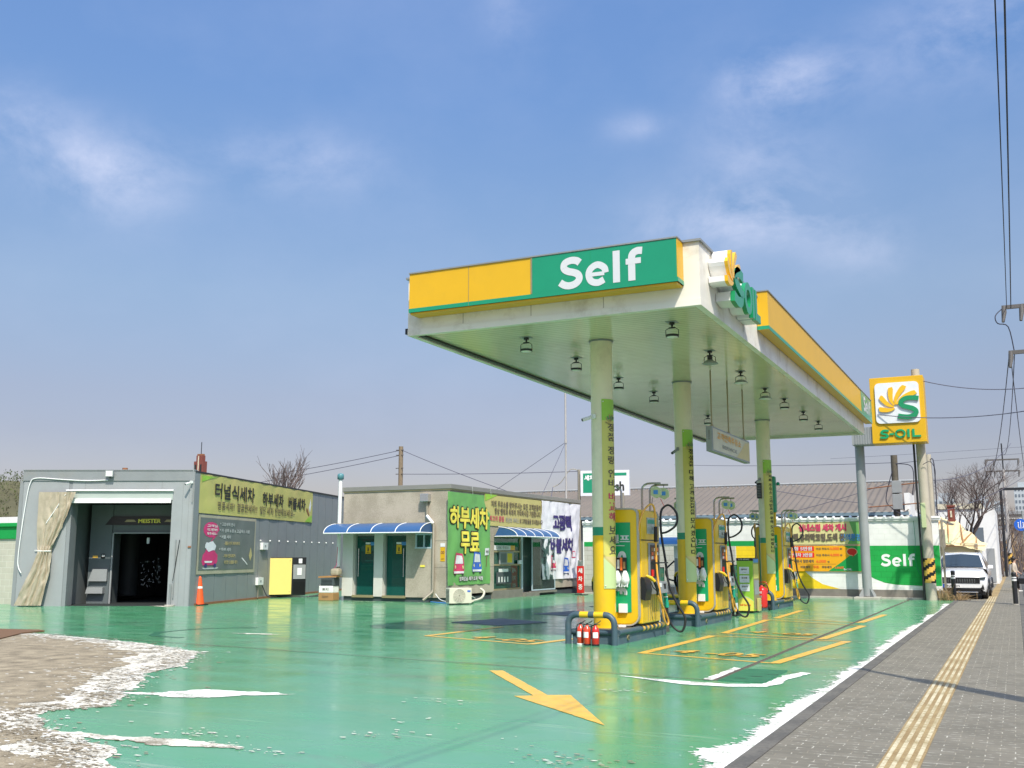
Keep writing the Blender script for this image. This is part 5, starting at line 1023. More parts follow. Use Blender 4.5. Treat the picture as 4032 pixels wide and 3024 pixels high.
for y in (38.1, 40.36): b.box((X1+.02, y, .2), (X1+.06, y+.05, 2.33), 'teal_frame')
b.box((X1+.02, 38.15, 2.28), (X1+.06, 40.36, 2.33), 'teal_frame'); b.box((X1+.02, 38.15, .2), (X1+.06, 40.36, .25), 'teal_frame'); b.box((X1-.1, 38.1, .1), (X1+.1, 40.5, .18), 'concrete_dark')
w = b.build('glass_door', of); b = MB(ofo); b.box((X1+.035, 38.15, .25), (X1+.045, 40.36, 2.28), 'glass_clear'); b.build('pane', w); b = MB(ofo); b.tube([(X1+.09, 40.1, .9), (X1+.09, 40.1, 1.9)], .014, 'dark_metal', 8); b.build('handle', w)
# awnings: quarter-round blue panels
def awning(p0, dirx, L, dep, h, nrib, lb):
    d = Vector((*dirx, 0)); n = d.cross(Vector((0, 0, 1))); p0 = Vector(p0); b = MB(ofo)
    f = lambda u, a: p0+d*(L*u)+n*(dep*math.sin(R(a)))+Vector((0, 0, h*math.cos(R(a))))
    b.grid(lambda u, v: f(u, 12+78*v), 2, 10, 'blue_awning'); b.grid(lambda u, v: f(u, 12+78*v)-n*.008-Vector((0, 0, .008)), 2, 10, 'blue_awning')
    for u in (0, 1):
        for k in range(10): a, c = 12+7.8*k, 12+7.8*(k+1); b.add([p0+d*(L*u), f(u, a), f(u, c)], [(0, 1, 2)], 'blue_awning')
    o = b.build('awning', of, lb); b = MB(ofo)
    for k in range(nrib):
        u = k/(nrib-1); b.tube([f(u, a) for a in range(10, 92, 8)], .016, 'white', 6)
    b.tube([f(0, 90), f(1, 90)], .025, 'white', 6)
    for u in (0, 1): b.tube([p0+d*(L*u), f(u, 90)], .02, 'white', 6)
    b.tube([f(0, 10), f(1, 10)], .02, 'pipe_grey', 6); b.build('awning_frame', o)
awning((-22.3, Y0, 2.38), (1, 0), 4.02, .90, .36, 5, 'blue curved awning over the two glass doors'); awning((X1, 34.85, 2.31), (0, 1), 4.0, .95, .36, 6, 'blue curved awning over the shop window')
b = MB(ofo); b.tube([(-22.2, Y0-.08, 1.2), (-22.2, Y0-.08, 4.35)], .07, 'white', 14); b.tube([(-22.2, Y0-.08, .3), (-22.2, Y0-.08, 1.2)], .06, 'pipe_grey', 12); b.build('vent_pipe', of)
b = MB(ofo); b.lathe((-22.2, Y0-.08, 4.35), [(.06, 0), (.12, .02), (.12, .18), (.09, .22), (.02, .24)], 'teal_cap', 14); b.build('vent_cap', of)
b = MB(ofo); b.box((-18.72, Y0-.22, 3.47), (-18.38, Y0-.0, 3.74), 'silver', .01); b.tube([(-18.5, Y0-.08, 3.47), (-18.5, Y0-.08, 2.98), (-18.22, Y0-.08, 2.68), (-18.22, Y0-.08, .45), (-18.22, Y0-.12, .35), (-18.45, Y0-.35, .08)], .05, 'pipe_grey', 10); b.tube([(-18.5, Y0-.085, 2.98), (-18.24, Y0-.085, 2.7)], .054, 'white', 10); b.build('downpipe', of)
b = MB(ofo); b.box((-17.98, Y0-.01, 1.40), (-17.80, Y0-.001, 1.88), 'yellow_sign'); b.box((-17.98, Y0-.012, 1.9), (-17.80, Y0-.001, 2.02), 'banner_white'); SF_ = FR((0, Y0-.0101, 0), (1, 0, 0), (0, 0, 1)); b.text('∞', SF_, -17.89, 1.7, 0, 'rust', .004, w=.13, h=.1); b.text('소화기', SF_, -17.89, 1.48, 0, 'rust', .001, w=.12, h=.05); b.box((-18.78, Y0-.02, 1.20), (-18.6, Y0-.001, 1.27), 'letter_yellow'); b.build('notice', of)
# air conditioner
t = thing('air_conditioner', 'cream outdoor air conditioner unit on the ground at the office corner', 'air conditioner', (-16.7, 30.5, 0)); ux = Vector((.62, .785, 0)); c0 = Vector((-16.72, 30.45, .29)); b = MB((-16.7, 30.5, 0))
b.obox(c0, ux, .40, .16, .25, 'ac_cream', .015); b.obox(c0+Vector((0, 0, -.27)), ux, .3, .14, .02, 'black')
AF = FR(c0+Vector((ux.y, -ux.x, 0))*.161, ux, (0, 0, 1)); LFc = FR(c0-ux*.401, Vector((ux.y*-1, ux.x, 0))*-1, (0, 0, 1)); b.build('casing', t)
b = MB((-16.7, 30.5, 0))
for k in range(6): ring(AF, -.05, .0, .225-.036*k, .225-.036*k, .016, 'ac_cream', 0, .016, b)
b.lathe(AF(-.05, 0, .0), [(.001, .0)], 'grey_light') if 0 else None
for a in range(0, 360, 30): p, q = AF(-.05+.03*math.cos(R(a)), .03*math.sin(R(a)), .01), AF(-.05+.21*math.cos(R(a)), .21*math.sin(R(a)), .01); b.tube([p, q], .005, 'ac_cream', 4)
b.build('fan_grille', t); b = MB((-16.7, 30.5, 0)); b.poly([(-.05+.225*math.cos(a*math.pi/12), .225*math.sin(a*math.pi/12)) for a in range(24)], 'pipe_grey', off(AF, .002)); b.build('fan_opening', t)
b = MB((-16.7, 30.5, 0)); wbox(b, AF, .24, .12, .35, .17, 0, .006, 'blue')
for k in range(10):
    wbox(b, LFc, -.12, -.2+.042*k, -.03, -.178+.042*k, 0, .004, 'ink_brown'); wbox(b, LFc, -.01, -.2+.042*k, .12, -.178+.042*k, 0, .004, 'ink_brown')
b.build('side_vents', t)
b = MB((-16.3, 32, 0)); b.tube(smooth_path([(-16.5, 31.0, .1), (-16.9, 31.8, .06), (-17.1, 32.8, .12), (-17.3, 33.4, .3), (-17.5, 33.5, .42)], 5), .04, 'ac_cream', 8); b.tube(smooth_path([(-16.6, 30.9, .15), (-17.2, 32.2, .2), (-17.4, 32.9, .1)], 5), .015, 'white', 6); tag(b.build('refrigerant_pipe'), 'cream wrapped pipe curving from the air conditioner to the office wall', 'pipe')
b = MB((-17.8, 31, 0)); b.tube(smooth_path([(-18.2, 31.15, .03), (-17.8, 30.9, .025), (-17.4, 30.75, .02), (-17.1, 30.75, .03)], 5), .018, 'blue_light', 6); b.tube(smooth_path([(-18.1, 31.3, .3), (-17.8, 31.15, .1), (-17.2, 30.9, .04), (-17.0, 30.8, .1)], 5), .012, 'white', 6); tag(b.build('garden_hose'), 'short blue hose lying by the air conditioner', 'hose')
# banners on the office
XF = FR((X1, 0, 0), (0, 1, 0), (0, 0, 1))
def cartoon(b, fr, cu, cv, s, m, lift=.012):
    g = lambda a, c, d=0: fr(cu+a*s, cv+c*s, lift+d)
    g.dens = .12
    b.poly([(-.48, -.46), (.42, -.46), (.5, -.3), (.48, .02), (.36, .5), (-.34, .55), (-.42, .05), (-.52, -.3)], m, g); b.poly([(-.34, .02), (.38, .02), (.28, .40), (-.27, .44)], 'banner_white', off(g, .003)); b.poly([(-.5, -.34), (.48, -.34), (.44, -.44), (-.46, -.44)], 'banner_white', off(g, .003))
    for x in (-.34, .34): b.poly([(x+.07*math.cos(a), -.14+.09*math.sin(a)) for a in (0, 1.05, 2.1, 3.14, 4.2, 5.24)], 'banner_cream', off(g, .006)); b.poly([(x-.08, -.55), (x+.08, -.55), (x+.08, -.46), (x-.08, -.46)], 'ink', g)
def f3(b, fr):
    for s_, v, w, h in (('하부세차', 2.93, 2.85, .72), ('무료', 2.05, 1.35, .74)):
        b.text(s_, fr, 32.78, v, 0, 'ink', .075, w=w, h=h, lift=.008); b.text(s_, fr, 32.78, v, 0, 'letter_yellow', .030, w=w, h=h, lift=.018)
    cartoon(b, fr, 32.0, 1.30, .72, 'ink_pink'); cartoon(b, fr, 33.35, 1.35, .72, 'blue'); b.poly([(33.95, 1.6), (34.3, 1.62), (34.3, 1.88), (33.95, 1.86)], 'banner_white', off(fr, .01)); b.poly([(34.1, 1.2), (34.14, 1.2), (34.14, 1.6), (34.1, 1.6)], 'rust', off(fr, .01))
    b.text('무료', fr, 34.12, 1.74, 0, 'ink', .003, w=.22, h=.09, lift=.013); b.text('염화칼슘 제거 효과 탁월', fr, 32.9, .79, 0, 'ink', .02, w=1.75, h=.14, lift=.009); b.text('염화칼슘 제거 효과 탁월', fr, 32.9, .79, 0, 'white', .007, w=1.75, h=.14, lift=.014)
banner('advertising_banner', 'green fabric banner with fat yellow lettering and two toy cars on the office wall', XF(32.8, 2.2), XF, (31.2, .58, 34.42, 3.80), 'banner_green', f3, .03, 2, nu=30, nv=30, k=1.3)
def f4(b, fr):
    b.poly([(34.0, 3.86), (34.0, 3.6), (34.6, 3.75), (35.0, 3.86)], 'lime', off(fr, .006))
    b.text('저희 주유소를 찾아주시는 모든 고객분들이', fr, 36.72, 3.52, 0, 'ink_brown', .010, w=4.5, h=.24, lift=.011); b.text('항상 행복과 축복이 가득하시길 기원합니다', fr, 36.85, 3.25, 0, 'ink_brown', .010, w=4.2, h=.24, lift=.011)
    b.text('최고의 품질', fr, 34.95, 2.97, 0, 'ink_pink', .008, w=1.2, h=.2, lift=.011); b.text('최상의 서비스', fr, 36.3, 2.95, 0, 'ink_faded', .006, w=1.2, h=.2, lift=.011); b.text('로 고객분들을 모시겠습니다', fr, 38.05, 2.94, 0, 'ink_brown', .009, w=2.2, h=.2, lift=.011)
banner('advertising_banner', 'yellow printed banner with three lines of brown text above the shop window', XF(36.5, 3.2), XF, (33.95, 2.70, 39.2, 3.84), 'banner_yellow', f4, .008, 5, nu=40)
def f5(b, fr):
    b.text('고광택', fr, 41.2, 3.0, 0, 'ink_violet', .035, w=2.0, h=.62, lift=.012); b.text('버블세차', fr, 41.15, 2.02, 0, 'ink_violet', .032, w=2.4, h=.62, lift=.012); cartoon(b, fr, 40.2, 1.28, .60, 'ink_pink'); cartoon(b, fr, 41.6, 1.15, .68, 'blue'); b.poly([(42.4, 1.5), (42.75, 1.5), (42.75, 1.8), (42.4, 1.8)], 'ink_pink', off(fr, .008)); b.poly([(42.44, 1.54), (42.71, 1.54), (42.71, 1.76), (42.44, 1.76)], 'banner_white', off(fr, .011))
XF2 = lambda a, c, d=0: XF(a-.22*(3.86-c)/3*(1 if a > 42 else 0)*(a-42), c, d+.02)
banner('advertising_banner', 'white fabric banner with dark violet lettering beside the glass door', XF(41, 2.2), XF2, (39.05, .62, 43.3, 3.86), 'banner_white', f5, .05, 12, nu=36, nv=30, k=1.5)
for i, (lb, u0) in enumerate((('thin white cord tying the green banner to the roof edge', 33.0), ('thin white cord hanging between green and yellow banners', 34.45))):
    b = MB(XF(u0, 3.8)); b.tube([XF(u0-.1, 4.05, .08), XF(u0, 3.8, .05)], .008, 'white', 5); tag(b.build('cord'), lb, 'cord')
# junk pile left of the office
jn = [('brown cardboard box at the bottom of the pile beside the office', (-22.42, 31.1, .0), .30, .22, .14, 'card_brown'), ('white box on the brown cardboard box beside the office', (-22.42, 31.1, .28), .29, .22, .12, 'white'), ('dark grey plastic crate in the pile beside the office', (-22.38, 31.1, .52), .27, .2, .14, 'plinth'), ('small bundle wrapped in beige sacking on top of the pile beside the office', (-22.12, 31.1, .88), .17, .15, .13, 'tarp')]
for lb, p, hx, hy, hz, m in jn:
    b = MB(p); c = Vector(p)+Vector((0, 0, hz)); b.obox(c, (1, .08), hx, hy, hz, m, .02 if m != 'tarp' else .08)
    if m == 'plinth':
        for k in range(4): b.obox(c+Vector((0, -hy-.003, -.08+.05*k)), (1, .08), hx*.8, .004, .008, 'dark_metal')
    elif m == 'tarp': b.tube([c+Vector((-.12, 0, .1)), c+Vector((0, 0, .25)), c+Vector((.03, 0, .9))], .01, 'pink', 5)
    else: b.obox(c+Vector((0, 0, hz+.001)), (1, .08), hx*.98, .02, .002, 'cream'); b.text('요소수' if m == 'card_brown' else '휴지', FR(c+Vector((0, -hy-.003, 0)), (1, .08, 0), (0, 0, 1)), 0, 0, 0, 'ink_brown', .002, w=.25, h=.09)
    tag(b.build('storage_box'), lb, 'box', 'boxes piled beside the office')
b = MB((-22.4, 31.1, .8)); b.extr([(-.42, -.03), (.36, 0), (.4, .03), (0, .05), (-.4, .03)], FR((-22.35, 30.9, .83), (1, 0, 0), (0, 0, 1)), 0, -.35, 'tarp_brown'); tag(b.build('board'), 'thin brown board lying on the crate beside the office', 'board')
b = MB((-22.75, 31.0, .3))
for k in range(6): b.tube([(-22.78, 31.0, .2+.06*k), (-22.72+.05*(k % 2), 30.96, .3+.05*k), (-22.62, 31.0, .42+.03*k)], [.02, .06, .02], 'bag_clear', 6)
tag(b.build('plastic_bag'), 'crumpled clear plastic bag hanging on the pile beside the office', 'bag')
# red wash-in-progress stand
t = thing('stand_sign', 'narrow red upright sign beside the office reading washing in progress', 'sign', (-16.2, 39.9, 0)); b = MB((-16.2, 39.9, 0)); b.box((-16.42, 39.75, 0), (-15.95, 40.1, .03), 'dark_metal'); b.cyl((-16.2, 39.95, .03), (-16.2, 39.95, 1.4), .03, 'silver', 10); b.build('base', t)
b = MB((-16.2, 39.9, 0)); b.box((-16.35, 39.86, .08), (-16.05, 39.92, 1.17), 'red', .005); b.extr([(-16.32, 1.17), (-16.08, 1.17), (-16.1, 1.42), (-16.16, 1.36), (-16.24, 1.36), (-16.3, 1.42)], FR((0, 39.87, 0), (1, 0, 0), (0, 0, 1)), 0, -.04, 'silver')
for k, ch in enumerate('세차중'): b.text(ch, FR((0, 39.86, 0), (1, 0, 0), (0, 0, 1)), -16.2, .98-.33*k, 0, 'white', .009, w=.17, h=.2)
b.build('sign_board', t)
# ------------------------------------------------------------------ station wall on the far side
WY = 41.2; wo = Vector((-9, WY, 0)); t = thing('perimeter_wall', 'long white block wall with green Self panel and yellow paint closing the forecourt', 'wall', wo)
b = MB(wo); b.box((-16.6, WY, .15), (-2.5, WY+.2, 2.88), 'block_white'); b.box((-16.6, WY+.001, -.02), (-2.45, WY+.26, .15), 'concrete'); b.box((-16.6, WY-.02, .05), (-2.44, WY-.0, .34), 'concrete_dark'); b.box((-16.6, WY-.30, -.01), (-2.6, WY-.02, .07), 'concrete', .01); b.build('wall_body', t)
b = MB(wo); b.box((-16.6, WY-.06, 2.885), (-2.42, WY+.26, 2.95), 'white')
x = -16.55
b.box((-16.6, WY-.09, 2.951), (-2.43, WY+.28, 3.04), 'white_clean', .01)
while x < -2.6: b.tube([(x+.09, WY-.12, 2.99), (x+.09, WY+.1, 3.06), (x+.09, WY+.3, 2.99)], .055, 'white_clean', 8); x += .31
b.build('coping', t)
PW = FR((0, WY-.004, 0), (1, 0, 0), (0, 0, 1)); b = MB(wo)
b.poly([(-16.55, .345), (-10.06, .345), (-10.06, 1.97), (-16.55, 1.97)], 'block_grey', PW)
b.poly([(-10.04, 1.965), (-8.1, 1.965), (-7.9, 1.7), (-7.45, 1.05), (-7.1, .74), (-6.75, .52), (-6.1, .345), (-10.04, .345)], 'block_yellow', PW)
b.poly([(-11.9, 1.2), (-11.3, 1.55), (-10.5, 1.5), (-10.1, 1.2), (-10.1, .9), (-11.2, 1.1)], 'yellow_paint', off(PW, .002))
b.poly([(-16.55, 1.972), (-8.0, 1.972), (-8.0, 2.17), (-16.55, 2.17)], 'green_paint', PW)
gp = [(-5.28, 1.965), (-2.51, 1.965), (-2.51, .50), (-3.3, .5), (-4.1, .53), (-4.5, .6), (-4.85, .74), (-5.28, 1.0)]
b.poly(gp, 'block_green', PW); self_word(b, PW, -3.98, 1.42, 1.20, .46, 'white_clean', .004); b.build('painted_panel', t)
b = MB(wo); b.tube(smooth_path([(-3.35, WY-.03, 2.9), (-3.33, WY-.03, 2.2), (-3.36, WY-.03, 1.5), (-3.25, WY-.05, .95), (-2.95, WY-.05, .82), (-2.7, WY-.05, 1.0)], 5), .008, 'green_sign', 5); b.build('wall_cable', t)
b = MB((-2.35, WY, 0)); b.box((-2.43, WY-.03, 0), (-2.36, WY+.25, 2.9), 'pipe_grey', .01); tag(b.build('wall_end_post'), 'narrow grey end post of the white wall beside the parked car', 'post')
def f6(b, fr):
    b.text('실내스팀 세차 개시', fr, -6.65, 2.66, 0, 'ink_pink', .016, w=1.75, h=.26, lift=.012); b.text('광택,유리막코팅,도색 등', fr, -6.9, 2.28, 0, 'ink_brown', .016, w=2.1, h=.30, lift=.012); b.text('문의환영', fr, -5.62, 2.28, 0, 'blue_light', .012, w=.7, h=.26, lift=.012)
    b.poly([(-5.65, 2.9), (-5.3, 2.9), (-5.3, 2.04), (-5.75, 2.04), (-5.5, 2.4)], 'banner_green', off(fr, .006))
banner('advertising_banner', 'cream banner with pink and dark lettering high on the white wall behind the last pump', (-6.8, WY, 2.4), FR((0, WY-.01, 0), (1, 0, 0), (0, 0, 1)), (-8.2, 2.02, -5.27, 2.92), 'banner_cream', f6, .02, 7)
b = MB((-6.6, WY, 1.5)); BF = FR((0, WY-.05, 0), (1, 0, 0), (0, 0, 1)); wbox(b, BF, -8.3, 1.0, -5.27, 1.97, -.03, 0, 'orange_board'); b.poly([(-5.9, 1.96), (-5.28, 1.96), (-5.28, 1.01), (-6.5, 1.01), (-6.0, 1.35), (-5.5, 1.75)], 'green_paint', off(BF, .003))
for k, s_ in enumerate(['소형 5만원', '중형차 3만원']): b.poly([(-8.2, 1.76-.24*k), (-7.0, 1.76-.24*k), (-7.0, 1.95-.24*k), (-8.2, 1.95-.24*k)], 'price_red', off(BF, .003)); b.text(s_, BF, -7.08, 1.855-.24*k, 0, 'white_letter', .009, w=.85, h=.145, align='R', lift=.007); b.text('이상 주유시', BF, -6.68, 1.85-.24*k, 0, 'ink_brown', .004, w=.48, h=.09, lift=.006); b.text('4,000', BF, -6.24, 1.85-.24*k, 0, 'price_orange', .007, w=.34, h=.11, lift=.006); b.text('원', BF, -6.0, 1.85-.24*k, 0, 'ink_brown', .004, w=.07, h=.07, lift=.006)
b.text('주유시 일반세차', BF, -7.4, 1.38, 0, 'ink_brown', .006, w=.75, h=.12, lift=.006); b.text('6,000', BF, -6.75, 1.37, 0, 'price_orange', .007, w=.36, h=.12, lift=.006); b.text('원', BF, -6.48, 1.36, 0, 'ink_brown', .003, w=.07, h=.07, lift=.006)
b.poly([(-8.2, 1.27), (-6.2, 1.27), (-6.2, 1.28), (-8.2, 1.28)], 'rust', off(BF, .004)); b.text('버블세차', BF, -7.35, 1.16, 0, 'ink_brown', .004, w=.36, h=.1, lift=.006); b.text('무료', BF, -6.95, 1.16, 0, 'price_orange', .004, w=.2, h=.1, lift=.006); b.text('하부세차', BF, -6.55, 1.16, 0, 'ink_brown', .004, w=.36, h=.1, lift=.006); b.text('3,000원', BF, -6.1, 1.14, 0, 'price_orange', .004, w=.32, h=.1, lift=.006)
b.poly([(-5.6+.20*math.cos(a*.4), 1.74+.15*math.sin(a*.4)) for a in range(16)], 'tarp_cream', off(BF, .006)); b.poly([(-5.6+.18*math.cos(a*.4), 1.74+.13*math.sin(a*.4)) for a in range(16)], 'red', off(BF, .009)); b.poly([(-5.58, 1.62), (-5.5, 1.62), (-5.6, 1.54)], 'red', off(BF, .009)); b.text('S-OIL', BF, -5.78, 1.08, 0, 'white_letter', .007, w=.3, h=.07, lift=.007)
tag(b.build('price_board'), 'orange wash price board with red price rows and green corner on the white wall', 'sign')
b = MB((-8.2, WY, 1.7)); wbox(b, PW, -8.75, 1.42, -8.0, 1.95, .005, .03, 'banner_white'); wbox(b, PW, -8.74, 1.36, -8.0, 1.42, .005, .03, 'price_red'); b.text('폐윤활유수거함', PW, -8.4, 1.72, 0, 'ink', .004, w=.6, h=.09, lift=.034); tag(b.build('wall_sign'), 'small white wall sign with a red lower edge beside the last pump', 'sign')
# blue-roofed booth in front of the wall, back island
t = thing('vacuum_booth', 'small white booth frame with bright blue curved roof against the far wall', 'booth', (-11, 36.5, 0)); b = MB((-11, 36.5, 0))
b.grid(lambda u, v: (-11.75+1.5*u, 36.9-.95*math.sin(R(88*v)), 1.98+.28*math.cos(R(88*v))), 6, 8, 'blue_light'); b.grid(lambda u, v: (-11.75+1.5*u, 36.9-.94*math.sin(R(88*v)), 1.97+.27*math.cos(R(88*v))), 6, 8, 'blue_light'); b.box((-11.8, 35.92, 1.93), (-10.2, 35.98, 2.0), 'white'); b.build('roof', t)
b = MB((-11, 36.5, 0)); b.box((-11.1, 36.3, 0), (-10.75, 36.7, 1.95), 'white'); b.box((-11.08, 36.28, .2), (-10.78, 36.3, 1.5), 'grey_light'); b.build('vacuum_machine', t); b = MB((-11, 36.5, 0)); b.tube(smooth_path([(-11.1, 36.3, 1.4), (-11.35, 36.1, 1.1), (-11.3, 36.1, .8), (-11.1, 36.3, .7)], 4), .03, 'rubber', 8); b.build('vacuum_hose', t)
t = thing('guard_rail', 'low dark hoop rail with yellow band in front of the blue roofed booth', 'guard rail', (-12, 35.5, 0)); b = MB((-12, 35.5, 0)); b.box((-12.6, 35.4, 0), (-10.6, 37.2, .15), 'kerb_grey', .02); b.build('rail_base', t); b = MB((-12, 35.5, 0)); b.tube([(-12.6, 35.4, .2), (-10.6, 35.4, .2)], .06, 'blue_grey', 10); b.tube([(-11.1, 35.38, .2), (-10.6, 35.38, .2)], .065, 'yellow', 10); hoop(b, -12.6, -11.7, 35.3, .75, .055, 'blue_grey', 'yellow_paint'); b.build('hoop', t)
cone('traffic_cone', 'tiny orange cone beyond the middle pump near the far wall', (-9.6, 37.8, 0), .5)
# car-wash roof sign by the office, mast, poles
t = thing('roof_sign', 'green and white rectangular sign on a grey post behind the office', 'sign', (-17.6, 44, 0)); b = MB((-17.6, 44, 0)); b.cyl((-17.85, 43.9, 0), (-17.85, 43.9, 5.5), .07, 'pipe_grey', 10); b.cyl((-15.8, 44.1, 2.5), (-15.8, 44.1, 4.4), .06, 'pipe_grey', 10); b.tube(smooth_path([(-17.85, 43.9, 5.45), (-18.2, 43.7, 5.5), (-18.6, 43.5, 4.9), (-18.9, 43.3, 4.7)], 4), .02, 'pipe_grey', 6); b.build('post', t)
b = MB((-17.6, 44, 0)); RF = FR((-17.72, 43.75, 4.28), (.985, .17, 0), (0, 0, 1)); wbox(b, RF, 0, 0, 2.25, 1.15, -.25, 0, 'banner_white'); wbox(b, RF, .12, .14, .75, 1.03, 0, .006, 'green_sign'); wbox(b, RF, .76, .90, 2.13, 1.03, 0, .006, 'green_sign'); b.text('세차', RF, .42, .82, 0, 'white', .015, w=.45, h=.22, lift=.011); b.text('Wash', RF, 1.45, .42, 0, 'ink', .02, w=1.1, h=.4, lift=.006); b.build('sign_face', t)
b = MB((-16.9, 41, 3.9)); b.cyl((-17.95, 42.6, 3.9), (-17.95, 42.6, 9.9), .045, 'pole_far', 10); b.cyl((-17.95, 42.6, 6.6), (-17.95, 42.6, 6.75), .07, 'pole_far', 8); tag(b.build('antenna_mast'), 'thin tall grey antenna mast on the office roof', 'mast')
def wire(name, lb, pts, r=.015, m='cable_far', grp='overhead wires'):
    b = MB(pts[0]); b.tube(pts, r, m, 5); tag(b.build(name), lb, 'wire', grp)
def sagged(a, c, sag, n=14): a, c = Vector(a), Vector(c); return [a+(c-a)*(i/n)-Vector((0, 0, sag*4*(i/n)*(1-i/n))) for i in range(n+1)]
wire('guy_wire', 'guy wire from the antenna mast down to the left over the office', [(-17.95, 42.6, 6.65), (-21.8, 41.5, 4.0)], .012); wire('guy_wire', 'steeper guy wire from the antenna mast to the office roof', [(-17.95, 42.6, 6.65), (-17.75, 39.5, 4.1)], .012); wire('guy_wire', 'guy wire from the sign hook down to the office roof', [(-18.9, 43.3, 4.7), (-17.9, 40.8, 4.05)], .015)
# warehouse with brown corrugated roof
wh = Vector((-12, 48, 0)); t = thing('warehouse', 'long low warehouse behind the wall with brown corrugated roof', 'building', wh); b = MB(wh); b.box((-26, 46.6, 0), (-4.1, 56, 3.3), 'interior_grey'); b.box((-4.06, 46.2, 0), (-3.85, 48.5, 4.2), 'white'); b.build('wall', t)
b = MB(wh); n = 300
def rf(u, v): x = -27+23.1*u; w = .035*math.cos(x*2*math.pi/.30); y = 46.0+6.3*v; return (x, y, 3.44+1.62*v+w)
b.grid(rf, 460, 3, 'roof_brown'); b.tube([(-27, 52.3, 5.12), (-3.75, 52.3, 5.12)], .06, 'grey_light', 6)
b.build('roof', t); b = MB(wh); b.box((-27, 46.02, 3.27), (-3.9, 46.1, 3.41), 'roof_edge'); b.box((-27, 46.2, 3.2), (-4.1, 46.3, 3.38), 'black'); b.build('gutter', t)
b = MB(wh); b.box((-3.88, 52.0, 3.2), (-3.80, 52.3, 5.0), 'grey_light'); b.build('gable_trim', t)
# old wooden pole with meter boxes and its wires
po = (-4.25, 44.6, 0); t = thing('utility_pole', 'dark weathered pole with grey meter boxes behind the white wall', 'utility pole', po); b = MB(po); b.cyl((-4.25, 44.6, 0), (-4.22, 44.6, 5.65), .15, 'pole_dark', 12, .13); b.build('pole', t)
for z, h, m in ((4.35, .5, 'grey_light'), (3.75, .62, 'grey_light')): b = MB(po); b.box((-4.35, 44.35, z-h/2), (-3.98, 44.5, z+h/2), m, .02); b.build('meter_box', t)
b = MB(po); b.tube([(-5.3, 44.4, 4.3), (-3.3, 44.4, 4.5)], .025, 'rust', 6); b.tube([(-5.3, 44.4, 3.55), (-3.2, 44.4, 3.68)], .025, 'rust', 6); b.tube(smooth_path([(-4.2, 44.5, 5.3), (-3.6, 44.5, 5.2), (-3.5, 44.5, 4.7), (-3.6, 44.5, 4.0)], 5), .02, 'cable', 6); b.tube(smooth_path([(-4.3, 44.45, 5), (-4.6, 44.4, 3.9), (-4.4, 44.4, 3.5), (-4.0, 44.4, 3.2)], 5), .02, 'cable', 6); b.build('bracket', t)
# sign pole (concrete) with hazard band, and the square sign
SP = (-2.85, 40.8, 0); t = thing('concrete_pole', 'concrete pole wrapped with black and yellow hazard stripes at the forecourt corner', 'pole', SP)
b = MB(SP); b.cyl((-2.87, 40.8, 0), (-2.92, 40.8, 8.5), .195, 'concrete_pole', 24, .15); b.build('pole', t)
b = MB(SP); N = 28; z0, z1, r = .62, 1.50, .20
for i in range(N):
    for j in range(14):
        a0, a1 = 2*math.pi*i/N, 2*math.pi*(i+1)/N; za, zb = z0+(z1-z0)*j/14, z0+(z1-z0)*(j+1)/14
        ph = ((i/N)*1.0 - (j/14)*2.2) % 1 if False else (((i/N)*2 - (j/14)*2.6) % 1)
        P_ = lambda a, z: (-2.873+r*math.cos(a), 40.8+r*math.sin(a), z); b.add([P_(a0, za), P_(a1, za), P_(a1, zb), P_(a0, zb)], [(0, 1, 2, 3)], 'yellow_paint' if ph < .55 else 'black', True)
b.build('hazard_band', t); b = MB(SP); b.cyl((-3.10, 40.75, 0), (-3.14, 40.75, 5.7), .04, 'dark_metal', 10); b.box((-3.02, 40.5, 2.6), (-2.86, 40.62, 3.5), 'tarp_green', .02)
b.tube(smooth_path([(-2.85, 40.55, 4.9), (-2.6, 40.55, 5.0), (-2.45, 40.65, 4.7), (-2.5, 40.7, 4.2)], 4), .012, 'cable', 5); b.build('conduit', t)
so_ = (-3.5, 39.9, 6.8); t = thing('brand_sign', 'square yellow sign with sunburst emblem and green S-OIL lettering on the concrete pole', 'sign', so_)
b = MB(so_); GF = FR((0, 39.68, 0), (1, 0, 0), (0, 0, 1)); b.box((-4.46, 39.68, 5.66), (-2.60, 40.58, 8.1), 'yellow_sign', .015); b.box((-5.2, 39.75, 5.66), (-4.461, 40.55, 6.3), 'grey_light')
for k in range(7): b.box((-5.1+.09*k, 39.735, 5.68), (-5.06+.09*k, 39.748, 6.28), 'grey_steel')
b.build('sign_box', t)
b = MB(so_); rr = []; u0, u1, v0, v1, k_ = -4.28, -2.76, 6.38, 7.88, .15
for cx, cy, a0 in ((u1-k_, v1-k_, 0), (u0+k_, v1-k_, 90), (u0+k_, v0+k_, 180), (u1-k_, v0+k_, 270)): rr += [(cx+k_*math.cos(R(a0+a)), cy+k_*math.sin(R(a0+a))) for a in (0, 22, 45, 67, 90)]
b.extr(rr, GF, .06, 0, 'sign_face', 'white'); fan(GF, -3.56, 6.98, .82, 'petal', .0601, .11, b); sshape(GF, -3.13, 6.93, .62, .74, .165, 'emblem_green', .0602, .12, b); b.build('emblem', t)
b = MB(so_); sshape(GF, -4.02, 5.99, .26, .28, .075, 'green', 0, .05, b); rect(GF, -3.85, 5.95, -3.70, 6.015, 'green', 0, .05, b); ring(GF, -3.48, 5.99, .185, .16, .062, 'green', 0, .05, b); rect(GF, -3.24, 5.84, -3.16, 6.14, 'green', 0, .05, b); rect(GF, -3.07, 5.84, -2.99, 6.14, 'green', 0, .05, b); rect(GF, -2.989, 5.84, -2.78, 5.905, 'green', 0, .05, b); b.build('lettering', t)
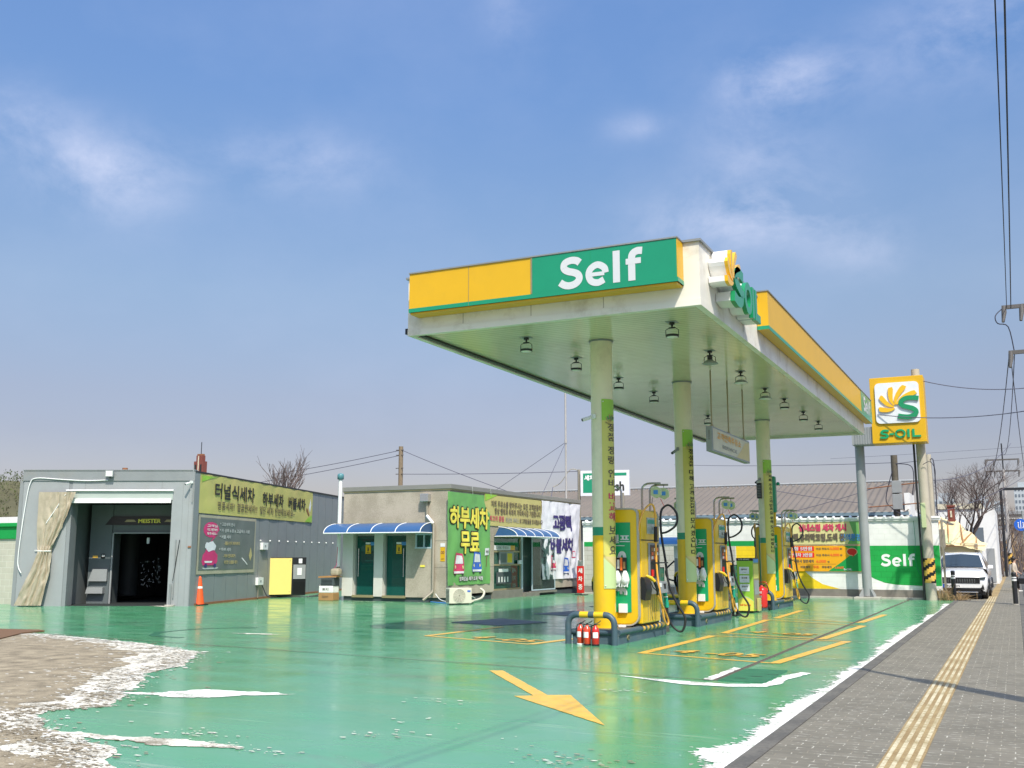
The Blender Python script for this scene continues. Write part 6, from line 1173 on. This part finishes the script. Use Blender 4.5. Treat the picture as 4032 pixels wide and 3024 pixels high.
b = MB((-2.8, 43.2, 0)); b.cyl((-2.80, 43.2, 0), (-2.83, 43.2, 5.5), .15, 'concrete_pole', 16, .11); b.tube(smooth_path([(-2.75, 43.1, 5.3), (-2.62, 43.05, 5.1), (-2.62, 43.03, 3.0), (-2.6, 43.02, 1)], 4), .02, 'cable', 6); tag(b.build('utility_pole'), 'shorter concrete pole standing just behind the hazard striped pole', 'utility pole')
# bollards
def bollard(lb, p):
    t = thing('bollard', lb, 'bollard', p, 'bollards on the pavement'); h = 1.02; b = MB(); b.cyl((0, 0, 0), (0, 0, h), .075, 'dark_metal', 16); b.lathe((0, 0, h), [(.076, 0), (.07, .025), (.02, .04)], 'dark_metal', 16); b.cyl((0, 0, 0), (0, 0, .03), .11, 'concrete', 14); b.build('post', t)
    for za, zb in ((.16, .12), (.25, .19)): b = MB(); b.cyl((0, 0, h-za), (0, 0, h-zb), .078, 'white', 16); b.build('reflective_band', t)
bollard('dark bollard with white bands in front of the white parked car', (-2.12, 41.1, 0)); bollard('dark bollard with white bands on the pavement near the walking person', (-.12, 38.3, 0))
# dry weeds
b = MB((-2.35, 41, 0)); rnd = random.Random(3)
for k in range(420):
    x = rnd.gauss(-2.25, .28); y = rnd.gauss(41.35, .35); h = rnd.uniform(.1, .5)*(1.3 if x < -2.2 else .7); a = rnd.uniform(0, 6.28); d = rnd.uniform(.05, .3); p0 = (x, y, 0); p1 = (x+d*.5*math.cos(a), y+d*.5*math.sin(a), h*.6); p2 = (x+d*math.cos(a)*1.3, y+d*math.sin(a)*1.3, h*rnd.uniform(.6, 1)); b.tube([p0, p1, p2], [.006, .005, .002], 'dry_grass', 3, False)
struct(b.build('dry_weeds'), 'stuff')
# ------------------------------------------------------------------ parked white suv (local: nose at y=0 facing -y)
t = thing('parked_car', 'white parked suv facing the camera beside the end of the wall', 'car', (-1.97, 42.2, 0), None, R(-1)); car = t
hw = .95
secs = [  # y, z_bottom, z_top, half width bottom, half width belt, half width top
 (0.0, .42, .72, .70, .80, .66), (.06, .30, .90, .80, .90, .76), (.25, .26, .98, .86, .94, .80), (.8, .25, 1.06, .88, .95, .80), (1.25, .25, 1.12, .88, .95, .78)]
def ringpts(y, zb, zt, wb_, wm, wt): return [(-wb_, y, zb), (-wm, y, zb+(zt-zb)*.35), (-wm, y, zb+(zt-zb)*.7), (-wt, y, zt-.03), (-wt*.5, y, zt+.01), (0, y, zt+.02), (wt*.5, y, zt+.01), (wt, y, zt-.03), (wm, y, zb+(zt-zb)*.7), (wm, y, zb+(zt-zb)*.35), (wb_, y, zb)]
b = MB()
def loft(rows, m):
    n = len(rows[0]); vs = [p for r_ in rows for p in r_]; b.add(vs, [(i*n+j, i*n+j+1, (i+1)*n+j+1, (i+1)*n+j) for i in range(len(rows)-1) for j in range(n-1)], m, True)
loft([ringpts(*s) for s in secs], 'car_white'); b.add([Vector(p) for p in ringpts(*secs[0])], [tuple(range(11))], 'car_white')
body = [(1.25, .25, 1.12, .88, .95, .90), (2.2, .25, 1.12, .88, .96, .92), (3.6, .25, 1.14, .88, .96, .92), (4.6, .3, 1.15, .84, .93, .86), (4.8, .45, 1.1, .78, .85, .78)]
loft([ringpts(*s) for s in body], 'car_white'); b.add([Vector(p) for p in ringpts(*body[-1])][::-1], [tuple(range(11))], 'car_white')
# cabin
cab = [(1.25, 1.10, 1.12, .86), (2.0, 1.10, 1.60, .70), (2.3, 1.1, 1.68, .68), (3.2, 1.1, 1.72, .68), (4.2, 1.1, 1.66, .66), (4.7, 1.1, 1.15, .80)]
rows = [[(-.90 if 0 else -.89, y, zb), (-w_-.02, y, zt-.05), (-w_+.06, y, zt), (0, y, zt+.02), (w_-.06, y, zt), (w_+.02, y, zt-.05), (.89, y, zb)] for y, zb, zt, w_ in cab]; loft(rows, 'car_white')
for s in (-1, 1): b.tube([(s*.60, 2.2, 1.71), (s*.60, 4.1, 1.72)], .02, 'silver', 6)
b.build('body', t)
b = MB(); b.add([(-.80, 1.26, 1.16), (0, 1.20, 1.19), (.80, 1.26, 1.16), (.64, 1.96, 1.61), (0, 1.94, 1.66), (-.64, 1.96, 1.61)], [(0, 1, 4, 5), (1, 2, 3, 4)], 'car_glass'); b.build('windshield', t)
for s in (-1, 1): b = MB(); b.add([(s*.885, 1.65, 1.15), (s*.905, 4.3, 1.16), (s*.715, 4.1, 1.56), (s*.725, 2.1, 1.56)], [(0, 1, 2, 3)], 'car_glass'); b.build('side_window', t)
b = MB(); b.box((-.70, -.02, .58), (.70, .04, .80), 'black', .01)
for k in range(14): 
    for j in range(3): b.box((-.56+.082*k, -.025, .62+.05*j), (-.53+.082*k, -.019, .64+.05*j), 'grey_steel')
b.build('grille', t)
for s in (-1, 1):
    b = MB(); b.extr([(s*.52, .68), (s*.88, .74), (s*.90, .82), (s*.50, .79)], FR((0, -.0, 0), (1, 0, 0), (0, 0, 1)), .012, -.12, 'car_glass'); b.extr([(s*.55, .70), (s*.7, .72), (s*.7, .77), (s*.55, .76)], FR((0, -.014, 0), (1, 0, 0), (0, 0, 1)), .004, -.002, 'lamp_lens'); b.build('headlight', t)
    b = MB(); b.box((s*.93, 1.55, 1.1), (s*1.12, 1.70, 1.24), 'car_white', .04); b.build('mirror', t)
b = MB(); b.box((-.58, -.05, .42), (.02, -.02, .55), 'white_clean'); b.box((-.58, -.053, .42), (-.5, -.05, .55), 'blue'); b.text('195허 8475', FR((0, -.0505, 0), (1, 0, 0), (0, 0, 1)), -.23, .485, 0, 'ink', .002, w=.48, h=.08, lift=.002); b.build('number_plate', t)
b = MB(); b.box((-.72, -.03, .25), (.72, .1, .41), 'black', .02); b.box((-.62, -.05, .24), (.62, -.0, .28), 'silver', .01)
for s in (-1, 1): b.extr([(s*.60, .36), (s*.84, .36), (s*.80, .56), (s*.74, .44)], FR((0, -.02, 0), (1, 0, 0), (0, 0, 1)), .02, -.05, 'black')
b.box((-.85, .1, .17), (.85, 4.6, .3), 'black'); b.build('bumper', t)
for x in (-.80, .80):
    for y in (.85, 3.75):
        b = MB(); s = 1 if x > 0 else -1; b.tube([(x-.11, y, .34), (x+.11, y, .34)], .34, 'rubber', 24); w_ = b.build('wheel', t); b = MB(); b.tube([(x+s*.111, y, .34), (x+s*.12, y, .34)], .23, 'silver', 18)
        for a in range(5): b.tube([(x+s*.125, y, .34), (x+s*.125, y+.21*math.cos(R(72*a)), .34+.21*math.sin(R(72*a)))], .025, 'dark_metal', 5)
        b.build('rim', w_)
for s in (-1, 1):
    for y in (.85, 3.75):
        b = MB(); pts = [(s*.962, y+.39*math.cos(R(a)), .34+.39*math.sin(R(a))) for a in range(0, 181, 15)]; b.tube(pts, .035, 'black', 5); b.build('wheel_arch', t)
# ------------------------------------------------------------------ person
def skin(name, joints, bones, mname, parent, root=0, sub=2):
    me = bpy.data.meshes.new(name); me.from_pydata([j[:3] for j in joints], bones, []); o = bpy.data.objects.new(name, me); COL.objects.link(o)
    m = o.modifiers.new('skin', 'SKIN'); m.use_smooth_shade = True
    for i, j in enumerate(joints): me.skin_vertices[0].data[i].radius = (j[3], j[4] if len(j) > 4 else j[3]); me.skin_vertices[0].data[i].use_root = (i == root)
    s = o.modifiers.new('sub', 'SUBSURF'); s.levels = s.render_levels = sub
    dg = bpy.context.evaluated_depsgraph_get(); dg.update(); m2 = bpy.data.meshes.new_from_object(o.evaluated_get(dg)); bpy.data.objects.remove(o)
    m2.materials.clear(); m2.materials.append(MATS[mname])
    for p in m2.polygons: p.material_index = 0; p.use_smooth = True
    n = bpy.data.objects.new(name, m2); COL.objects.link(n)
    if parent: n.parent = parent
    return n
pr = thing('person', 'person in beige jacket and black trousers walking right, carrying a black bag', 'person', (-.12, 52.6, 0)); pr.scale = (.88, .88, .88)
# facing +x
J = [(0, 0, .92, .13), (0, 0, 1.10, .125), (0, 0, 1.30, .14), (.0, 0, 1.42, .075), (.01, 0, 1.50, .05), (.03, 0, 1.60, .085, .075), (.035, 0, 1.67, .08, .07),
     (-.02, -.17, 1.36, .055), (-.05, -.22, 1.08, .045), (.06, -.23, .88, .035), (.09, -.23, .82, .03), (.02, .17, 1.36, .055), (.06, .21, 1.10, .045), (.20, .16, .95, .035), (.26, .13, .93, .03),
     (.02, -.09, .82, .095), (.10, -.10, .48, .062), (.14, -.10, .10, .042), (.24, -.10, .04, .035), (-.02, .09, .82, .095), (-.04, .10, .48, .062), (-.16, .10, .12, .042), (-.08, .10, .04, .035)]
Bn = [(0, 1), (1, 2), (2, 3), (3, 4), (4, 5), (5, 6), (2, 7), (7, 8), (8, 9), (9, 10), (2, 11), (11, 12), (12, 13), (13, 14), (0, 15), (15, 16), (16, 17), (17, 18), (0, 19), (19, 20), (20, 21), (21, 22)]
skin('body', J, Bn, 'skin', pr)
skin('jacket', [(0, 0, .86, .19, .17), (0, 0, 1.1, .165, .15), (0, 0, 1.30, .175, .16), (0, 0, 1.42, .09), (-.02, -.18, 1.36, .075), (-.05, -.23, 1.08, .062), (.05, -.235, .90, .05), (.02, .18, 1.36, .075), (.06, .22, 1.10, .062), (.17, .17, .97, .05)], [(0, 1), (1, 2), (2, 3), (2, 4), (4, 5), (5, 6), (2, 7), (7, 8), (8, 9)], 'coat', pr)
skin('trousers', [(0, 0, .90, .15), (.02, -.09, .80, .115), (.10, -.10, .48, .085), (.14, -.10, .12, .07), (-.02, .09, .80, .115), (-.04, .10, .48, .085), (-.15, .10, .14, .07)], [(0, 1), (1, 2), (2, 3), (0, 4), (4, 5), (5, 6)], 'black', pr)
b = MB(); b.ball((.0, 0, 1.655), .108, 'hair', 14, 1.1); b.ball((-.06, 0, 1.55), .075, 'hair', 10, 1.3); b.build('hair', pr)
b = MB(); 
for s in (-1, 1): b.ball((.118, s*.03, 1.635), .010, 'ink', 6)
b.ball((.128, 0, 1.61), .014, 'skin', 6, 1.3); b.tube([(.118, -.022, 1.575), (.124, 0, 1.572), (.118, .022, 1.575)], .006, 'red', 5); b.build('face', pr)
for x, y in ((.17, -.10), (-.1, .10)): b = MB(); b.lathe((x, y, .0), [(.055, 0), (.06, .03), (.045, .07)], 'white', 10); b.box((x, y-.045, 0), (x+.15, y+.045, .06), 'white', .025); b.build('shoe', pr)
for k, (hx, hy, hz) in enumerate(((.10, -.235, .80), (.28, .125, .92))):
    b = MB()
    for f in range(4): b.tube([(hx-.02+.022*f, hy-.01, hz), (hx-.015+.024*f, hy-.02, hz-.05+.006*abs(f-1.5)), (hx-.012+.02*f, hy+.01, hz-.08+.008*abs(f-1.5))], [.010, .009, .007], 'skin', 6)
    b.tube([(hx-.02, hy+.02, hz+.02), (hx+.02, hy+.045, hz-.01), (hx+.035, hy+.04, hz-.045)], [.011, .01, .008], 'skin', 6); b.build('hand', pr)
b = MB((0.16, 52.35, .5)); b.box((.02, 52.30, .34), (.32, 52.42, .60), 'black', .03); b.tube(smooth_path([(.08, 52.36, .60), (.1, 52.36, .72), (.24, 52.36, .72), (.26, 52.36, .60)], 4), .012, 'black', 6); tag(b.build('handbag'), 'black handbag held by the walking person', 'bag')
# ------------------------------------------------------------------ houses and far things on the right
ho = Vector((-2.8, 52, 0)); t = thing('tarp_roof_house', 'low cream house with a cream, brown and green tarpaulin roof behind the parked car', 'house', ho)
b = MB(ho); b.box((-5.5, 50.3, 0), (-1.55, 58, 2.15), 'house_cream'); b.box((-1.62, 50.25, 0), (-1.5, 50.35, 2.1), 'pipe_grey'); b.build('wall', t)
b = MB(ho); RT = lambda x, z, y: Vector((x, y, z))
ridge = [(-3.4, 54.5, 3.45), (-2.5, 54.5, 3.25), (-1.95, 54.5, 2.7), (-1.2, 54.5, 2.1)]; eave = [(-3.4, 50.0, 2.12), (-2.6, 50.0, 2.08), (-1.95, 50.0, 1.95), (-1.25, 50.0, 1.78)]
def rp(u, v):
    k = min(2, int(u*3)); f = u*3-k; a = Vector(eave[k]).lerp(Vector(eave[k+1]), f); c = Vector(ridge[k]).lerp(Vector(ridge[k+1]), f); p = a.lerp(c, v); p.z += .05*fnz(u*9, v*4, 2)+.06*math.sin(u*20)*v; return p
b.grid(rp, 40, 12, 'tarp_cream'); b.grid(lambda u, v: rp(.02+.33*u, .03+.37*v)+Vector((0, -.05, .02)), 10, 6, 'tarp_green')
for a, c in ((.10, .02), (.20, .30), (.45, .62), (.72, .55), (.80, .86)): b.tube([rp(a, .95)+Vector((0, -.03, .05)), rp((a+c)/2, .5)+Vector((0, -.03, .05)), rp(c, .06)+Vector((0, -.05, .05))], [.015, .04, .025], 'tarp_brown', 5)
b.box((-3.5, 49.95, 2.0), (-1.2, 50.02, 2.03), 'rust'); b.build('tarp_roof', t)
b = MB(ho); b.box((-2.80, 53.5, 3.2), (-2.50, 53.8, 3.9), 'brick_red'); b.box((-2.84, 53.45, 3.9), (-2.46, 53.85, 3.97), 'brick_red'); b.box((-2.69, 53.46, 3.4), (-2.61, 53.49, 3.7), 'cream'); b.build('chimney', t)
b = MB(ho); b.box((-3.05, 49.8, 1.95), (-2.78, 50.0, 2.75), 'pipe_grey', .01); b.build('box', t)
t = thing('pale_house', 'pale white rendered house partly hidden by the bare roadside tree', 'house', (-2.3, 70, 0)); b = MB((-2.3, 70, 0)); b.box((-6.5, 66, 0), (-.95, 76, 4.3), 'white'); b.box((-4.0, 65.9, 4.3), (-1.6, 76, 4.6), 'cream'); b.build('wall', t)
for x in (-3.4, -2.2): b = MB((-2.3, 70, 0)); b.box((x, 65.96, 2.2), (x+.6, 65.99, 3.2), 'tower_win'); b.build('window', t)
b = MB((-2.3, 70, 0)); b.box((-1.5, 65.96, .1), (-1.1, 65.99, 2.0), 'grey_light'); b.build('door', t)
def tree(name, lb, base, h, r0, seed, lean=(0, 0), spread=.6, depth=6, m='twig', crown_m='twig', nb=3, upb=.5, L0=None):
    rnd = random.Random(seed); t = thing(name, lb, 'tree', base); tb = MB(base); cb = MB(base)
    def grow(p, d, L, r, k):
        pts = [p]; q = p; dd = d
        for i in range(4):
            dd = (dd+Vector((rnd.uniform(-1, 1), rnd.uniform(-1, 1), rnd.uniform(-.6, 1)))*.12).normalized(); q = q+dd*(L/4); pts.append(q)
        (tb if k < 2 else cb).tube(pts, [r*(1-.35*i/4) for i in range(5)], 'bark' if k < 2 else crown_m, 6 if k < 2 else 3, False)
        if k >= depth: return
        for i in range(nb if k else nb+1):
            ax = Vector((rnd.uniform(-1, 1), rnd.uniform(-1, 1), rnd.uniform(-.2, .5)*1)); nd = (dd+ax.normalized()*spread+Vector((0, 0, upb*.15))).normalized(); s = pts[rnd.choice((2, 3, 4, 4))] if k else pts[rnd.choice((3, 4))]
            grow(s, nd, L*rnd.uniform(.6, .82), r*.58, k+1)
    grow(Vector(base), Vector((lean[0], lean[1], 1)).normalized(), L0 or h*.32, r0, 0); tb.build('trunk', t); cb.build('crown', t); return t
tree('bare_tree', 'bare leafless tree behind the parked car, spreading over the low roofs', (-2.1, 62, 0), 6.2, .16, 11, (-.1, 0), .8, 7, nb=3, L0=2.2)
tree('bare_tree', 'small bare pruned tree with upright branches behind the wash building', (-42, 52, 0), 8.5, .2, 22, (.0, 0), .5, 5, nb=3, upb=1.0, L0=2.7)
for i, (x, y, h) in enumerate(((-.95, 86, 4.5), (-.75, 92, 5), (-1.2, 98, 5.5), (.3, 104, 5))): tree('bare_tree', ['first thin roadside sapling left of the far utility pole', 'second thin roadside sapling beside the far utility pole', 'third bare roadside tree in front of the bridge', 'bare roadside tree behind the walking person'][i], (x, y, 0), h, .06, 40+i, (0, 0), .5, 5, nb=3, L0=2.0)
# bridge deck, towers, thicket
t = thing('overpass', 'long grey concrete overpass crossing behind the bare trees', 'bridge', (0, 150, 0)); b = MB((0, 150, 0)); b.box((-30, 150, 5.6), (30, 158, 6.9), 'bridge'); b.box((-30, 149.8, 6.9), (30, 150.0, 7.3), 'grey_light'); b.box((-30, 149.9, 6.3), (30, 149.95, 6.42), 'white'); b.build('deck', t)
for x in (-9, .6, 9): b = MB((0, 150, 0)); b.box((x-.6, 151, 0), (x+.6, 157, 5.6), 'bridge'); b.build('pier', t)
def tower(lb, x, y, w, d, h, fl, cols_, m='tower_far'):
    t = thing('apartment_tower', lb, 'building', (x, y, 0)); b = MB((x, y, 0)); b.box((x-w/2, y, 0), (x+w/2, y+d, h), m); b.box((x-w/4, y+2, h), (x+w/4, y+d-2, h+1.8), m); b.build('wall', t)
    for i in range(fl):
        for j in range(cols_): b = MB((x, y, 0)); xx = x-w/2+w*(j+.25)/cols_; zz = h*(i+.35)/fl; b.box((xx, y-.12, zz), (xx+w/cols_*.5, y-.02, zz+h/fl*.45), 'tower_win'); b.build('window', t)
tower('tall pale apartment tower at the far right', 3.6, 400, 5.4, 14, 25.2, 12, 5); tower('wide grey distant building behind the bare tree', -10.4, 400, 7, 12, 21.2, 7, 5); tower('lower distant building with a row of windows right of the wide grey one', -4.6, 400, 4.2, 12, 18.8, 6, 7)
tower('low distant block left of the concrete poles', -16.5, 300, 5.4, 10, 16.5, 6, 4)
b = MB((0, 120, 0)); rnd = random.Random(9)
for k in range(900):
    x = rnd.uniform(-6, 6); y = rnd.uniform(112, 140); h = rnd.uniform(1.5, 5.2); b.tube([(x, y, 0), (x+rnd.uniform(-.4, .4), y, h*.5), (x+rnd.uniform(-.9, .9), y, h)], [.05, .035, .012], 'twig' if k % 3 else 'dry_grass', 3, False)
struct(b.build('thicket'), 'stuff')
# far utility pole with cross arms, near wires
FP = (-.45, 94.3, 0)
def cross_pole(lb, p, h, arms, rad=.17, m='pole_far'):
    t = thing('utility_pole', lb, 'utility pole', p); x, y, _ = p; b = MB(p); b.cyl((x, y, 0), (x, y, h*.8), rad, m, 12, rad*.7); b.cyl((x, y, h*.8), (x, y, h), rad*.35, 'dark_metal', 6); b.build('pole', t)
    for z, x0, x1 in arms:
        b = MB(p); b.box((x+x0, y-.05, z-.06), (x+x1, y+.05, z+.06), 'insulator'); b.build('crossarm', t)
        for f in (.03, .27, .97): q = x+x0+(x1-x0)*f; b = MB(p); b.tube([(q, y, z+.05), (q, y, z-.15), (q-.05, y-.1, z-.5)], [.07, .09, .05], 'insulator', 6); b.build('insulator', t)
    return t
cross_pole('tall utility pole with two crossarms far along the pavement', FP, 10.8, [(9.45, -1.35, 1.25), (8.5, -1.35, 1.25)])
b = MB((-.7, 88, 0)); b.cyl((-.75, 88, 0), (-.72, 88, 6.7), .11, 'dark_metal', 10); b.box((-.72, 87.95, 6.55), (3, 88.05, 6.75), 'dark_metal'); tag(b.build('gantry_post'), 'dark steel post and horizontal arm beside the far utility pole', 'post')
b = MB((-.35, 80, 0)); N = 16
for i in range(N):
    for j in range(8):
        a0, a1 = 2*math.pi*i/N, 2*math.pi*(i+1)/N; za, zb = .9+.9*j/8, .9+.9*(j+1)/8; ph = ((i/N)*2-(j/8)*2) % 1
        P_ = lambda a, z: (-.45+.18*math.cos(a), 94.3+.18*math.sin(a), z); b.add([P_(a0, za), P_(a1, za), P_(a1, zb), P_(a0, zb)], [(0, 1, 2, 3)], 'yellow_paint' if ph < .5 else 'black', True)
b.org = Vector((-.45, 94.3, .9)); tag(b.build('hazard_wrap'), 'black and yellow striped wrap on the far utility pole', 'wrap')
# round blue sign, on a post at the pavement edge
rs = (.28, 36.6, 0); t = thing('round_sign', 'round blue traffic sign on a post at the right edge', 'sign', rs); b = MB(rs); b.cyl((.28, 36.62, 0), (.28, 36.62, 3.0), .035, 'grey_light', 10); b.build('post', t)
b = MB(rs); RFc = FR((.2, 36.56, 2.56), (1, 0, 0), (0, 0, 1)); b.extr([(.19*math.cos(a*math.pi/14), .19*math.sin(a*math.pi/14)) for a in range(28)], RFc, .0, -.02, 'blue', 'grey_light'); b.box((.19, 36.555, 2.44), (.21, 36.559, 2.69), 'white_clean')
for sx in (-1, 1): b.ball((.2+sx*.07, 36.555, 2.62), .02, 'white_clean', 8); b.tube([(.2+sx*.07, 36.555, 2.6), (.2+sx*.075, 36.555, 2.5), (.2+sx*.05, 36.555, 2.45)], .015, 'white_clean', 5)
b.build('sign_face', t)
t = thing('round_sign', 'grey back of a round traffic sign on the far utility pole', 'sign', (-.5, 93.8, 3)); b = MB((-.5, 93.8, 3)); b.extr([(.45*math.cos(a*math.pi/10), .45*math.sin(a*math.pi/10)) for a in range(20)], FR((-.9, 93.9, 3.2), (1, 0, 0), (0, 0, 1)), 0, -.03, 'pole_far'); b.build('sign_back', t)
# near cables running along the street
NP = (2.35, 10.4, 0); cross_pole('concrete utility pole just right of the camera view, its shadow crossing the pavement', NP, 9.2, [], .2, 'concrete_pole')
NP2 = (1.9, 36.2, 0); cross_pole('utility pole just outside the right edge holding the double cable brackets', NP2, 10.5, [(9.55, -1.75, .4), (8.05, -1.65, .4)], .19, 'concrete_pole')
wire('overhead_cable', 'left one of the two dark cables rising steeply at the right edge', sagged((.30, -4, 10.1), (.30, 36.2, 9.55), .35, 40), .012, 'cable'); wire('overhead_cable', 'right one of the two dark cables rising steeply at the right edge', sagged((.42, -4, 10.0), (.42, 36.2, 9.5), .35, 40), .016, 'cable')
wire('overhead_cable', 'loop of cable hanging at the bracket near the right edge', smooth_path([(.15, 36.2, 9.5), (-.05, 36.0, 9.25), (.0, 36.0, 9.0), (.3, 36.2, 8.9), (.42, 36.3, 8.1)], 4), .018, 'cable')
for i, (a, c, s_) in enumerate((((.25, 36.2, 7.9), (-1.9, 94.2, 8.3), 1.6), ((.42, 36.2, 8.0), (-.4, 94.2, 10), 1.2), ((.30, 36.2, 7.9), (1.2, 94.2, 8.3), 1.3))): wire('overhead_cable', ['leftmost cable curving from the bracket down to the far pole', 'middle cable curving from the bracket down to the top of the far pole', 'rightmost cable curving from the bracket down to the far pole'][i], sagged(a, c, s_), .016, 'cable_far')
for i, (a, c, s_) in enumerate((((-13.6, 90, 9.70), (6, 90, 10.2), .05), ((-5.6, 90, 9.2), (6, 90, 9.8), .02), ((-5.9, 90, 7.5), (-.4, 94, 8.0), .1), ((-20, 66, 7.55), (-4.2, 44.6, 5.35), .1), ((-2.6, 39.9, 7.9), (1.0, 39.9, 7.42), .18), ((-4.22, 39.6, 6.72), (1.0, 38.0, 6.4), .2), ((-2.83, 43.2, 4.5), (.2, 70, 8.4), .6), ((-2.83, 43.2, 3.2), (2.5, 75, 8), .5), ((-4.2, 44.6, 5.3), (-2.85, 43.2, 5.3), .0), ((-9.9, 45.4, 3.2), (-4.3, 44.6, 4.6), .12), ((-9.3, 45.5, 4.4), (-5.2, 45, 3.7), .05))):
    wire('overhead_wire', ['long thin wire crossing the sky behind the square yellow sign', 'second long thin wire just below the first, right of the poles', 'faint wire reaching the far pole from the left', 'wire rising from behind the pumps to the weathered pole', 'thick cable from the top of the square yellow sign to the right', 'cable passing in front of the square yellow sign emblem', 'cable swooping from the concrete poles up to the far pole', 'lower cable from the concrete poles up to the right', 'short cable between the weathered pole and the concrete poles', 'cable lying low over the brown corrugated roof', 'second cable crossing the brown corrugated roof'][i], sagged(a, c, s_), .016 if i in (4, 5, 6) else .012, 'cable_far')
# left background: pole, wires, church tower, hill
lp = (-37.55, 60, 0); b = MB(lp); b.cyl((-37.55, 60, 0), (-37.57, 60, 9.0), .17, 'wood_pole', 12, .15)
for z in (8.75, 8.4, 7.5, 7.1): b.tube([(-37.9, 59.9, z), (-37.3, 59.9, z)], .03, 'insulator', 5)
tag(b.build('utility_pole'), 'brown wooden pole rising behind the office roof', 'utility pole')
for i, (a, c) in enumerate((((-37.6, 60, 8.75), (-49, 60.5, 7.5)), ((-37.6, 60, 8.4), (-50.2, 60.5, 6.95)), ((-37.5, 60, 8.75), (-28.5, 59, 5.5)), ((-37.5, 60, 7.1), (-23, 62, 7.0)))): wire('overhead_wire', ['upper wire running left from the wooden pole to the bare tree', 'lower wire running left from the wooden pole', 'wire sloping down right from the wooden pole to the office roof', 'level wire running right from the wooden pole'][i], sagged(a, c, .08), .022, 'cable_far')
to = (-111, 120, 0); t = thing('church_tower', 'small red brick stepped tower rising behind the wash building corner', 'tower', to); b = MB(to); b.box((-112.3, 120, 0), (-110.5, 120.9, 15.8), 'brick_red'); b.box((-112.0, 120.15, 15.8), (-110.8, 120.8, 16.7), 'brick_red'); b.box((-111.9, 120.2, 16.7), (-110.9, 120.75, 16.95), 'rust'); b.build('tower_body', t)
b = MB(to)
for x in (-112.1, -111.05): b = MB(to); b.box((x, 119.93, 14.2), (x+.3, 119.99, 15.3), 'interior_dark'); b.build('window', t)
b = MB(to); b.box((-111.45, 119.9, 13), (-111.3, 119.99, 16.6), 'cream'); b.build('pipe', t); b = MB(to); b.cyl((-111.4, 120.5, 16.9), (-111.4, 120.5, 18.8), .06, 'dark_metal', 6); b.build('spire', t)
b = MB((-380, 300, 0)); b.grid(lambda u, v: (-560+185*u, 280+150*v, -2+(39+6*fnz(u*5, v*3, 1))*math.sin(math.pi*(.12+.55*v))*(1-max(0, u-.55)*2.6)), 50, 24, 'hillside'); struct(b.build('hill'))
b = MB((-380, 300, 0)); rnd = random.Random(5)
for k in range(2600):
    u, v = rnd.random(), rnd.random()**.8; x = -560+185*u; y = 280+150*v; z = -2+(39+6*fnz(u*5, v*3, 1))*math.sin(math.pi*(.12+.55*v))*(1-max(0, u-.55)*2.6); r = rnd.uniform(1.2, 2.8)
    vs = []; 
    for j in range(9): a = rnd.uniform(0, 6.28); q = Vector((x+r*math.cos(a)*rnd.uniform(.3, 1), y+r*math.sin(a)*.6, z+rnd.uniform(0, 2.3)*r)); s = r*.45; b.add([q, q+Vector((rnd.uniform(-s, s), rnd.uniform(-s, s)*.4, rnd.uniform(0, s*1.4))), q+Vector((rnd.uniform(-s, s)*1.4, rnd.uniform(-s, s)*.4, rnd.uniform(-s*.5, s)))], [(0, 1, 2)], 'forest' if k % 4 else 'hillside')
struct(b.build('forest'), 'stuff')
for i, (x, w_, h) in enumerate(((-80, 6, 4.9), (-76.2, 2.6, 4.6))):
    t = thing('house', ['low white roofed house at the far left below the hill', 'small white roofed shed right of the first house below the hill'][i], 'house', (x, 62, 0)); b = MB((x, 62, 0)); b.box((x-w_/2, 62, 0), (x+w_/2, 66, h-.5), 'interior_grey'); b.build('wall', t); b = MB((x, 62, 0)); b.extr([(x-w_/2-.2, h-.55), (x+w_/2+.2, h-.55), (x+w_/2-.4, h), (x-w_/2+.4, h)], FR((0, 61.8, 0), (1, 0, 0), (0, 0, 1)), 0, -4.4, 'white'); b.build('roof', t)
b = MB((-24, 24, 0)); b.cyl((-27.0, 25.6, WH), (-27.0, 25.6, WH+.20), .09, 'rust', 10); tag(b.build('roof_vent'), 'short rusty stub pipe on the wash building roof', 'pipe')
